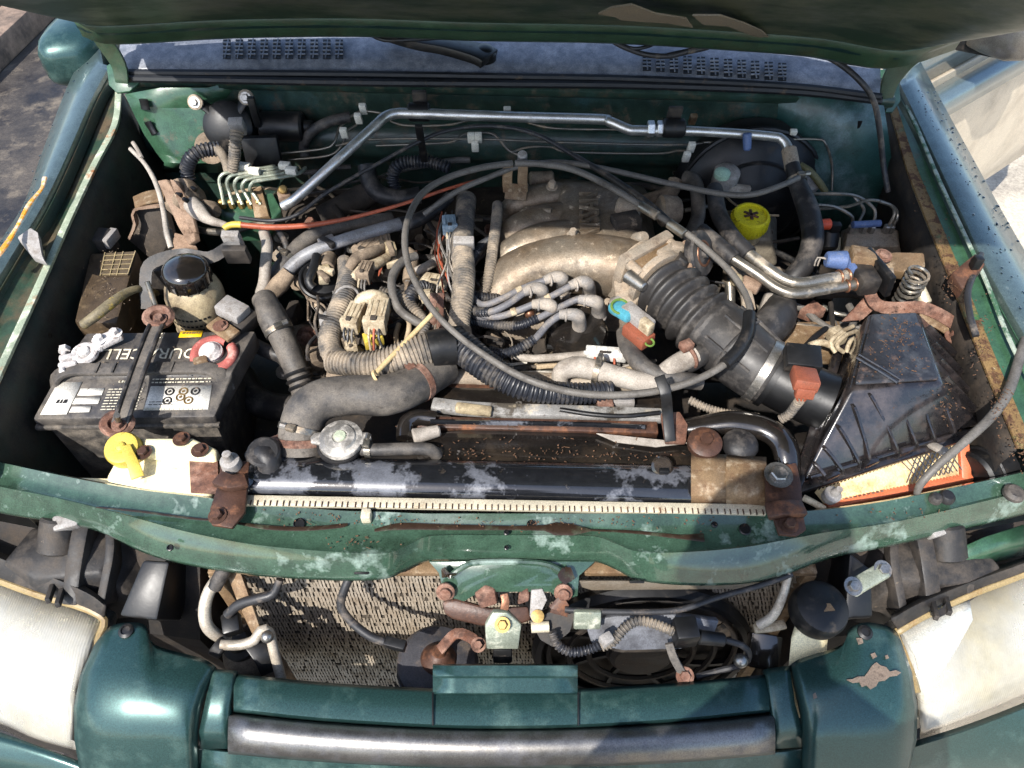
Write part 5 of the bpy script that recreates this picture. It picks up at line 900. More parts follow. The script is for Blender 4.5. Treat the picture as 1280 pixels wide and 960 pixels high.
MB().hull8([P(690, 330, 0.98), P(830, 340, 0.98), P(812, 232, 0.98), P(690, 222, 0.98)], [P(700, 305, 1.045), P(800, 312, 1.045), P(778, 232, 1.052), P(700, 226, 1.052)]).build('plenum', 'alu_cast', im, bevel=0.016, bseg=4)
MB().prism(PP([(612, 404, 0.95), (640, 380, 0.96), (700, 360, 0.97), (800, 372, 0.97), (800, 392, 0.95), (640, 410, 0.94)]), (0, 0, -0.04)).build('lower_flange', 'alu_dusty', im, bevel=0.006)
up_ = (P(733, 236, 1.05) - P(736, 302, 1.045)).normalized()
text_mb('NISSAN', 0.036, 0.0034, plane_mtx(P(738, 268, 1.0530), up_, (-1, 0, 0)) @ Matrix.Diagonal((0.92, 1.25, 1, 1))).build('lettering', 'alu_cast', im, smooth=False)
for (x, y, z) in ((716, 294, 1.05), (665, 358, 0.99), (690, 234, 1.06), (648, 246, 1.03)): MB().hexbolt(P(x, y, z), (0, -0.1, 1), 0.006, 0.012).build('bolt', 'alu_dusty', im)
MB().tube(PP([(650, 266, 1.035), (664, 262, 1.038), (690, 264, 1.045)]), 0.006, 10).build('vacuum_stub', 'alu_cast', im)
MB().prism(PP([(648, 248, 1.03), (666, 240, 1.035), (660, 228, 1.04), (640, 234, 1.035)]), (0, 0, -0.01)).build('bracket_pad', 'alu_dusty', im, bevel=0.002)
# cable bracket: bent rusty fork
cb = thing('cable_bracket', 'rusty forked bracket holding the cables above the manifold', 'bracket', P(645, 235, 1.03))
for x in (636, 655): MB().strip(PP([(x - 1, 240, 1.045), (x - 2, 226, 1.065), (x - 1, 206, 1.09)]), 0.016, 0.003, up=(0, -1, 0.4)).build('prong', 'rust_tan', cb, bevel=0.001)
MB().strip(PP([(644, 250, 1.035), (645, 240, 1.045), (646, 230, 1.06)]), 0.036, 0.003, up=(0, -1, 0.4)).build('stem', 'rust_tan', cb, bevel=0.001); MB().cyl(P(653, 202, 1.085), P(653, 192, 1.105), 0.008, 0.008, 12, 0.002).build('stud', 'connector_grey', cb)
# rear plumbing of the manifold
tag(MB().cyl(P(662, 224, 1.03), P(692, 222, 1.03), 0.013, 0.012, 16, 0.003).build('vacuum_port', 'dusty'), 'dusty round vacuum port behind the manifold', 'fitting')
eg = thing('idle_valve', 'dirty cylindrical idle valve on the right of manifold', 'valve', P(800, 270, 0.98))
MB().cyl(P(770, 262, 1.04), P(800, 268, 1.04), 0.022, 0.022, 18, 0.004).build('body', 'alu_dusty', eg); MB().box(P(782, 280, 1.045), (0.045, 0.03, 0.03), (0, 0, 0.3)).build('flange', 'dusty_dark', eg, bevel=0.004)
MB().cyl(P(824, 264, 1.04), P(850, 262, 1.04), 0.026, 0.022, 18, 0.004).build('canister', 'dusty', eg); MB().cyl(P(796, 300, 1.04), P(806, 296, 1.06), 0.012, 0.009, 12, 0.002).build('plug', 'alu_dusty', eg)
hose('water_elbow', 'dusty curved water elbow behind the idle valve', 'hose', [(800, 252, 1.01), (822, 248, 1.02), (838, 240, 1.03), (844, 226, 1.04)], [9, 10, 10, 9], 'dusty', seg=14)
hose('hose', 'dusty upright hose left of the brake reservoir', 'hose', [(858, 222, 1.045), (868, 226, 1.05), (872, 244, 1.04), (872, 272, 1.02), (862, 296, 1.01)], 9, 'rubber', seg=14)

# ================================================================ throttle body and intake duct
tb = thing('throttle_unit', 'dusty cast throttle body with cable wheel and bolts', 'throttle body', P(830, 350, 0.98))
da = (P(905, 428, 1.01) - P(822, 350, 1.03)).normalized(); c0 = P(808, 340, 1.03); xa, ya = frame(da)
MB().lathe([(0.038, -0.03), (0.040, 0), (0.040, 0.03), (0.046, 0.032), (0.046, 0.05), (0.044, 0.055)], c0, da, 32).build('bore', 'alu_dusty', tb)
def oriented_box(c, sx, sy, sz): return [c + xa * (a * sx) + ya * (b * sy) + da * (d * sz) for d, a, b in ((-1, -1, -1), (-1, 1, -1), (-1, 1, 1), (-1, -1, 1))], [c + xa * (a * sx) + ya * (b * sy) + da * (d * sz) for d, a, b in ((1, -1, -1), (1, 1, -1), (1, 1, 1), (1, -1, 1))]
MB().hull8(*oriented_box(c0 - da * 0.014, 0.05, 0.046, 0.009)).build('flange', 'alu_dusty', tb, bevel=0.004)
for a_, b_ in ((-1, -1), (1, -1), (1, 1), (-1, 1)): MB().cyl(c0 + xa * a_ * 0.040 + ya * b_ * 0.036 - da * 0.02, c0 + xa * a_ * 0.040 + ya * b_ * 0.036 + da * 0.018, 0.0085, 0.0085, 14, 0.002).build('bolt_boss', 'alu_dusty', tb)
MB().box(P(818, 322, 1.065), (0.07, 0.018, 0.012), (0, 0, R(38))).build('rail', 'rust_tan', tb, bevel=0.002); MB().box(P(836, 318, 1.07), (0.03, 0.024, 0.016), (0, 0, R(38))).build('lever', 'alu_dusty', tb, bevel=0.002)
MB().cyl(P(784, 344, 1.06), P(806, 360, 1.06), 0.011, 0.008, 14, 0.002).build('stop_screw', 'steel', tb)
wc = P(868, 318, 1.06)
MB().lathe([(0.032, 0), (0.035, 0.003), (0.030, 0.006), (0.030, 0.009), (0.035, 0.012), (0.032, 0.015), (0.008, 0.016), (0.007, 0.022)], wc, (0.75, -0.45, 0.5), 32).build('cable_wheel', 'rubber_dark', tb)
MB().torus(wc + Vector((0.75, -0.45, 0.5)).normalized() * 0.014, (0.75, -0.45, 0.5), 0.018, 0.003, 24, 6).build('return_spring', 'copper', tb)
for i, (x, y, z, w_) in enumerate(((846, 310, 1.075, 0.02), (858, 306, 1.075, 0.016), (850, 326, 1.07, 0.022), (840, 332, 1.06, 0.018), (862, 332, 1.06, 0.02), (876, 308, 1.07, 0.014))): MB().box(P(x, y, z), (w_, w_ * 0.7, w_ * 0.8), (0.3 * i, 0.2, 0.7 * i)).build('link', ['alu_dusty', 'sheet_dirty', 'black_dusty'][i % 3], tb, bevel=0.002)
MB().prism(PP([(766, 350, 1.03), (790, 345, 1.035), (800, 372, 1.03), (792, 384, 1.02), (770, 380, 1.02)]), (0.004, 0.004, -0.02)).build('side_casting', 'alu_dusty', tb, bevel=0.004)
ts = thing('throttle_sensor_plug', 'blue-green tagged sensor plug joined to a brown plug', 'connector', P(795, 405, 0.98))
MB().box(P(779, 388, 1.045), (0.026, 0.040, 0.016), (R(-10), 0, R(38))).build('tag', 'teal', ts, bevel=0.005); MB().torus(P(775, 383, 1.052), (0, -0.2, 1), 0.012, 0.002, 16, 6).build('tag_rim', 'print_green', ts)
MB().box(P(797, 398, 1.045), (0.020, 0.052, 0.022), (0, 0, R(38))).build('plug', 'connector_grey', ts, bevel=0.003); MB().box(P(798, 418, 1.03), (0.026, 0.042, 0.020), (0, 0, R(38))).build('plug', 'brown_plastic', ts, bevel=0.003)
MB().box(P(808, 408, 1.05), (0.012, 0.02, 0.02), (0, 0, R(38))).build('latch', 'connector', ts, bevel=0.002); MB().torus(P(812, 428, 1.035), (0, -0.2, 1), 0.006, 0.0016, 14, 6).build('seal_ring', 'print_green', ts)
dc = thing('intake_duct', 'black ribbed rubber intake duct from throttle to air filter', 'intake duct', P(880, 430, 0.97))
bp = [(820, 350, 1.03), (842, 370, 1.03), (866, 392, 1.026), (892, 414, 1.02)]
kk = MPP(850, 380, 1.03); bl = PP(bp); pp, par = spline(bl, 0.002); rings = []; acc = 0; n = len(pp)
tl = sum((pp[i] - pp[i - 1]).length for i in range(1, n))
mb = MB(); tan = [(pp[min(i + 1, n - 1)] - pp[max(i - 1, 0)]).normalized() for i in range(n)]; x_, y_ = frame(tan[0])
for i in range(n):
    if i: q_ = tan[i - 1].rotation_difference(tan[i]); x_ = q_ @ x_; y_ = q_ @ y_; acc += (pp[i] - pp[i - 1]).length
    ph = acc / tl * 6.5; rr_ = (40 + 4.5 * math.sin(2 * math.pi * ph) if 0.03 < acc / tl < 0.92 else 41) * kk
    rings.append([pp[i] + x_ * math.cos(2 * math.pi * j / 32) * rr_ + y_ * math.sin(2 * math.pi * j / 32) * rr_ for j in range(32)])
mb.loft(rings).build('bellows', 'rubber_dark2' if 'rubber_dark2' in M else (mk('rubber_dark2', S(44, 42, 41), 0.5, 0, [(S(110, 104, 98), 0.25, 22, 0.85, 0, 0.16)], var=0.2) or 'rubber_dark2'), dc, angle=80)
tp2 = [(886, 409, 1.02), (905, 424, 1.018), (925, 442, 1.015), (948, 460, 1.01), (966, 470, 1.006)]
MB().tube(PP(tp2), px_r(tp2, [42, 44, 43, 41, 39]), 32, step=0.006).build('tube', 'rubber_dark2', dc, angle=70)
dd = (P(948, 460, 1.01) - P(905, 424, 1.018)).normalized(); ex, ey = frame(dd); up3 = Vector((0.1, -0.25, 1)); up3 = (up3 - dd * up3.dot(dd)).normalized(); sdv = dd.cross(up3)
a0_ = P(905, 424, 1.018); L_ = (P(950, 461, 1.01) - a0_).length; rA = MPP(905, 424, 1.02) * 44
for ang in (-40, 5, 50): # raised ribs
    u = up3 * math.cos(R(ang)) + sdv * math.sin(R(ang)); MB().tube([a0_ - dd * 0.01 + u * (rA + 0.001), a0_ + dd * L_ * 0.5 + u * rA * 0.985, a0_ + dd * L_ + u * rA * 0.94], 0.0025, 6).build('rib', 'rubber_dark2', dc)
for t in (0.35,): MB().torus(a0_ + dd * L_ * t, dd, rA * 0.99, 0.0026, 32, 6).build('rib', 'rubber_dark2', dc)
ring_on(dc, [(822, 352, 1.03), (842, 370, 1.03)], 0.1, 45, 'alu_dusty', 0.012); ring_on(dc, [(948, 460, 1.01), (966, 470, 1.006)], 0.3, 43, 'steel', 0.012); ring_on(dc, [(948, 460, 1.01), (966, 470, 1.006)], 1.0, 42, 'black', 0.008)
st_ = MB().tube(PP([(938, 430, 1.02), (958, 412, 1.02), (972, 396, 1.01), (974, 378, 0.99)]), px_r([(938, 430, 1.02)] * 4, [22, 24, 24, 22]), 20).build('branch', 'rubber_dark2', dc)
MB().tube(PP([(880, 440, 1.02), (868, 448, 1.018), (856, 455, 1.01)]), 0.016, 14).build('breather_spout', 'rubber_dark2', dc)
bh = hose('breather_hose', 'dusty pale breather hose clamped to the intake duct', 'hose', [(868, 444, 1.024), (852, 452, 1.022), (838, 460, 1.018), (822, 474, 1.0)], [13, 13, 12, 12], 'rubber_pale', seg=16)
MB().torus(P(862, 446, 1.024), (P(868, 444, 1.024) - P(852, 452, 1.022)), 0.0155, 0.003, 20, 6).build('hose_clamp', 'rust', bh); MB().box(P(858, 432, 1.045), (0.018, 0.014, 0.012), (0, 0, 0.5)).build('clamp_screw', 'rust', bh, bevel=0.002)
maf = thing('air_flow_sensor', 'black air flow sensor tube with brown plug on top', 'air flow sensor', P(990, 480, 0.96))
m1 = [(966, 470, 1.008), (990, 483, 1.004), (1020, 497, 1.0), (1034, 503, 0.998)]
MB().tube(PP(m1), px_r(m1, [37, 37, 37, 38]), 30, step=0.01).build('tube', 'black_clean', maf, angle=70)
MB().box(P(1003, 448, 1.06), (0.046, 0.036, 0.020), (R(8), 0, R(-8))).build('sensor_block', 'black', maf, bevel=0.003)
MB().box(P(1006, 474, 1.062), (0.032, 0.034, 0.018), (R(-12), R(4), R(-8))).build('plug', 'brown_plastic', maf, bevel=0.003); MB().box(P(1006, 490, 1.055), (0.024, 0.012, 0.016), (R(-12), 0, R(-8))).build('plug_collar', 'brown_plastic', maf, bevel=0.002)
for x in (997, 1003, 1009): MB().tube(PP([(x, 491, 1.055), (x - 1, 498, 1.045), (1000, 506, 1.03)]), 0.0014, 6).build('wire', 'red_hose', maf)
hose('corrugated_conduit', 'thin corrugated conduit below the brown plug of the sensor', 'conduit', [(1000, 500, 1.04), (994, 508, 1.025), (986, 518, 1.01), (976, 524, 1.0)], 5.5, 'conduit', (4, 0.9))
hose('corrugated_conduit', 'pale corrugated conduit running under the intake duct', 'conduit', [(862, 500, 1.0), (884, 510, 1.0), (910, 517, 0.995), (950, 522, 0.99)], 5, 'conduit', (4, 0.8))
# ================================================================ distributor and plug leads
di = thing('distributor', 'round black distributor cap with grey ignition boots', 'distributor', P(722, 420, 0.93))
c = P(722, 410, 1.0); k = MPP(722, 405, 0.985)
MB().lathe([(0.040, -0.06), (0.042, -0.05), (0.044, -0.046), (0.046, -0.04), (0.046, -0.006), (0.042, 0), (0.018, 0.004), (0.004, 0.004)], c, (0.05, -0.15, 1), 32).build('cap', 'black_wet', di)
MB().lathe([(0.040, -0.12), (0.042, -0.10), (0.040, -0.061)], c, (0.05, -0.15, 1), 24).build('housing', 'alu_dusty', di)
mk('boot', S(120, 116, 112), 0.62, 0, [(S(60, 56, 54), 0.25, 50, 0.8, 0, 0.1), (S(164, 152, 138), 0.42, 30, 0.9, 0, 0.14)], var=0.15)
mk('lead_sheath', S(100, 99, 102), 0.55, 0, [(S(150, 138, 122), 0.3, 30, 0.9, 0, 0.14)], var=0.15)
LEADS = [((702, 348), [(680, 351), (655, 360), (628, 373), (606, 381), (590, 372), (584, 352), (590, 332), (606, 316)], 'rearmost grey ignition lead leaving the distributor boot'),
         ((676, 362), [(655, 366), (635, 380), (612, 390), (592, 388), (578, 372), (572, 350)], 'leftmost ignition lead with short elbow boot'),
         ((734, 354), [(712, 358), (690, 370), (664, 382), (636, 393), (604, 397), (582, 388)], 'bluish ignition lead with a pale band near its boot'),
         ((746, 378), [(722, 374), (700, 384), (672, 398), (648, 407), (620, 406), (596, 402), (570, 404)], 'ignition lead with the front right boot'),
         ((688, 382), [(668, 380), (648, 388), (622, 396), (598, 392), (580, 380), (566, 362), (566, 344)], 'middle ignition lead lying on the harness'),
         ((722, 395), [(702, 393), (686, 404), (668, 424), (648, 436), (628, 442), (612, 438)], 'foremost ignition lead curving down to the front')]
for i, ((bx, by), pts, lab) in enumerate(LEADS):
    zt = 1.035 + (5 - i) * 0.002; t = thing('ignition_lead', lab, 'ignition lead', P(bx, by, 0.98), 'ignition leads')
    MB().tube([P(bx + 2, by + 22, 0.985), P(bx + 2, by + 8, 1.015), P(bx, by, zt), P(bx - 8, by - 2, zt + 0.003), P(bx - 22, by + (pts[0][1] - by) * 0.9, zt)], [0.0115, 0.0105, 0.0100, 0.0088, 0.0068], 14).build('boot', 'boot', t, angle=70); MB().torus(P(bx + 2, by + 17, 0.996), (0, 0, 1), 0.0108, 0.0018, 18, 6).build('boot_collar', 'boot', t); MB().torus(P(bx - 14, by + (pts[0][1] - by) * 0.6, zt + 0.001), P(bx - 22, by + (pts[0][1] - by), zt) - P(bx, by, zt), 0.0085, 0.0016, 16, 6).build('boot_ring', 'boot', t)
    zs = [zt - 0.008 * j for j in range(len(pts))]
    MB().tube([P(bx - 16, by + (pts[0][1] - by) * 0.7, zt)] + [P(x, y, z) for (x, y), z in zip(pts, zs)], 0.0052, 10).build('cable', 'lead_sheath', t)
    if i in (0, 2, 4): p1 = P(*pts[1], zs[1]); p2 = P(*pts[2], zs[2]); MB().cyl(p1.lerp(p2, 0.1), p1.lerp(p2, 0.35), 0.0062, 0.0062, 12).build('band', 'connector', t)
    else: MB().tube([P(x, y, z) for (x, y), z in list(zip(pts, zs))[2:]], 0.0068, 10, corr=(0.0045, 0.0008)).build('sleeve', 'conduit_dark', t)
tag(MB().sphere(P(662, 392, 1.015), 0.008, 10, 8).build('brass_cap', 'copper'), 'tiny orange cap between the ignition leads', 'cap')
tag(MB().lathe([(0.014, 0), (0.016, 0.01), (0.010, 0.022), (0.004, 0.024)], P(770, 386, 1.0), (0.3, -0.2, 1), 18).build('vacuum_plug', 'connector_grey'), 'pale rounded cap beside the throttle sensor plug', 'cap')

# ================================================================ accelerator cable and other cables
loop = [(640, 204, 1.095), (600, 210, 1.10), (560, 222, 1.10), (530, 240, 1.10), (512, 268, 1.10), (506, 300, 1.10), (512, 336, 1.095), (534, 378, 1.085), (562, 410, 1.075), (600, 440, 1.065), (650, 470, 1.055), (704, 488, 1.048), (760, 494, 1.045), (820, 489, 1.048), (872, 474, 1.055), (912, 450, 1.065), (934, 416, 1.075), (936, 380, 1.08), (918, 346, 1.085), (886, 314, 1.09), (850, 286, 1.095), (806, 260, 1.098), (760, 232, 1.10), (716, 212, 1.10), (676, 205, 1.098), (644, 204, 1.095)]
ca = thing('accelerator_cable', 'long grey cable looping in a wide circle over the engine', 'cable', P(720, 495, 1.03))
MB().tube(PP(loop), px_r(loop, [4.2] * 10 + [4.8] * 6 + [4.2] * 10), 10, step=0.012).build('cable', 'cable', ca, angle=70)
for a, b in (((800, 257, 1.10), (822, 270, 1.10)), ((836, 279, 1.098), (856, 293, 1.096))): MB().cyl(P(*a), P(*b), 0.0075, 0.0075, 12, 0.001).build('adjuster', 'steel_pipe', ca)
MB().tube(PP([(906, 455, 1.066), (922, 438, 1.071), (934, 416, 1.077), (937, 392, 1.08)]), 0.0085, 12).build('sleeve', 'black', ca)
hose('cable', 'thinner grey cable running right across the rear of the bay', 'cable', [(530, 268, 1.03), (570, 240, 1.06), (610, 222, 1.075), (650, 208, 1.085), (700, 203, 1.09), (760, 212, 1.085), (830, 228, 1.08), (900, 242, 1.085), (940, 243, 1.09), (976, 232, 1.095), (998, 222, 1.09)], 3.6, 'cable')
hose('cable', 'second dark cable beside the looped cable on its right half', 'cable', [(720, 196, 1.09), (770, 226, 1.085), (815, 258, 1.08), (850, 290, 1.075), (876, 312, 1.07)], 4, 'cable_dark')
hose('cable', 'short grey cable looping down beside the cream plugs', 'cable', [(520, 320, 1.04), (504, 326, 1.045), (491, 344, 1.045), (491, 368, 1.04), (500, 388, 1.03), (520, 402, 1.02), (540, 410, 1.01)], 5.5, 'cable')

# ================================================================ wiring harness
hs = thing('wiring_harness', 'thick corrugated harness crossing in front of the engine', 'wiring harness', P(560, 450, 0.98))
h1 = [(414, 452, 1.01), (440, 455, 1.02), (468, 456, 1.024), (496, 450, 1.03), (524, 440, 1.034), (548, 434, 1.036), (566, 432, 1.036)]
MB().tube(PP(h1), px_r(h1, [14, 15, 17, 20, 21, 21, 21]), 16, corr=(0.0058, 0.0013)).build('conduit', 'conduit', hs, angle=30)
MB().tube(PP([(538, 437, 1.036), (552, 434, 1.037), (568, 432, 1.036)]), MPP(550, 434, 1.03) * 23.5, 18).build('tape', 'black', hs)
h2 = [(566, 428, 1.034), (580, 436, 1.034), (602, 454, 1.03), (626, 470, 1.024), (652, 483, 1.016), (684, 490, 1.008), (730, 492, 1.0), (764, 488, 0.998)]
MB().tube(PP(h2), px_r(h2, [20, 20, 19, 18, 16, 14, 13, 12]), 16, corr=(0.0062, 0.0015)).build('conduit', 'conduit_dark', hs, angle=30)
MB().box(P(572, 420, 1.04), (0.040, 0.026, 0.018), (0, R(5), R(8))).build('junction', 'black_dusty', hs, bevel=0.004)
h3 = [(430, 326, 1.0), (434, 346, 1.01), (430, 372, 1.014), (420, 398, 1.016), (412, 420, 1.014), (414, 440, 1.012), (428, 452, 1.012)]
MB().tube(PP(h3), px_r(h3, [8, 11, 13.5, 13.5, 13, 13, 13]), 16, corr=(0.0050, 0.0011)).build('conduit', 'conduit', hs, angle=30)
MB().torus(P(434, 372, 1.016), (0.3, -0.7, 0.3), 0.0175, 0.0022, 20, 6).build('tie', 'connector_grey', hs)
h4 = [(583, 250, 1.0), (580, 280, 1.02), (578, 310, 1.03), (580, 340, 1.035), (578, 372, 1.03), (574, 404, 1.02), (576, 424, 1.015)]
MB().tube(PP(h4), px_r(h4, [12, 12, 13, 13.5, 13.5, 13, 12]), 16, corr=(0.0050, 0.0011)).build('conduit', 'conduit', hs, angle=30)
MB().box(P(580, 304, 1.045), (0.032, 0.014, 0.022), (R(20), 0, 0)).build('clip', 'connector_grey', hs, bevel=0.002)
h5 = [(622, 256, 1.02), (620, 280, 1.03), (616, 310, 1.03), (612, 340, 1.02), (606, 364, 1.005), (590, 376, 1.0)]
MB().tube(PP(h5), px_r(h5, 6.5), 12, corr=(0.0045, 0.0009)).build('conduit', 'conduit', hs, angle=30)
h6 = [(614, 300, 1.0), (598, 312, 1.015), (584, 336, 1.02), (582, 356, 1.02), (594, 370, 1.01), (622, 374, 1.0)]
MB().tube(PP(h6), px_r(h6, 6.5), 12, corr=(0.0045, 0.0009)).build('conduit', 'conduit_dark', hs, angle=30)
h7 = [(516, 392, 1.01), (512, 376, 1.02), (516, 364, 1.024), (528, 358, 1.02), (536, 362, 1.01)]
MB().tube(PP(h7), px_r(h7, 7.5), 12, corr=(0.0045, 0.0011)).build('conduit', 'conduit_dark', hs, angle=30)
h8 = [(476, 366, 1.02), (500, 372, 1.02), (516, 388, 1.015), (534, 404, 1.01), (556, 410, 1.005), (580, 408, 1.0)]
MB().tube(PP(h8), px_r(h8, [8, 9, 9, 8, 7.5, 7]), 12, corr=(0.0048, 0.0011)).build('conduit', 'conduit', hs, angle=30)
h9 = [(500, 352, 0.98), (506, 330, 1.0), (510, 342, 1.0), (508, 376, 0.985)]
# loose wires in the harness
rr = random.Random(3)
for i in range(14):
    x0 = 552 + rr.uniform(-8, 24); y0 = 270 + rr.uniform(-10, 30); pts = [P(x0, y0, 1.02), P(x0 - 6 + rr.uniform(-8, 8), y0 + 30, 1.03), P(x0 + rr.uniform(-14, 8), y0 + 62, 1.02), P(x0 + rr.uniform(-14, 14), y0 + 90, 1.0)]
    MB().tube(pts, rr.uniform(0.0012, 0.002), 6).build('wire', rr.choice(['red_hose', 'cable', 'cable_dark', 'rubber_pale', 'connector_grey']), hs)
# connectors in the middle left
def conn(name, lab, px, py, z, size, rot, m, extra=None):
    t = thing(name, lab, 'connector', P(px, py, z - 0.02), 'wiring plugs'); k = MPP(px, py, z)
    MB().box(P(px, py, z), [q * k for q in size], [R(a) for a in rot]).build('shell', m, t, bevel=0.002)
    c, s_ = math.cos(R(rot[2])), math.sin(R(rot[2])); w_, d_, h_ = [q * k for q in size]
    def loc(dx, dy, dz): return P(px, py, z) + Vector((c * dx - s_ * dy, s_ * dx + c * dy, dz))
    for i in (-1, 0, 1): MB().box(loc(i * w_ * 0.3, -d_ * 0.05, h_ * 0.5), (w_ * 0.12, d_ * 0.8, 0.003), (0, 0, R(rot[2]))).build('rib', m, t, bevel=0.0008)
    MB().box(loc(0, -d_ * 0.42, 0.001), (w_ * 1.12, d_ * 0.24, h_ * 1.1), (0, 0, R(rot[2]))).build('collar', m, t, bevel=0.002)
    MB().box(loc(0, -d_ * 0.42, h_ * 0.6), (w_ * 0.3, d_ * 0.16, 0.006), (0, 0, R(rot[2]))).build('latch', 'dusty_dark', t, bevel=0.001)
    for i in range(3): a = loc((i - 1) * w_ * 0.25, -d_ * 0.5, 0); MB().tube([a, a + Vector((-s_ * -0.008, -0.012, -0.006)), a + Vector((rr.uniform(-.01, .01), -0.026, -0.03))], 0.0018, 6).build('wire', rr.choice(['cable', 'red_hose', 'connector', 'cable_dark']), t)
    return t
conn('wiring_plug', 'cream plug in the middle of the three front plugs', 443, 396, 1.03, (20, 38, 20), (0, 0, -12), 'connector')
conn('wiring_plug', 'larger cream plug with yellow-taped wires below it', 472, 394, 1.035, (25, 44, 22), (0, 0, -4), 'connector')
hose('taped_elbow', 'cream taped wiring elbow joining the two front plugs', 'wiring', [(447, 382, 1.035), (452, 374, 1.04), (466, 371, 1.042), (478, 374, 1.04), (484, 380, 1.03)], [6, 8, 9.5, 9, 7], 'connector', seg=12)
conn('wiring_plug', 'yellow-tipped plug just above the front harness', 466, 424, 1.01, (22, 18, 14), (0, 0, 24), 'yellow')
conn('wiring_plug', 'small pale plug above the left bend of the harness', 438, 430, 1.01, (14, 28, 14), (0, 0, 16), 'connector')
conn('wiring_plug', 'dusty plug standing behind the left upright conduit', 457, 340, 1.02, (16, 26, 18), (0, 0, -10), 'dusty')
conn('wiring_plug', 'pale blue-grey plug left of the upright centre conduit', 562, 282, 1.03, (17, 24, 16), (8, 0, 8), 'plug_blue' if 'plug_blue' in M else (mk('plug_blue', S(120, 138, 150), 0.55, 0, [(S(180, 186, 188), 0.3, 60, 0.8, 0, 0.1)]) or 'plug_blue'))
conn('wiring_plug', 'cream plug lying right of the short looped cable', 545, 352, 1.0, (30, 16, 14), (0, 0, -14), 'connector')
conn('wiring_plug', 'yellowish plug near the upright centre conduit', 558, 334, 1.005, (14, 24, 14), (0, 0, 26), 'cream_dirty')
conn('wiring_plug', 'long white plug in front of the distributor', 756, 442, 1.0, (48, 14, 14), (0, 0, -6), 'connector_white' if 'connector_white' in M else (mk('connector_white', S(206, 204, 198), 0.55, 0, [(S(150, 140, 124), 0.3, 60, 0.8, 0, 0.1)]) or 'connector_white'))
hose('wire_sleeve', 'pale wire sleeve leading left from the long white plug', 'wiring', [(732, 443, 1.0), (700, 446, 0.998), (664, 448, 0.995), (640, 444, 0.99)], 5, 'rubber_pale')
conn('wiring_plug', 'dusty plug on the left above the smooth pipe', 462, 312, 1.0, (24, 34, 20), (0, 0, -30), 'dusty')
conn('wiring_plug', 'dusty plug beside the black vacuum valve', 478, 304, 1.0, (22, 30, 18), (0, 0, 12), 'dusty')
hose('dusty_sleeve', 'dusty wiring sleeve bending over the left engine cover', 'wiring', [(436, 336, 1.02), (446, 322, 1.03), (462, 316, 1.028), (480, 310, 1.015)], [6, 7.5, 7.5, 6], 'dusty', seg=12)
hose('dusty_sleeve', 'second dusty sleeve below the bent one on the left', 'wiring', [(440, 350, 1.015), (454, 336, 1.022), (470, 330, 1.018), (484, 322, 1.01)], [6, 7, 7, 6], 'connector', seg=12)
for i, (pts, r_, m_, lab) in enumerate(((( (486, 350, 0.97), (500, 322, 0.99), (514, 320, 0.99), (512, 352, 0.975) ), 9, 'dusty', 'upright dusty hose inside the short cable loop'), (((520, 340, 0.99), (536, 332, 0.995), (552, 322, 0.99)), 6, 'rubber_pale', 'pale stub pipe behind the cable loop'),
        (((392, 352, 0.975), (384, 366, 0.97), (398, 388, 0.955), (410, 402, 0.945)), 4, 'rubber_pale', 'thin pale pipe slanting behind the left hose'), (((360, 336, 0.985), (380, 362, 0.975), (396, 384, 0.96)), 4, 'dusty', 'dusty thin pipe parallel to the pale one'),
        (((330, 290, 1.01), (334, 306, 1.02), (332, 330, 1.01), (330, 352, 0.99), (326, 366, 0.97)), 7, 'rubber_pale', 'dusty wrapped pipe rising behind the black hose'), (((344, 282, 1.01), (352, 294, 1.01), (358, 310, 1.0), (348, 322, 0.985)), 4, 'cable_dark', 'small dark loop of hose below the red one'))):
    hose('small_pipe', lab, 'pipe', pts, r_, m_, seg=12)
# dipstick and its rusty stay
dk = thing('dipstick', 'thin tan dipstick rod slanting across the connectors', 'dipstick', P(470, 470, 1.0))
MB().cyl(P(547, 386, 1.06), P(470, 466, 1.045), 0.0036, 0.0036, 10).build('rod', 'dip' if 'dip' in M else (mk('dip', S(190, 166, 122), 0.6, 0.1) or 'dip'), dk); MB().torus(P(470, 470, 1.045), (1, 0.2, 0.5), 0.007, 0.0022, 16, 6).build('eye', 'dip', dk)
by = thing('rusty_stay', 'upright rusty sheet stay beside the dipstick', 'bracket', P(545, 420, 0.98))
for x in (541, 550): MB().strip(PP([(x, 420, 1.0), (x, 392, 1.03), (x + 1, 366, 1.055)]), 0.010, 0.003, up=(0.3, -1, 0.2)).build('leaf', 'rust', by, bevel=0.0008)
# black vacuum valve on the left
vv = thing('vacuum_valve', 'round black vacuum valve with side spouts left of the plugs', 'valve', P(400, 360, 0.95))
MB().lathe([(0.030, -0.03), (0.032, -0.004), (0.030, 0.002), (0.024, 0.004), (0.004, 0.006)], P(404, 346, 1.0), (0.25, -0.35, 1), 28).build('body', 'black_clean', vv); MB().torus(P(402, 350, 0.998), (0.25, -0.35, 1), 0.032, 0.004, 28, 8).build('rim', 'black_clean', vv)
MB().tube(PP([(396, 320, 1.02), (392, 336, 1.02), (386, 352, 1.012), (392, 360, 1.005)]), 0.0075, 10).build('spout', 'black', vv); MB().cyl(P(412, 322, 1.0), P(408, 336, 1.01), 0.013, 0.012, 16, 0.002).build('dusty_neck', 'dusty', vv)
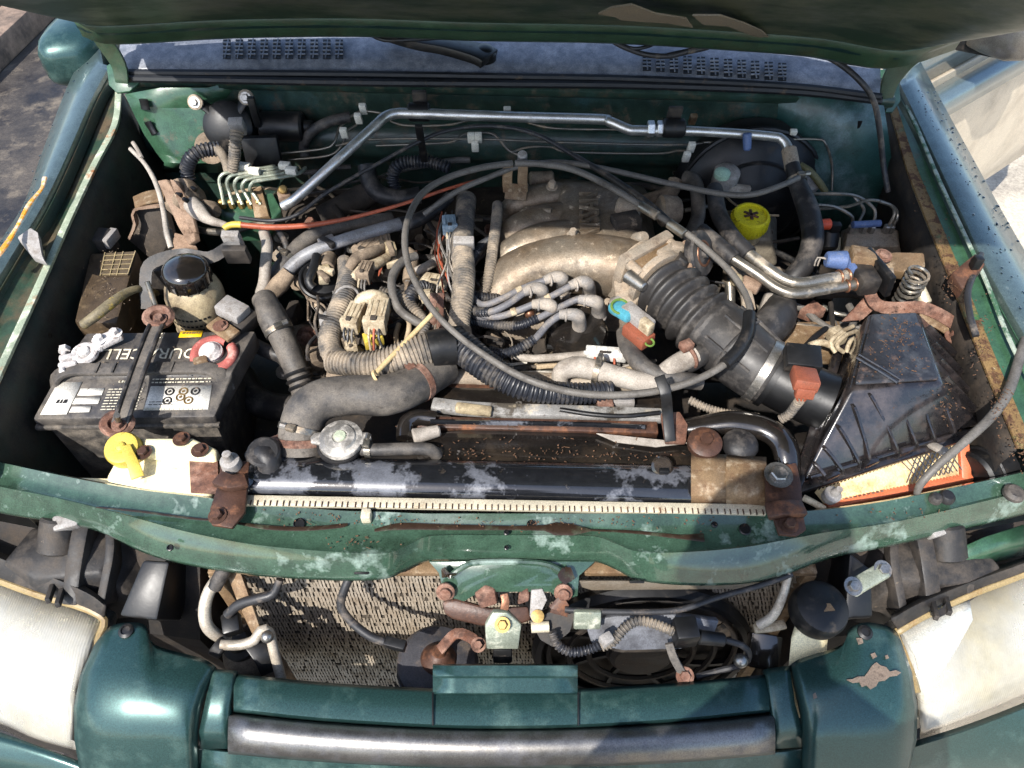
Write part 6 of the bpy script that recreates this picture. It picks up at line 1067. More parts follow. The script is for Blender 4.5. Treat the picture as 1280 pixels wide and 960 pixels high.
# black hoses at the left of the engine
lh = hose('coolant_hose', 'black coolant hose bending down between battery and engine', 'hose', [(330, 374, 1.005), (338, 392, 1.005), (350, 416, 0.99), (364, 446, 0.965), (374, 472, 0.945), (380, 492, 0.93)], [15, 17, 16, 15.5, 15, 15], 'rubber', seg=18)
MB().lathe([(0.021, 0), (0.022, 0.03), (0.020, 0.034)], P(336, 388, 1.004), P(350, 416, 0.99) - P(336, 388, 1.004), 20).build('sleeve', 'rubber', lh)
for (x, y, z) in ((372, 466, 0.95), (375, 474, 0.944), (378, 482, 0.938)): MB().torus(P(x, y, z), P(374, 472, 0.945) - P(364, 446, 0.965), 0.0185, 0.003, 20, 6).build('rib', 'black', lh)
hose('coolant_hose', 'black lower hose hiding in the dark beside the battery', 'hose', [(300, 470, 0.86), (320, 500, 0.86), (350, 510, 0.86), (390, 510, 0.87)], 18, 'rubber_dark', seg=16)
hose('coolant_hose', 'dark bypass hose behind the fuse holder', 'hose', [(316, 430, 0.95), (336, 440, 0.95), (352, 446, 0.945), (366, 462, 0.93)], 9, 'rubber_dark', seg=14)
pl = thing('idler_pulley', 'dusty lump of pulley bracket beside the black coolant hose', 'pulley bracket', P(392, 430, 0.88))
MB().lathe([(0.03, 0), (0.034, 0.006), (0.030, 0.012), (0.034, 0.02), (0.03, 0.026), (0.01, 0.027)], P(380, 428, 0.92), (0.2, -1, 0.4), 24).build('wheel', 'dusty', pl); MB().box(P(398, 448, 0.94), (0.035, 0.03, 0.03), (0.2, 0.3, 0.5)).build('arm', 'dusty', pl, bevel=0.005); MB().hexbolt(P(384, 420, 0.95), (0.2, -1, 0.5), 0.010, 0.01).build('bolt', 'rust', pl)
# under-harness hoses, middle
hose('bypass_hose', 'pale dusty hose with elbow in front of the distributor', 'hose', [(700, 480, 0.985), (702, 466, 1.0), (716, 459, 1.008), (740, 462, 1.008), (770, 470, 1.006), (800, 477, 1.004), (822, 480, 1.002)], [10, 12, 13.5, 13.5, 13, 12.5, 12], 'rubber_pale', seg=18)
hose('bypass_hose', 'smooth dark grey hose dropping beside the white plug', 'hose', [(779, 416, 1.0), (784, 432, 1.01), (796, 450, 1.012), (816, 466, 1.01), (848, 474, 1.008), (876, 478, 1.0)], [9, 11, 11.5, 11.5, 11, 10], 'rubber', seg=18)
hose('lower_cable', 'thin dark pipe curving along the back of the shroud', 'pipe', [(700, 512, 1.0), (740, 518, 1.005), (780, 520, 1.005), (824, 516, 1.002)], 3, 'black')
cs = thing('cable_stay', 'black strap stay with dusty foot bolted near the shroud end', 'bracket', P(835, 540, 0.98))
MB().strip(PP([(838, 552, 1.0), (836, 534, 1.012), (834, 512, 1.03), (832, 492, 1.055), (824, 470, 1.065)]), 0.014, 0.004, up=(0, -1, 0.6)).build('strap', 'black', cs, bevel=0.001)
MB().prism(PP([(826, 516, 1.005), (850, 514, 1.005), (860, 530, 1.003), (858, 552, 1.0), (832, 552, 1.0)]), (0, 0, -0.008)).build('foot', 'rust', cs, bevel=0.002)
hose('oil_hose', 'lower hose crossing from the harness end to the tank', 'hose', [(412, 470, 0.985), (446, 476, 0.985), (480, 480, 0.98)], 12, 'dusty', seg=14)
# ================================================================ brake servo and reservoir
sv = thing('brake_servo', 'big black brake servo drum on the right of the firewall', 'brake servo', P(935, 260, 0.9))
c = V(936, 250, 1.17)
MB().lathe([(0.125, -0.06), (0.135, -0.05), (0.135, -0.02), (0.128, -0.005), (0.10, 0.012), (0.06, 0.028), (0.05, 0.035)], c, (0, -1, 0.12), 40).build('drum', 'black', sv); MB().torus(c + Vector((0, 0.01, 0)), (0, -1, 0.12), 0.131, 0.005, 40, 8).build('seam', 'black', sv)
MB().torus(c + Vector((0, -0.018, 0)), (0, -1, 0.12), 0.085, 0.004, 36, 6).build('pressed_ring', 'black', sv)
mc = thing('brake_fluid_reservoir', 'clouded brake fluid reservoir with bright yellow cap', 'reservoir', P(935, 330, 0.93))
MB().hull8([P(902, 330, 0.94), P(972, 335, 0.94), P(972, 270, 0.94), P(905, 262, 0.94)], [P(908, 296, 1.0), P(964, 298, 1.0), P(962, 266, 1.0), P(908, 262, 1.0)]).build('tank', 'tank_cream' if 'tank_cream' in M else (mk('tank_cream', S(120, 112, 98), 0.5, 0, [(S(60, 54, 48), 0.4, 24, 0.7, 0, 0.14)]) or 'tank_cream'), mc, bevel=0.008, bseg=3)
cy = P(935, 282, 1.012); k = MPP(935, 282, 1.0)
MB().lathe([(20 * k, -0.02), (20 * k, 0.0)], cy, (0, -0.1, 1), 26).build('neck', 'cream_dirty', mc)
yc = MB().lathe([(21.5 * k, -0.004), (22.5 * k, 0), (22.5 * k, 0.020), (21.5 * k, 0.024), (19 * k, 0.025), (18.5 * k, 0.021), (1 * k, 0.021)], cy, (0, -0.1, 1), 36).build('cap', 'yellow_cap', mc)
for i in range(30): a = 2 * math.pi * i / 30; MB().box(cy + Vector((math.cos(a) * 22.8 * k, math.sin(a) * 22.8 * k, 0.010)), (0.0022, 0.0022, 0.019), (0, 0, a)).build('grip', 'yellow_cap', yc)
for a in (0.4, 2.5, 1.5): MB().box(cy + Vector((0, 0, 0.0225)), (0.026, 0.005, 0.002), (0, 0, a)).build('moulding', 'rust_dark', yc, bevel=0.0008)
MB().cyl(P(905, 345, 0.94), P(975, 350, 0.94), 0.022, 0.022, 18, 0.004).build('master_cylinder', 'alu_dusty', mc)
ck = thing('clutch_reservoir', 'small pale clutch fluid cup above the brake reservoir', 'reservoir', P(903, 235, 1.0))
MB().lathe([(0.020, 0), (0.022, 0.004), (0.022, 0.030), (0.018, 0.034), (0.004, 0.036)], P(904, 232, 1.03), (0, -0.1, 1), 22).build('cup', 'connector_grey', ck); MB().lathe([(0.013, 0), (0.013, 0.008), (0.004, 0.012)], P(902, 220, 1.065), (0, -0.1, 1), 16).build('nipple', 'paint_pale' if 'paint_pale' in M else (mk('paint_pale', S(150, 180, 160), 0.5, 0) or 'paint_pale'), ck)
MB().box(P(912, 236, 1.035), (0.07, 0.012, 0.016), (0, R(4), 0)).build('bridge', 'rubber_pale', ck, bevel=0.003)
hose('vacuum_hose', 'dirty yellow-green hose end behind the pipe bend', 'hose', [(1000, 206, 1.05), (1012, 214, 1.045), (1024, 228, 1.03), (1032, 240, 1.015)], [4, 4.5, 4.5, 4], 'hose_olive' if 'hose_olive' in M else (mk('hose_olive', S(96, 92, 60), 0.6, 0) or 'hose_olive'))
tag(MB().prism(PP([(1000, 216, 1.03), (1022, 220, 1.03), (1026, 234, 1.02), (1008, 240, 1.02)]), (0, 0.01, -0.02)).build('heat_plate', 'connector_grey', bevel=0.004), 'pale plate behind the black hose by the right firewall', 'plate')
# heater hoses and their metal tubes
def htube(label, hp_, tp_, rh_, rt_):
    t = thing('heater_tube', label, 'pipe', P(*tp_[1]), 'twin heater tubes'); MB().tube(PP(hp_), px_r(hp_, rh_), 16).build('hose', 'rubber_dark', t, angle=70); MB().tube(PP(tp_), px_r(tp_, rt_), 14).build('tube', 'steel_tube' if 'steel_tube' in M else (mk('steel_tube', S(140, 134, 124), 0.36, 0.8, [(S(176, 160, 138), 0.3, 30, 0.85, 0, 0.1)]) or 'steel_tube'), t, angle=70)
    a = P(*tp_[-2]); b = P(*tp_[-1]); d = (b - a).normalized()
    for q in (0.2, 0.85): MB().torus(b - d * 0.02 * q, d, px_r(tp_, rt_) + 0.001, 0.0018, 18, 6).build('clamp', 'copper', t)
htube('upper of the twin bent metal heater tubes on the right', [(893, 236, 1.06), (898, 266, 1.06), (915, 296, 1.06), (936, 318, 1.055)], [(934, 316, 1.055), (961, 337, 1.05), (981, 350, 1.045), (1002, 354, 1.045), (1034, 349, 1.045), (1062, 344, 1.045)], 10.5, 7.5)
htube('lower of the twin bent metal heater tubes on the right', [(876, 288, 1.06), (898, 306, 1.06), (918, 324, 1.055)], [(916, 323, 1.055), (947, 343, 1.045), (971, 360, 1.04), (994, 367, 1.038), (1032, 362, 1.038), (1072, 355, 1.04)], 10, 6.5)
vb = thing('heater_valve', 'grimy heater valve with blue plug and rusty square coil', 'valve', P(1085, 350, 0.98))
MB().box(P(1077, 322, 1.06), (0.034, 0.03, 0.022), (R(-6), R(4), R(-8))).build('coil', 'rust_tan', vb, bevel=0.002); MB().cyl(P(1058, 326, 1.055), P(1032, 324, 1.055), 0.015, 0.012, 16, 0.002).build('plug', 'blue', vb); MB().box(P(1064, 332, 1.05), (0.018, 0.034, 0.018), (0, R(20), R(12))).build('plug_elbow', 'blue', vb, bevel=0.003)
for x in (1022, 1026): MB().tube(PP([(1033, 324, 1.055), (x, 322, 1.055), (x - 4, 332, 1.04)]), 0.0013, 6).build('wire', 'rubber_pale', vb)
MB().box(P(1080, 348, 1.045), (0.03, 0.045, 0.03), (0, 0, R(8))).build('body', 'black_dusty', vb, bevel=0.004); MB().box(P(1097, 340, 1.05), (0.010, 0.07, 0.04), (0, R(-8), R(14))).build('plate', 'black', vb, bevel=0.002); MB().cyl(P(1108, 346, 1.04), P(1118, 344, 1.045), 0.012, 0.012, 16, 0.002).build('bush', 'alu_dusty', vb)
tp_ = MB().prism(PP([(1098, 318, 1.05), (1120, 314, 1.052), (1156, 315, 1.05), (1158, 332, 1.045), (1150, 342, 1.04), (1120, 338, 1.04), (1100, 334, 1.045)]), (0, 0.004, -0.02)).build('tan_bracket', 'rust_tan', bevel=0.004); tag(tp_, 'tan rusted bracket plate right of the heater valve', 'bracket'); MB().hexbolt(P(1104, 320, 1.055), (0, -0.2, 1), 0.008, 0.006).build('bolt', 'rust', tp_)
ab = thing('brake_modulator', 'grey aluminium brake modulator block with thin pipes', 'brake block', P(1090, 300, 0.94))
MB().hull8([P(1050, 330, 0.95), P(1130, 330, 0.95), P(1130, 290, 0.95), P(1050, 288, 0.95)], [P(1056, 308, 1.0), P(1124, 308, 1.0), P(1120, 286, 1.0), P(1060, 284, 1.0)]).build('block', 'alu_dusty', ab, bevel=0.004)
for i, pts in enumerate(([(1062, 290, 1.0), (1066, 276, 1.02), (1062, 268, 1.03), (1040, 258, 1.04), (1010, 256, 1.04)], [(1088, 290, 1.0), (1094, 270, 1.02), (1090, 258, 1.03), (1066, 244, 1.045), (1014, 242, 1.045)], [(1106, 290, 1.0), (1118, 268, 1.03), (1112, 256, 1.035), (1086, 250, 1.04), (1060, 258, 1.03), (1010, 262, 1.02)], [(1112, 290, 1.0), (1122, 270, 1.03), (1116, 258, 1.036), (1100, 252, 1.04)], [(1078, 290, 1.0), (1074, 278, 1.01), (1080, 262, 1.02), (1068, 246, 1.03)])):
    MB().tube(PP(pts), 0.0027, 8).build('pipe', 'steel_pipe', ab); MB().lathe([(0.006, 0), (0.006, 0.012), (0.004, 0.014)], P(*pts[0]), (0, 0, 1), 6).build('union', 'steel', ab)
MB().cyl(P(1022, 281, 1.03), P(1038, 280, 1.03), 0.009, 0.009, 14, 0.002).build('orange_plug', 'red_bright', ab); MB().box(P(1044, 284, 1.02), (0.016, 0.012, 0.016)).build('plug_body', 'black', ab, bevel=0.002); MB().cyl(P(1036, 290, 1.0), P(1034, 312, 0.98), 0.018, 0.016, 16, 0.003).build('pump', 'black', ab)
MB().cyl(P(1066, 281, 1.02), P(1100, 279, 1.02), 0.006, 0.006, 10).build('blue_pipe', 'blue', ab)
# rusty arm bracket, spring, wires round the air box
ra = thing('rusty_bracket', 'rust-red bent bracket arm behind the air filter box', 'bracket', P(1120, 395, 0.98))
MB().strip(PP([(1088, 348, 1.04), (1088, 368, 1.03), (1098, 382, 1.025), (1120, 385, 1.03), (1150, 384, 1.035), (1172, 392, 1.03), (1192, 404, 1.02)]), 0.018, 0.004, up=(0, -0.8, 0.6)).build('arm', 'rust', ra, bevel=0.001)
MB().strip(PP([(1150, 390, 1.028), (1172, 398, 1.022), (1192, 412, 1.01), (1194, 428, 1.0)]), 0.03, 0.004, up=(0.2, -0.6, 0.8)).build('flange', 'rust_tan', ra, bevel=0.001); MB().hexbolt(P(1193, 420, 1.008), (0, -0.3, 1), 0.009, 0.010).build('bolt', 'rust', ra)
MB().prism(PP([(1052, 402, 0.99), (1086, 366, 1.02), (1096, 384, 1.015), (1078, 400, 1.0)]), (0, 0.003, -0.004)).build('gusset', 'rust', ra, bevel=0.001)
sp = thing('coil_spring', 'small grey coil spring behind the air filter box', 'spring', P(1130, 385, 0.98)); a = P(1128, 380, 1.0); hel = [a + Vector((math.cos(t * 0.7) * 0.015, math.sin(t * 0.7) * 0.015, 0.0011 * t)) for t in range(60)]; MB().tube(hel, 0.0024, 6, step=0.01).build('coil', 'steel_pipe', sp)
MB().cyl(P(1144, 350, 1.03), P(1158, 380, 1.01), 0.009, 0.009, 12, 0.002).build('pale_rod', 'crimp', sp)
for i, pts in enumerate(([(1066, 408, 1.01), (1050, 416, 1.02), (1038, 428, 1.02), (1044, 440, 1.01)], [(1070, 414, 1.01), (1056, 420, 1.024), (1046, 432, 1.024), (1054, 440, 1.01)], [(1040, 432, 1.015), (1026, 428, 1.018), (1012, 432, 1.015)], [(1072, 420, 1.01), (1062, 428, 1.02), (1058, 440, 1.01)])): hose('loose_wire', ['outer cream wire loop left of the air filter box', 'inner cream wire loop left of the air filter box', 'short thick cream wire pointing left of the air box', 'cream wire pressed against the air box side'][i], 'wire', pts, 2.8 if i != 2 else 4.5, 'connector', group='cream wires by the air box')
tag(MB().box(P(1046, 420, 1.01), (0.02, 0.024, 0.02), (0, 0, 0.4)).build('cream_terminal', 'connector', bevel=0.003), 'cream terminal block among the loose wires', 'terminal')
tag(MB().prism(PP([(976, 402, 0.97), (1050, 400, 0.97), (1060, 440, 0.97), (980, 440, 0.97)]), (0, 0, -0.03)).build('inner_shelf', 'rust_tan', bevel=0.004), 'oil-stained brown shelf between duct and air box', 'shelf')
tag(MB().prism(PP([(1000, 386, 0.975), (1018, 374, 0.985), (1034, 386, 0.98), (1016, 392, 0.975)]), (0, 0, -0.02)).build('small_bracket', 'rust', bevel=0.002), 'small rusty bracket under the twin heater tubes', 'bracket')
lv = thing('ball_joint_lever', 'dusty lever and ball link below the looped cable on the right', 'lever', P(930, 370, 0.98))
MB().strip(PP([(905, 330, 1.03), (918, 345, 1.03), (932, 366, 1.025), (936, 388, 1.02)]), (0.012, 0.020), 0.008).build('lever', 'alu_dusty', lv, bevel=0.002); MB().sphere(P(921, 350, 1.035), 0.010).build('ball', 'cream_dirty', lv); MB().box(P(938, 356, 1.03), (0.03, 0.02, 0.014), (0, 0, -0.6)).build('yoke', 'sheet_dirty', lv, bevel=0.003); MB().cyl(P(912, 352, 1.02), P(914, 392, 0.99), 0.008, 0.007, 12, 0.002).build('rod', 'steel_pipe', lv)
MB().hull8([P(945, 392, 0.99), P(975, 388, 0.99), P(985, 368, 0.99), P(955, 366, 0.99)], [P(950, 384, 1.02), P(972, 382, 1.02), P(980, 366, 1.02), P(958, 366, 1.02)]).build('pale_box', 'rubber_pale', lv, bevel=0.004)
# dark mass on the right below everything
MB().hull8([P(860, 480, 0.78), P(1010, 480, 0.78), P(1060, 320, 0.78), P(880, 300, 0.78)], [P(870, 470, 0.86), P(1000, 470, 0.86), P(1040, 330, 0.88), P(890, 310, 0.88)]).build('right_housing', 'near_black', en, bevel=0.015)

# ================================================================ air filter box
ab_ = thing('air_filter_box', 'black ribbed air filter lid sitting askew over its filter', 'air filter box', P(1110, 560, 0.90))
T = [P(1062, 487, 1.055), P(1178, 480, 1.058), P(1147, 389, 1.062), P(1086, 391, 1.062)]; Bq = [P(1000, 606, 0.975), P(1226, 532, 0.985), P(1196, 436, 0.99), P(1058, 432, 0.99)]
mk('airbox', S(26, 24, 25), 0.26, 0, [(S(72, 64, 62), 0.28, 20, 0.5, 0, 0.14), (S(46, 36, 32), 0.3, 60, 0.7, 0, 0.08)], var=0.25, bump=0.06, coat=0.8, crough=0.1)
MB().hull8(Bq, T).build('lid', 'airbox', ab_, bevel=0.006, bseg=3)
cen = sum(T, Vector()) / 4
MB().hull8([cen + (p - cen) * 0.93 + Z3 * 0.001 for p in T], [cen + (p - cen) * 0.88 + Z3 * 0.006 for p in T]).build('top_panel', 'airbox_top' if 'airbox_top' in M else (mk('airbox_top', S(38, 39, 43), 0.3, 0, [(S(80, 66, 60), 0.3, 60, 0.7, 0, 0.06), (S(74, 76, 80), 0.3, 18, 0.6, 0, 0.1)], bump=0.1) or 'airbox_top'), ab_, bevel=0.003)
for o_ in (0, 1): MB().tube([P(1071 + o_ * 3, 447 - o_ * 4, 1.0665), P(1098 + o_ * 3, 463 - o_ * 4, 1.0665), P(1122 + o_ * 3, 478 - o_ * 4, 1.0655)], 0.0022, 6).build('raised_stripe', 'airbox', ab_)
fn = (Bq[1] - Bq[0]).cross(T[0] - Bq[0]).normalized(); fn = fn if fn.z > 0 else -fn
def on_face(x, y): r_ = ray(x, y); return CAM + r_ * ((Bq[0] - CAM).dot(fn) / r_.dot(fn))
for (x0, y0, x1, y1) in ((1064, 508, 1083, 578), (1084, 493, 1119, 566), (1112, 492, 1142, 558), (1141, 491, 1164, 551), (1168, 489, 1189, 543), (1046, 534, 1072, 583), (1029, 560, 1051, 590), (1017, 580, 1030, 598)):
    a, b = on_face(x0, y0), on_face(x1, y1); MB().strip([a + fn * 0.001, a.lerp(b, 0.12) + fn * 0.005, b.lerp(a, 0.12) + fn * 0.006, b + fn * 0.001], 0.0035, 0.010, up=fn).build('rib', 'airbox', ab_, bevel=0.001)
MB().strip([on_face(1010, 596) + fn * 0.003, on_face(1205, 538) + fn * 0.003], 0.006, 0.008, up=fn, step=0).build('moulded_lip', 'airbox', ab_, bevel=0.002)
for i in range(4):
    t = (i + 0.6) / 4.4; a = T[1].lerp(T[2], t); b = Bq[1].lerp(Bq[2], t); n_ = Vector((0.9, 0, 0.4)); MB().strip([a.lerp(b, 0.1) + n_ * 0.002, b.lerp(a, 0.05) + n_ * 0.002], 0.004, 0.010, up=n_, step=0).build('rib', 'airbox', ab_, bevel=0.001)
rim = [Bq[0] + Vector((-0.006, -0.006, -0.002)), Bq[1] + Vector((0.008, -0.004, -0.002)), Bq[2] + Vector((0.008, 0.006, -0.002)), Bq[3] + Vector((-0.006, 0.006, -0.002))]
for i in range(4): MB().strip([rim[i], rim[(i + 1) % 4]], 0.014, 0.008, step=0).build('rim', 'airbox', ab_, bevel=0.002)
for t in (0.15, 0.36, 0.55): p = Bq[0].lerp(Bq[1], t) + Vector((0, -0.004, 0.006)); MB().box(p, (0.022, 0.010, 0.012), (0, 0, R(20))).build('rim_lug', 'airbox', ab_, bevel=0.002)
MB().box(P(1172, 560, 0.99), (0.012, 0.034, 0.006), (R(-30), 0, R(16))).build('latch', 'rubber_pale', ab_, bevel=0.001)
MB().lathe([(0.040, -0.012), (0.046, -0.01), (0.046, 0.0)], P(1040, 506, 0.998), P(1020, 497, 1.0) - P(1040, 506, 0.998), 28).build('inlet_collar', 'airbox', ab_); MB().prism(PP([(1040, 480, 1.03), (1050, 478, 1.03), (1028, 534, 0.99), (1016, 540, 0.98)]), (0, 0, -0.03)).build('side_flange', 'airbox', ab_, bevel=0.002)
fl = thing('air_filter', 'orange-framed pleated paper air filter sticking out under its lid', 'air filter', P(1120, 610, 0.9))
FA, FB, FC, FD = P(1016, 616, 0.962), P(1212, 552, 0.972), P(1214, 604, 0.945), P(1034, 636, 0.94)
def fq(u, v, dz=0): return FA.lerp(FB, u).lerp(FD.lerp(FC, u), v) + Z3 * dz
MB().strip([fq(0, 0.86), fq(1, 0.86)], 0.012, 0.012, step=0).build('frame_bar', 'orange', fl, bevel=0.003); MB().strip([fq(0.95, -0.05), fq(0.955, 0.95)], 0.014, 0.014, step=0).build('frame_bar', 'orange', fl, bevel=0.003); MB().strip([fq(0, 0.98, -0.01), fq(1, 0.98, -0.01)], 0.012, 0.02, step=0).build('frame_bar', 'orange', fl, bevel=0.003)
pm = MB()
for i in range(40):
    u = 0.02 + i * 0.0225; a, b, cc_ = fq(u, -0.05, -0.004), fq(u + 0.011, -0.05, 0.004), fq(u + 0.0225, -0.05, -0.004); a2, b2, c2 = fq(u, 0.80, -0.004), fq(u + 0.011, 0.80, 0.004), fq(u + 0.0225, 0.80, -0.004); pm.add([a, b, cc_, a2, b2, c2], [(0, 1, 4, 3), (1, 2, 5, 4)])
o = pm.build('pleats', 'paper', fl, smooth=False); o['kind'] = 'stuff'
wm_ = MB()
for i in range(12):
    for s_ in (0, 1):
        u = 0.55 + i * 0.032; a = fq(u, 0.02 if s_ else 0.70, 0.006); b = fq(u + 0.09, 0.70 if s_ else 0.02, 0.006)
        if u + 0.09 < 0.93: wm_.cyl(a, b, 0.0007, None, 5)
o = wm_.build('wire_mesh', 'steel', fl); o['kind'] = 'stuff'
print_ = MB()
for i in range(9): u = 0.12 + i * 0.03; print_.add([fq(u, 0.80, 0.009), fq(u + 0.02, 0.80, 0.009), fq(u + 0.02, 0.86, 0.009), fq(u, 0.86, 0.009)], [(0, 1, 2, 3)])
o = print_.build('moulded_print', 'rust', fl); o['kind'] = 'stuff'
sn = thing('air_snorkel', 'black air snorkel drum in the right front corner', 'air snorkel', P(1235, 590, 0.88)); MB().cyl(P(1214, 596, 0.95), P(1250, 580, 0.95), 0.034, 0.034, 26, 0.004).build('drum', 'black', sn); MB().torus(P(1228, 590, 0.95), P(1250, 580, 0.95) - P(1214, 596, 0.95), 0.034, 0.003, 26, 6).build('band', 'black', sn)
du = thing('cold_air_duct', 'curved wet black duct elbow behind the right radiator bracket', 'duct', P(960, 560, 0.95)); dp_ = [(850, 536, 0.985), (880, 532, 0.992), (915, 528, 1.0), (950, 534, 1.0), (974, 548, 0.998), (984, 572, 0.99), (984, 604, 0.97)]
MB().tube(PP(dp_), px_r(dp_, [13, 15, 16, 17, 17, 17, 16]), 18, flat=0.8).build('elbow', 'black_wet', du, angle=70); MB().prism(PP([(862, 530, 0.98), (900, 534, 0.98), (890, 560, 0.98), (862, 560, 0.98)]), (0, 0, -0.02)).build('plate', 'black_wet', du, bevel=0.003)
tag(MB().prism(PP([(992, 540, 0.96), (1036, 534, 0.965), (1024, 570, 0.96), (998, 585, 0.955)]), (0, 0, -0.04)).build('duct_flange', 'black_wet', bevel=0.005), 'oily black flange in front of the air flow sensor', 'flange')
# right radiator brackets
tb2 = thing('tank_band', 'tan stained metal bands strapped over the right tank end', 'bracket', P(910, 620, 0.98))
for (x0, x1, yo, z) in ((864, 912, 0, 1.012), (908, 958, 3, 1.013)):
    MB().grid([[P(x0, 566 + yo, z - 0.008), P(x1, 568 + yo, z - 0.008)], [P(x0, 576 + yo, z), P(x1, 578 + yo, z)], [P(x0, 604 + yo, z), P(x1, 607 + yo, z)], [P(x0, 616 + yo, z - 0.006), P(x1, 620 + yo, z - 0.006)], [P(x0, 634 + yo, z - 0.03), P(x1, 636 + yo, z - 0.03)]]).build('band', 'rust_tan', tb2, solid=0.003)
bo = MB().lathe([(0.022, 0), (0.022, 0.008), (0.015, 0.012), (0.008, 0.012), (0.008, 0.018)], P(880, 556, 1.008), (0, -0.1, 1), 22).build('mount', 'rust_dark', tb2); MB().sphere(P(925, 556, 1.0), 0.024, 14, 8, (1, 1, 0.6)).build('dome', 'rubber_dark', tb2)
o = rbracket('rusty bracket bolted over the right end of the radiator', [(956, 584), (996, 578), (1002, 606), (1004, 640), (1008, 662), (996, 670), (974, 668), (966, 644), (958, 636)], 1.016, [(986, 656, 1.018), (972, 594, 1.02)]); MB().strip(PP([(958, 640, 1.02), (980, 636, 1.026), (1004, 636, 1.02)]), 0.02, 0.01).build('fold', 'rust_dark', o, bevel=0.002)
wn = thing('wing_nut', 'shiny bolt head on the right radiator bracket', 'bolt', P(973, 594, 1.02)); MB().hexbolt(P(973, 594, 1.022), (0, -0.1, 1), 0.011, 0.008).build('head', 'steel', wn)
tag(MB().lathe([(0.010, 0), (0.011, 0.012), (0.006, 0.016), (0.004, 0.03)], P(1036, 622, 0.985), (0.1, -0.2, 1), 14).build('pale_stud', 'connector_grey'), 'pale plastic stud beside the orange filter frame', 'stud')
hose('pale_tube', 'cream tube end lying by the orange filter frame', 'tube', [(1004, 622, 0.985), (1016, 628, 0.985), (1030, 636, 0.98)], 4.5, 'connector')
# cables hanging at the right
hose('bonnet_cable', 'dark cable hanging from the bonnet edge into the right corner', 'cable', [(834, 70, 1.21), (880, 60, 1.22), (904, 55, 1.222), (1000, 60, 1.222), (1040, 74, 1.215), (1072, 98, 1.20), (1092, 126, 1.17), (1100, 166, 1.12), (1104, 204, 1.07), (1110, 240, 1.03)], 3.6, 'cable_dark')
hose('bonnet_cable', 'short dark cable drooping across the cowl vent', 'cable', [(764, 50, 1.222), (778, 58, 1.216), (806, 68, 1.208), (836, 70, 1.21), (860, 64, 1.218)], 3.2, 'cable_dark')
hose('draped_cable', 'thick grey cable draped from the right wing over the filter', 'cable', [(1296, 392, 1.06), (1280, 430, 1.06), (1262, 486, 1.055), (1240, 520, 1.05), (1206, 552, 1.04), (1170, 584, 1.02), (1150, 606, 1.0), (1146, 618, 0.985)], [6, 6, 6.5, 6, 5.5, 5, 5, 4], 'cable')
hose('wing_cable', 'black cable tucked down the right wing channel', 'cable', [(1226, 318, 1.08), (1218, 340, 1.085), (1210, 364, 1.085), (1212, 392, 1.08), (1220, 420, 1.07)], 4, 'cable_dark')
ch = thing('channel_latch', 'dark folded clip standing on the right wing channel', 'clip', P(1208, 340, 1.06)); MB().prism(PP([(1190, 340, 1.085), (1220, 316, 1.10), (1232, 330, 1.098), (1204, 362, 1.08)]), (0, 0, -0.02)).build('plate', 'rust_dark', ch, bevel=0.002); MB().box(P(1221, 328, 1.102), (0.012, 0.012, 0.02)).build('tab', 'black', ch, bevel=0.002)

# ================================================================ small wiring, pipes and fittings packed round the engine
rc = random.Random(42)
lw = thing('loose_wiring', 'tangle of thin wires and sleeves over the left of the engine', 'wiring', P(500, 400, 0.95))
mk('wire_tan', S(160, 142, 116), 0.7, 0, var=0.2); mk('wire_white', S(190, 184, 172), 0.6, 0, [(S(120, 106, 88), 0.4, 40, 0.9, 0, 0.12)]); mk('wire_dark', S(48, 44, 42), 0.6, 0, [(S(110, 98, 84), 0.35, 40, 0.9, 0, 0.12)])
for i in range(52):
    x = rc.uniform(395, 625); y = rc.uniform(285, 445); z = 0.97 + rc.uniform(-0.02, 0.03); a = rc.uniform(0, 6.28); pts = []
    for k in range(rc.randint(4, 6)):
        pts.append(P(x, y, z)); st = rc.uniform(14, 30); x += math.cos(a) * st; y += math.sin(a) * st * 0.8; a += rc.uniform(-0.9, 0.9); z = min(1.02, max(0.94, z + rc.uniform(-0.02, 0.02)))
        x = min(640, max(385, x)); y = min(455, max(275, y))
    r_ = rc.choice([0.0014, 0.0018, 0.0022, 0.003, 0.004, 0.0055])
    MB().tube(pts, r_, 7 if r_ < 0.003 else 10, step=0.012, corr=(0.0045, 0.0007) if r_ == 0.0055 else None).build('wire' if r_ < 0.003 else 'sleeve', rc.choice(['wire_tan', 'wire_dark', 'wire_dark', 'wire_dark', 'cable_dark', 'cable', 'rubber_dark', 'conduit', 'dusty']), lw)
for i in range(26):
    x = rc.uniform(400, 620); y = rc.uniform(300, 440); z = 1.0 + rc.uniform(-0.02, 0.02); k = rc.uniform(0.6, 1.2)
    o = MB().box(P(x, y, z), (0.016 * k, 0.024 * k, 0.014), (rc.uniform(-.3, .3), rc.uniform(-.3, .3), rc.uniform(0, 3.1))).build('terminal', rc.choice(['connector', 'dusty', 'black_dusty', 'connector_grey', 'dusty_dark', 'cream_dirty']), lw, bevel=0.002)
    MB().box(P(x, y, z + 0.006), (0.008 * k, 0.026 * k, 0.010), (0, 0, rc.uniform(0, 3.1))).build('latch', rc.choice(['connector', 'black_dusty', 'dusty']), o, bevel=0.0015)
rw = thing('rear_wiring', 'thin wires and pipes strung along the foot of the firewall', 'wiring', P(640, 260, 0.95))
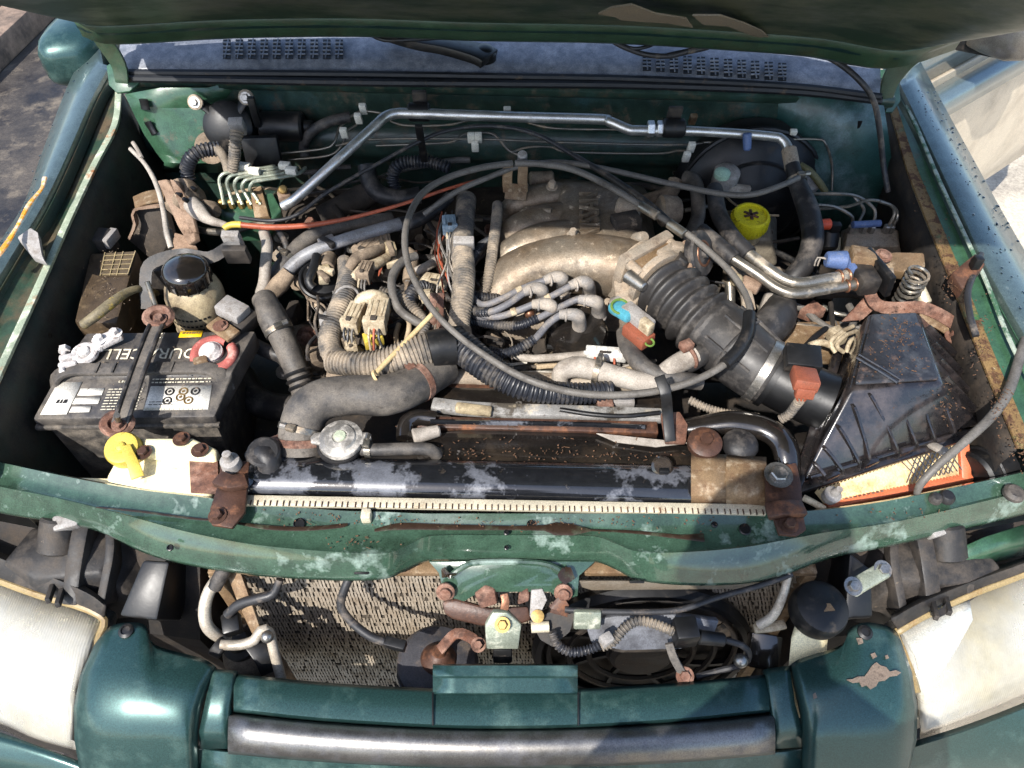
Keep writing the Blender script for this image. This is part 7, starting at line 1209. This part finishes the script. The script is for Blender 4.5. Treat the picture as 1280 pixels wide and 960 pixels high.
for i in range(26):
    x = rc.uniform(330, 560) if i < 15 else rc.uniform(780, 900); y = rc.uniform(205, 300); z = 0.97 + rc.uniform(-0.02, 0.03); a = rc.choice([0.1, -0.3, 3.0, 1.2]); pts = []
    for k in range(5):
        pts.append(P(x, y, z)); x += math.cos(a) * 26; y += math.sin(a) * 16; a += rc.uniform(-0.5, 0.5); y = min(330, max(200, y))
    MB().tube(pts, rc.choice([0.002, 0.003, 0.0045, 0.006]), 9, step=0.012).build('wire', rc.choice(['wire_dark', 'cable', 'dusty_dark', 'rubber_dark', 'steel_pipe', 'wire_tan']), rw)
rt = thing('right_wiring', 'wires and small pipes round the throttle and brake reservoir', 'wiring', P(900, 400, 0.95))
for i in range(30):
    x = rc.uniform(840, 1060); y = rc.uniform(330, 440); z = 0.95 + rc.uniform(-0.02, 0.03); a = rc.uniform(0, 6.28); pts = []
    for k in range(5):
        pts.append(P(x, y, z)); x += math.cos(a) * 22; y += math.sin(a) * 15; a += rc.uniform(-0.7, 0.7)
    MB().tube(pts, rc.choice([0.002, 0.003, 0.004, 0.0055]), 9, step=0.012).build('wire', rc.choice(['wire_dark', 'cable', 'dusty_dark', 'rubber_dark', 'steel_pipe', 'wire_tan', 'black']), rt)
fw = thing('front_wiring', 'wires and pipes lying between the harness and the distributor', 'wiring', P(680, 450, 0.95))
for i in range(26):
    x = rc.uniform(600, 790); y = rc.uniform(440, 475); z = 0.955 + rc.uniform(-0.01, 0.03); a = rc.choice([0.0, 0.4, -0.3, 3.1]) + rc.uniform(-.3, .3); pts = []
    for k in range(4):
        pts.append(P(x, y, z)); x += math.cos(a) * 24; y += math.sin(a) * 12; a += rc.uniform(-0.6, 0.6)
    MB().tube(pts, rc.choice([0.0016, 0.0025, 0.004]), 8, step=0.012).build('wire', rc.choice(['wire_dark', 'cable', 'wire_white', 'rubber_pale', 'steel_pipe', 'wire_tan', 'black']), fw)
# worm-drive clips on the hoses
def worm(label, a, b, t, rpx):
    A, B_ = P(*a), P(*b); d = (B_ - A).normalized(); c = A.lerp(B_, t); r_ = MPP(*a) * rpx
    th = thing('worm_clip', label, 'hose clip', c, 'hose clips'); MB().lathe([(r_ - 0.001, -0.004), (r_ + 0.001, -0.004), (r_ + 0.001, 0.004), (r_ - 0.001, 0.004)], c, d, 24).build('band', 'steel_pipe', th, angle=50)
    u = (Z3 - d * Z3.dot(d)).normalized(); sd_ = d.cross(u); MB().box(c + u * (r_ + 0.003), (0.012, 0.009, 0.007), (0, 0, math.atan2(sd_.y, sd_.x))).build('housing', 'steel_pipe', th, bevel=0.001); MB().cyl(c + u * (r_ + 0.004) - sd_ * 0.006, c + u * (r_ + 0.004) - sd_ * 0.014, 0.004, None, 8).build('screw', 'steel', th)
worm('clip on the black hose between battery and engine', (338, 392, 1.005), (350, 416, 0.99), 0.9, 17.5)
worm('clip at the lower end of the fat radiator hose', (377, 540, 1.0), (384, 515, 1.015), 0.1, 29)
worm('clip on the thick hose beside the brake reservoir', (990, 206, 1.075), (997, 230, 1.06), 0.8, 11.5)
worm('clip on the grey heater hose at the left rear', (352, 334, 0.985), (376, 306, 1.0), 0.4, 11)
worm('clip on the pale hose before the distributor', (740, 462, 1.008), (770, 470, 1.006), 0.2, 14.5)
worm('clip on the overflow hose next to the filler cap', (452, 562, 1.002), (470, 562, 1.004), 0.5, 9)
# ================================================================ behind the grille
cn = thing('condenser', 'dusty finned condenser behind the grille opening', 'condenser', (-0.02, 0.452, 0.45))
CY = 0.455; X0, X1 = V(296, 740, CY).x, V(985, 740, CY).x; nrow = 30; pit = 0.0142; ztop = 0.905
fm = MB(); rr0 = random.Random(8)
for i in range(nrow):
    z = ztop - i * pit
    MB().box(((X0 + X1) / 2, CY + 0.004, z), (X1 - X0, 0.012, 0.0030)).build('tube', 'fin_tube', cn)
    n = int((X1 - X0) / 0.0046); dx = 0.0031
    for j in range(n):
        xa_ = X0 + j * 0.0046  + rr0.gauss(0, 0.0005)
        if rr0.random() < 0.03: continue
        jt = rr0.gauss(0, 0.0016) if rr0.random() < 0.25 else 0; za, zb = z - 0.002, z - pit + 0.002
        fm.add([(xa_, CY + 0.002, za), (xa_ + dx, CY + 0.002, za), (xa_ + dx + 0.0030 + jt, CY - 0.005 + abs(jt), zb), (xa_ + 0.0030 + jt, CY - 0.005, zb)], [(0, 1, 2, 3)])
o = fm.build('fins', 'fin', cn, smooth=False); o['kind'] = 'stuff'
for xx in (X0 - 0.008, X1 + 0.008): MB().box((xx, CY, ztop - nrow * pit / 2), (0.016, 0.022, nrow * pit + 0.01)).build('side_rail', 'rust_tan', cn, bevel=0.002)
MB().box(((X0 + X1) / 2, CY, ztop + 0.008), (X1 - X0 + 0.03, 0.02, 0.010)).build('top_rail', 'rust_tan', cn, bevel=0.002)
MB().box(((X0 + X1) / 2, CY + 0.018, 0.69), (X1 - X0, 0.006, 0.44)).build('backing', 'near_black', cn)
# pressed steel below the tie bar, on both sides
MB().prism(PP([(700, 726, 0.93), (960, 728, 0.93), (960, 736, 0.90), (740, 738, 0.90)]), (0, 0.004, -0.004)).build('air_seal', 'fin', car, bevel=0.001)
hose('ambient_cable', 'grey cable hanging over the left part of the condenser', 'cable', [(436, 724, 0.93), (430, 738, 0.92), (426, 758, 0.90), (440, 778, 0.885), (462, 795, 0.875), (480, 802, 0.87)], 5.5, 'cable_dark')
pg = pb('sensor_plug', 'black corrugated plug on the hanging cable end', 'connector', 494, 805, 0.868, (28, 13, 12), (0, 0, -14), 'black', 0.002)
# horn
mk('horn_grey', S(62, 62, 66), 0.5, 0, [(S(100, 88, 78), 0.3, 40, 0.85, 0, 0.12)])
hn_ = thing('horn', 'round black horn with rusty top on a bent bracket', 'horn', P(540, 840, 0.72))
c = P(548, 826, 0.80); hax = Vector((0.12, 0.12, 1))
MB().lathe([(0.040, -0.045), (0.052, -0.04), (0.054, -0.026), (0.050, -0.022), (0.054, -0.016), (0.054, -0.004), (0.048, 0.003), (0.03, 0.006)], c, hax, 40).build('trumpet', 'horn_grey', hn_)
MB().lathe([(0.024, 0.0), (0.024, 0.006), (0.020, 0.012), (0.016, 0.016), (0.013, 0.022), (0.009, 0.024), (0.008, 0.030)], c, hax, 36).build('diaphragm', 'rust_dark', hn_)
MB().strip([c + hax.normalized() * 0.028] + PP([(570, 792, 0.85), (590, 798, 0.852), (600, 808, 0.85)]), 0.014, 0.004).build('bracket', 'rust', hn_, bevel=0.001); MB().hexbolt(P(598, 806, 0.853), (0, -0.4, 1), 0.006, 0.010).build('bolt', 'rust', hn_)
MB().box(c + hax.normalized() * -0.03 + Vector((0.0, -0.052, 0)), (0.05, 0.012, 0.018), (0, 0, 0)).build('mouth', 'black_clean', hn_, bevel=0.003)
# bonnet latch
la = thing('bonnet_latch', 'rusty bonnet latch bolted in the middle of the front', 'latch', P(630, 790, 0.84))
MB().prism(PP([(552, 752, 0.915), (570, 748, 0.916), (612, 760, 0.912), (660, 758, 0.912), (664, 775, 0.90), (640, 784, 0.895), (600, 782, 0.896), (566, 774, 0.90), (556, 768, 0.905)]), (0, 0.006, -0.012)).build('plate', 'rust_dark', la, bevel=0.003)
for (x, y) in ((557, 739), (704, 740)): MB().lathe([(0.0115, 0), (0.0115, 0.003), (0.007, 0.004), (0.007, 0.009), (0.005, 0.010)], P(x, y, 0.930), (0, -0.8, 0.6), 20).build('bolt', 'rust', la); 
MB().prism(PP([(592, 742, 0.925), (606, 732, 0.932), (618, 738, 0.93), (622, 756, 0.918), (600, 762, 0.915)]), (0.002, 0.012, -0.006)).build('jaw', 'rust', la, bevel=0.003)
MB().prism(PP([(648, 742, 0.925), (660, 735, 0.93), (662, 752, 0.92), (646, 758, 0.916)]), (0.002, 0.012, -0.006)).build('jaw', 'rust', la, bevel=0.003)
MB().strip(PP([(630, 742, 0.93), (632, 752, 0.925), (630, 762, 0.918)]), 0.010, 0.004, up=(0, -1, 0.5)).build('pawl', 'copper', la, bevel=0.001)
MB().prism(PP([(606, 782, 0.90), (616, 766, 0.915), (634, 766, 0.915), (652, 782, 0.90), (648, 812, 0.875), (608, 812, 0.875)]), (0, 0.008, -0.004)).build('stay_plate', 'zinc', la, bevel=0.002)
MB().hexbolt(P(628, 781, 0.908), (0, -0.5, 1), 0.006, 0.006).build('bolt', 'brass', la)
MB().prism(PP([(616, 812, 0.872), (640, 812, 0.872), (640, 830, 0.85), (616, 830, 0.85)]), (0, 0.012, -0.01)).build('stay_foot', 'black', la, bevel=0.003)
MB().strip(PP([(694, 750, 0.925), (700, 758, 0.922), (698, 768, 0.916)]), 0.022, 0.004, up=(0, -1, 0.6)).build('release_lever', 'rust_dark', la, bevel=0.001); MB().prism(PP([(664, 738, 0.93), (678, 736, 0.93), (684, 750, 0.922), (668, 782, 0.9), (662, 770, 0.905)]), (0, 0.004, -0.004)).build('guide', 'connector_grey', la, bevel=0.001)
MB().cyl(P(664, 784, 0.90), P(686, 783, 0.90), 0.007, 0.007, 14).build('spring', 'crimp', la)
pv = MB().prism(PP([(662, 776, 0.90), (690, 764, 0.905), (720, 766, 0.905), (712, 790, 0.89), (690, 808, 0.88), (676, 800, 0.885)]), (0, 0.01, -0.01)).build('latch_side_plate', 'black_dusty'); tag(pv, 'dusty dark plate right of the bonnet latch', 'plate'); MB().lathe([(0.008, 0), (0.008, 0.004), (0.003, 0.005)], P(672, 770, 0.908), (0, -0.5, 1), 16).build('rivet', 'brass', pv)
hose('release_cable', 'black bonnet release cable running to the right', 'cable', [(706, 762, 0.925), (740, 764, 0.925), (800, 765, 0.925), (850, 762, 0.925), (900, 746, 0.93), (950, 732, 0.935), (990, 718, 0.94)], 3.8, 'cable_dark')
pb('cable_saddle', 'green metal saddle clamping the bonnet release cable', 'clamp', 734, 774, 0.92, (34, 8, 26), (-30, 0, 0), 'zinc', 0.002)
# auxiliary fan on the right
fan = thing('electric_fan', 'black electric fan shroud with curved vanes behind the grille', 'fan', P(820, 840, 0.66))
c = Vector((V(812, 800, 0.40).x, 0.418, 0.735)); fax = Vector((0, -1, 0.15))
MB().lathe([(0.150, -0.012), (0.155, 0), (0.150, 0.012), (0.142, 0.012), (0.138, 0.0), (0.142, -0.012)], c, fax, 48).build('ring', 'black', fan)
for i in range(0, 7, 2): MB().torus(c + Vector((0, -0.004, 0)), fax, 0.045 + i * 0.0145, 0.0045, 44, 6).build('guard_ring', 'near_black', fan)
for i in range(8):
    a = 2 * math.pi * i / 8 + 0.2; u, v_ = frame(fax); MB().strip([c + (u * math.cos(a) + v_ * math.sin(a)) * 0.035, c + (u * math.cos(a + 0.15) + v_ * math.sin(a + 0.15)) * 0.09, c + (u * math.cos(a + 0.35) + v_ * math.sin(a + 0.35)) * 0.142], 0.006, 0.008, up=fax).build('spoke', 'black', fan)
MB().lathe([(0.045, -0.02), (0.045, 0.012), (0.038, 0.018), (0.004, 0.019)], c, fax, 28).build('motor', 'black_dusty', fan)
MB().lathe([(0.134, 0.0), (0.134, 0.002)], c + Vector((0, 0.014, 0)), fax, 40).build('blades', 'near_black', fan)
mk('fan_panel', S(96, 98, 104), 0.5, 0, [(S(50, 50, 54), 0.4, 26, 0.6, 0, 0.12)])
MB().prism(PP([(730, 776, 0.90), (770, 770, 0.905), (840, 768, 0.905), (900, 776, 0.90), (890, 800, 0.885), (850, 812, 0.875), (780, 814, 0.87), (740, 806, 0.875)]), (0, 0.01, -0.01)).build('shroud_panel', 'fan_panel', fan, bevel=0.003)
hose('corrugated_conduit', 'corrugated fan wiring bending below the latch', 'conduit', [(690, 790, 0.905), (697, 806, 0.895), (714, 815, 0.888), (736, 812, 0.888), (758, 802, 0.895)], 5.5, 'conduit_dark', (4.5, 1.0))
hose('corrugated_conduit', 'pale corrugated wiring rising over the electric fan', 'conduit', [(752, 808, 0.90), (766, 802, 0.905), (782, 784, 0.915), (800, 776, 0.92), (824, 782, 0.918), (842, 790, 0.915)], 6, 'conduit', (4.5, 1.0))
pb('wiring_block', 'pale plug holding the fan wiring', 'connector', 758, 800, 0.908, (16, 14, 16), (0, 0, 30), 'connector_grey', 0.002)
tr_ = thing('terminal_cover', 'black plug block with strap at the fan right side', 'connector', P(855, 800, 0.88)); MB().box(P(856, 790, 0.91), (0.028, 0.028, 0.032), (0, 0, 0.1)).build('block', 'black_clean', tr_, bevel=0.003); MB().cyl(P(872, 796, 0.905), P(906, 800, 0.90), 0.009, 0.008, 14, 0.002).build('plug', 'black', tr_)
MB().tube(PP([(906, 800, 0.90), (926, 806, 0.895), (936, 816, 0.88), (930, 830, 0.86), (900, 838, 0.85), (870, 846, 0.845)]), 0.004, 8).build('lead', 'cable_dark', tr_); MB().strip(PP([(836, 804, 0.90), (842, 822, 0.885), (852, 840, 0.87), (858, 852, 0.855)]), 0.010, 0.005, up=(0, -1, 0.4)).build('strap', 'rubber', tr_, bevel=0.001); MB().hexbolt(P(856, 845, 0.868), (0, -0.5, 1), 0.007, 0.006).build('bolt', 'rust', tr_); MB().sphere(P(926, 826, 0.875), 0.009).build('joint', 'steel', tr_)
# receiver drier on the left
rd = thing('receiver_drier', 'dusty metal receiver drier with bent pale pipes', 'receiver drier', P(300, 850, 0.60)); c = P(304, 806, 0.80)
MB().lathe([(0.030, -0.16), (0.034, -0.15), (0.034, -0.02), (0.030, -0.006), (0.022, 0), (0.018, 0.004)], c, (-0.12, 0.15, 1), 28).build('can', 'dusty', rd); MB().lathe([(0.024, 0), (0.024, 0.012), (0.016, 0.016), (0.014, 0.024)], c, (-0.1, -0.1, 1), 20).build('head', 'black_dusty', rd)
mk('pale_pipe', S(176, 166, 150), 0.5, 0.4, [(S(120, 104, 86), 0.3, 30, 0.8, 0, 0.12)])
MB().tube(PP([(278, 716, 0.93), (262, 738, 0.915), (256, 760, 0.90), (258, 780, 0.885), (268, 792, 0.87), (284, 800, 0.85)]), 0.0078, 12).build('pipe', 'pale_pipe', rd); MB().tube(PP([(276, 806, 0.87), (300, 806, 0.868), (318, 800, 0.87), (326, 788, 0.875), (336, 790, 0.87), (344, 820, 0.84), (352, 850, 0.81)]), 0.0065, 12).build('pipe', 'pale_pipe', rd)
MB().cyl(P(268, 806, 0.865), P(280, 814, 0.86), 0.013, 0.012, 16, 0.002).build('boss', 'black_dusty', rd); MB().box(P(290, 780, 0.868), (0.022, 0.026, 0.022), (0.2, 0, 0.3)).build('switch', 'black_clean', rd, bevel=0.003); MB().sphere(P(334, 796, 0.88), 0.008).build('union', 'steel', rd)
MB().strip(PP([(316, 802, 0.85), (330, 822, 0.84), (338, 840, 0.82)]), 0.024, 0.006).build('strap', 'black', rd, bevel=0.002)
hose('pressure_switch_cable', 'grey cable from the drier switch to the condenser top', 'cable', [(284, 768, 0.885), (300, 755, 0.90), (324, 748, 0.91), (342, 742, 0.915), (350, 724, 0.93)], [6, 6.5, 6.5, 6, 5], 'cable_dark', seg=12)
hose('upper_sleeve', 'dark rubber sleeve where the pale pipe passes under the tie bar', 'hose', [(284, 704, 0.945), (276, 720, 0.93), (268, 734, 0.918)], [9, 9.5, 9], 'rubber_dark', seg=14)
tag(MB().prism(PP([(282, 716, 0.92), (300, 714, 0.925), (320, 770, 0.885), (330, 800, 0.86), (318, 800, 0.86), (300, 762, 0.885)]), (0, 0.006, -0.006)).build('condenser_bracket', 'rust_tan', bevel=0.002), 'tan notched bracket at the left condenser edge', 'bracket')
# small overflow jar on the right
oj = thing('coolant_jar', 'cream coolant jar with a wide dark lid on the right', 'jar', P(1005, 830, 0.78)); c = P(1016, 768, 0.895); jax = Vector((0.10, -0.10, 1)); k = MPP(1016, 760, 0.9)
MB().loft([[P(x, y, z) for x, y in q_] for z, q_ in ((0.79, ((978, 900), (1018, 900), (1026, 880), (986, 876))), (0.84, ((982, 858), (1024, 856), (1032, 838), (990, 834))), (0.89, ((988, 800), (1030, 798), (1038, 775), (996, 772))), (0.90, ((994, 792), (1026, 790), (1032, 772), (1000, 768))))]).build('body', 'cream', oj, bevel=0.008, bseg=3)
MB().lathe([(33 * k, 0), (34.5 * k, 0.004), (34.5 * k, 0.020), (32 * k, 0.027), (24 * k, 0.031), (1 * k, 0.033)], c + Z3 * 0.004, jax, 36).build('lid', 'black', oj); MB().prism([c + Vector((0.000, -0.012, 0.034)), c + Vector((0.014, -0.010, 0.034)), c + Vector((0.010, -0.002, 0.035)), c + Vector((0.002, -0.002, 0.035))], (0, 0, 0.0015)).build('scrape', 'rust_tan', oj)
hose('jar_tube', 'pale tube curving behind the coolant jar', 'tube', [(986, 716, 0.94), (978, 746, 0.92), (966, 770, 0.90), (948, 782, 0.885)], [5, 5.5, 6, 6], 'pale_pipe'); tag(MB().strip(PP([(942, 786, 0.88), (962, 784, 0.882), (982, 780, 0.885)]), 0.012, 0.006).build('jar_stay', 'connector', bevel=0.002), 'cream stay left of the coolant jar', 'bracket')
tag(MB().prism(PP([(940, 790, 0.87), (980, 796, 0.87), (974, 840, 0.84), (936, 834, 0.84)]), (0, 0.01, -0.02)).build('jar_bracket', 'black_wet', bevel=0.003), 'oily dark bracket plate beside the coolant jar', 'bracket')
stt = MB().strip(PP([(1062, 738, 0.955), (1080, 727, 0.96), (1106, 712, 0.965)]), 0.020, 0.008).build('steel_link', 'zinc', bevel=0.003); tag(stt, 'shiny galvanised link plate on the right stay', 'link')
for (x, y) in ((1066, 733), (1103, 712)): MB().hexbolt(P(x, y, 0.965), (0.1, -0.3, 1), 0.007, 0.006).build('bolt', 'steel', stt)
# lamp backs
def lampback(label, cx, cy, sgn):
    t = thing('lamp_housing', label, 'lamp housing', P(cx, cy + 30, 0.8)); c = P(cx, cy, 0.90)
    MB().loft([[c + Vector((sgn * dx * s_ , dy * s_, z)) for dx, dy in ((-0.08, -0.02), (-0.02, -0.05), (0.08, -0.04), (0.10, 0.02), (0.04, 0.05), (-0.06, 0.04))] for s_, z in ((1.3, -0.08), (1.1, -0.02), (0.8, 0.01), (0.3, 0.02))]).build('shell', 'black_dusty', t, bevel=0.004)
    MB().cyl(c + Vector((0.0, 0.0, 0.01)), c + Vector((sgn * 0.005, 0.03, 0.045)), 0.026, 0.022, 22, 0.003).build('bulb_cover', 'black_dusty', t); MB().box(c + Vector((sgn * 0.02, 0.02, 0.045)), (0.03, 0.02, 0.022), (0.3, 0, 0.3)).build('plug', 'connector_grey', t, bevel=0.003)
    MB().strip([c + Vector((sgn * 0.03, 0.06, 0.03)), c + Vector((sgn * 0.035, 0, 0.02)), c + Vector((sgn * 0.03, -0.06, -0.02))], 0.022, 0.03).build('rib', 'black_dusty', t, bevel=0.004)
    MB().strip([c + Vector((sgn * 0.06, 0.04, 0.02)), c + Vector((sgn * 0.075, -0.01, 0.01)), c + Vector((sgn * 0.07, -0.06, -0.02))], 0.012, 0.03).build('rib', 'black_dusty', t, bevel=0.003); return t
lampback('dusty dark lamp housing with bulb plug on the left', 78, 692, 1); lampback('dark lamp housing behind the right headlamp', 1178, 700, -1)
tag(MB().prism(PP([(28, 700, 0.91), (70, 690, 0.915), (110, 694, 0.915), (120, 712, 0.905), (60, 716, 0.905)]), (0, 0, -0.02)).build('lamp_shelf', 'black_dusty', bevel=0.004), 'dusty shelf between left lamp and lamp housing', 'shelf')
# structure behind the lamps
MB().prism(PP([(-60, 640, 0.90), (250, 700, 0.90), (250, 800, 0.80), (-60, 760, 0.80)]), (0, 0.02, -0.3)).build('inner_panel', 'near_black', car)
MB().prism(PP([(1340, 640, 0.90), (1010, 700, 0.90), (1010, 800, 0.80), (1340, 760, 0.80)]), (0, 0.02, -0.3)).build('inner_panel', 'near_black', car)
MB().grid([[P(1190, 690, 0.93), P(1230, 672, 0.94), P(1280, 656, 0.94)], [P(1186, 704, 0.92), P(1230, 690, 0.93), P(1280, 680, 0.925)], [P(1190, 720, 0.90), P(1230, 706, 0.90), P(1280, 694, 0.90)]]).build('lamp_panel', 'paint_bay', car, solid=0.002)

# ================================================================ litter and rain drops
rr = random.Random(21)
def needles(nm, label, spots, m='needle'):
    mb = MB()
    for (x, y, z, n, sx, sy) in spots:
        for i in range(n):
            p = P(x + rr.gauss(0, sx), y + rr.gauss(0, sy), z); a = rr.uniform(0, 3.14); l = rr.uniform(0.001, 0.006); w_ = rr.uniform(0.0004, 0.0009)
            if rr.random() < 0.6: l = rr.uniform(0.0008, 0.002); w_ = l * 0.8
            mb.box(p + Z3 * 0.001, (l, w_, 0.0008), (rr.uniform(-.3, .3), rr.uniform(-.3, .3), a))
    o = mb.build(nm, m); o['kind'] = 'stuff'; o['label'] = label; return o
needles('leaf_litter', 'bits of dry leaf litter scattered on the fan shroud', [(640, 562, 0.99, 60, 70, 9), (700, 570, 0.99, 40, 60, 8), (640, 530, 0.997, 20, 60, 4), (800, 575, 0.99, 25, 40, 6), (560, 566, 0.99, 20, 30, 8)])
needles('leaf_litter', 'dry litter stuck to the air filter box', [(1120, 440, 1.0665, 110, 22, 22), (1130, 415, 1.067, 50, 10, 12), (1180, 500, 1.05, 40, 10, 16)])
needles('leaf_litter', 'crumbs of rust and leaves in the right wing channel', [(1190, 350, 1.075, 70, 6, 16), (1228, 430, 1.068, 90, 8, 22), (1250, 505, 1.06, 70, 8, 20), (1180, 300, 1.078, 40, 4, 14), (1150, 240, 1.08, 30, 4, 16), (1275, 560, 1.05, 60, 8, 14)])
needles('leaf_litter', 'crumbs along the front tie bar', [(500, 652, 0.989, 40, 60, 5), (720, 655, 0.989, 40, 60, 5), (860, 652, 0.988, 30, 40, 6), (380, 648, 0.989, 25, 30, 5), (1100, 640, 0.985, 25, 40, 6), (440, 678, 0.983, 25, 20, 5)])
needles('leaf_litter', 'crumbs over the battery and relay box', [(160, 480, 1.003, 50, 40, 20), (135, 360, 1.003, 60, 14, 20), (240, 440, 1.003, 40, 20, 12)], 'dusty')
def drops(label, rows, k0, k1, n, rmin, rmax):
    mb = MB()
    for i in range(n):
        r_ = rows[rr.randrange(len(rows) - 1)]; a, b = r_[k0], r_[k1]; nrm = Vector((0.1 if a.x > 0 else -0.1, 0, 1)); p = a.lerp(b, rr.uniform(0.05, 0.95)) + Vector((0, rr.uniform(-.03, .03), 0)); q_ = rr.uniform(rmin, rmax)
        mb.sphere(p + Z3 * 0.0004, q_, 8, 5, (rr.uniform(0.8, 1.2), rr.uniform(0.9, 1.6), 0.4))
    o = mb.build('rain_drops', 'droplet'); o['kind'] = 'stuff'; o['label'] = label
drops('beads of water on the right wing', fr_out[2:34], 3, 4, 170, 0.0008, 0.0022); drops('beads of water along the right wing crest', fr_out[2:34], 2, 3, 110, 0.0008, 0.002); drops('few small water beads on the left wing', fl_out[2:26], 3, 4, 40, 0.001, 0.002)

# ================================================================ the photographer, standing at the grille behind the camera; only the shadow is in the picture
def limb(pts, rad): return MB().tube(pts, rad, 14, step=0.03)
pr_ = thing('person', 'standing person in grey shirt whose head shadow falls on the grille', 'person', (0.03, -0.36, 0))
bd = MB(); cx = 0.03; hx, hy, hz = -0.04, -0.135, 1.70
bd.tube([(cx, -0.36, 0.92), (cx, -0.34, 1.08), (cx, -0.30, 1.28), (cx, -0.235, 1.45), (cx - 0.01, -0.20, 1.53)], [0.155, 0.15, 0.17, 0.165, 0.08], 20, step=0.03, flat=0.66)
bd.tube([(cx - 0.01, -0.21, 1.50), (cx - 0.03, -0.18, 1.57), (hx, hy - 0.02, 1.63)], [0.062, 0.056, 0.06], 14, step=0.02)
bd.sphere((hx, hy, hz), 0.105, 20, 14, (0.82, 0.98, 1.15))
bd.sphere((hx, hy + 0.10, hz - 0.02), 0.016, 10, 8, (0.8, 1.2, 1.3))
for s_ in (-1, 1):
    bd.sphere((hx + s_ * 0.088, hy, hz - 0.01), 0.03, 10, 8, (0.35, 0.7, 1.1))
    bd.tube([(cx + s_ * 0.09, -0.36, 0.95), (cx + s_ * 0.10, -0.33, 0.5), (cx + s_ * 0.11, -0.38, 0.09)], [0.09, 0.062, 0.045], 14, step=0.04)
    bd.tube([(cx + s_ * 0.11, -0.41, 0.05), (cx + s_ * 0.115, -0.30, 0.045), (cx + s_ * 0.12, -0.18, 0.035)], [0.045, 0.05, 0.035], 12, step=0.03, flat=0.7)
    bd.tube([(cx + s_ * 0.15, -0.22, 1.44), (cx + s_ * 0.23, -0.22, 1.22), (cx + s_ * 0.22, -0.18, 1.06), (cx + s_ * 0.21, -0.16, 0.97)], [0.056, 0.046, 0.036, 0.03], 12, step=0.03)
    for f_ in range(4): bd.tube([(cx + s_ * (0.225 - 0.012 * f_), -0.155, 0.96), (cx + s_ * (0.228 - 0.013 * f_), -0.145, 0.92), (cx + s_ * (0.226 - 0.013 * f_), -0.15, 0.885 + 0.008 * abs(f_ - 1.3))], [0.010, 0.009, 0.007], 8, step=0.02)
    bd.tube([(cx + s_ * 0.19, -0.15, 0.97), (cx + s_ * 0.175, -0.13, 0.94), (cx + s_ * 0.17, -0.125, 0.915)], [0.011, 0.010, 0.008], 8, step=0.02)
bd.build('body', 'shirt', pr_, angle=70)
MB().sphere((hx, hy - 0.02, hz + 0.03), 0.108, 18, 12, (0.86, 0.98, 0.98)).build('hair', 'hair', pr_)
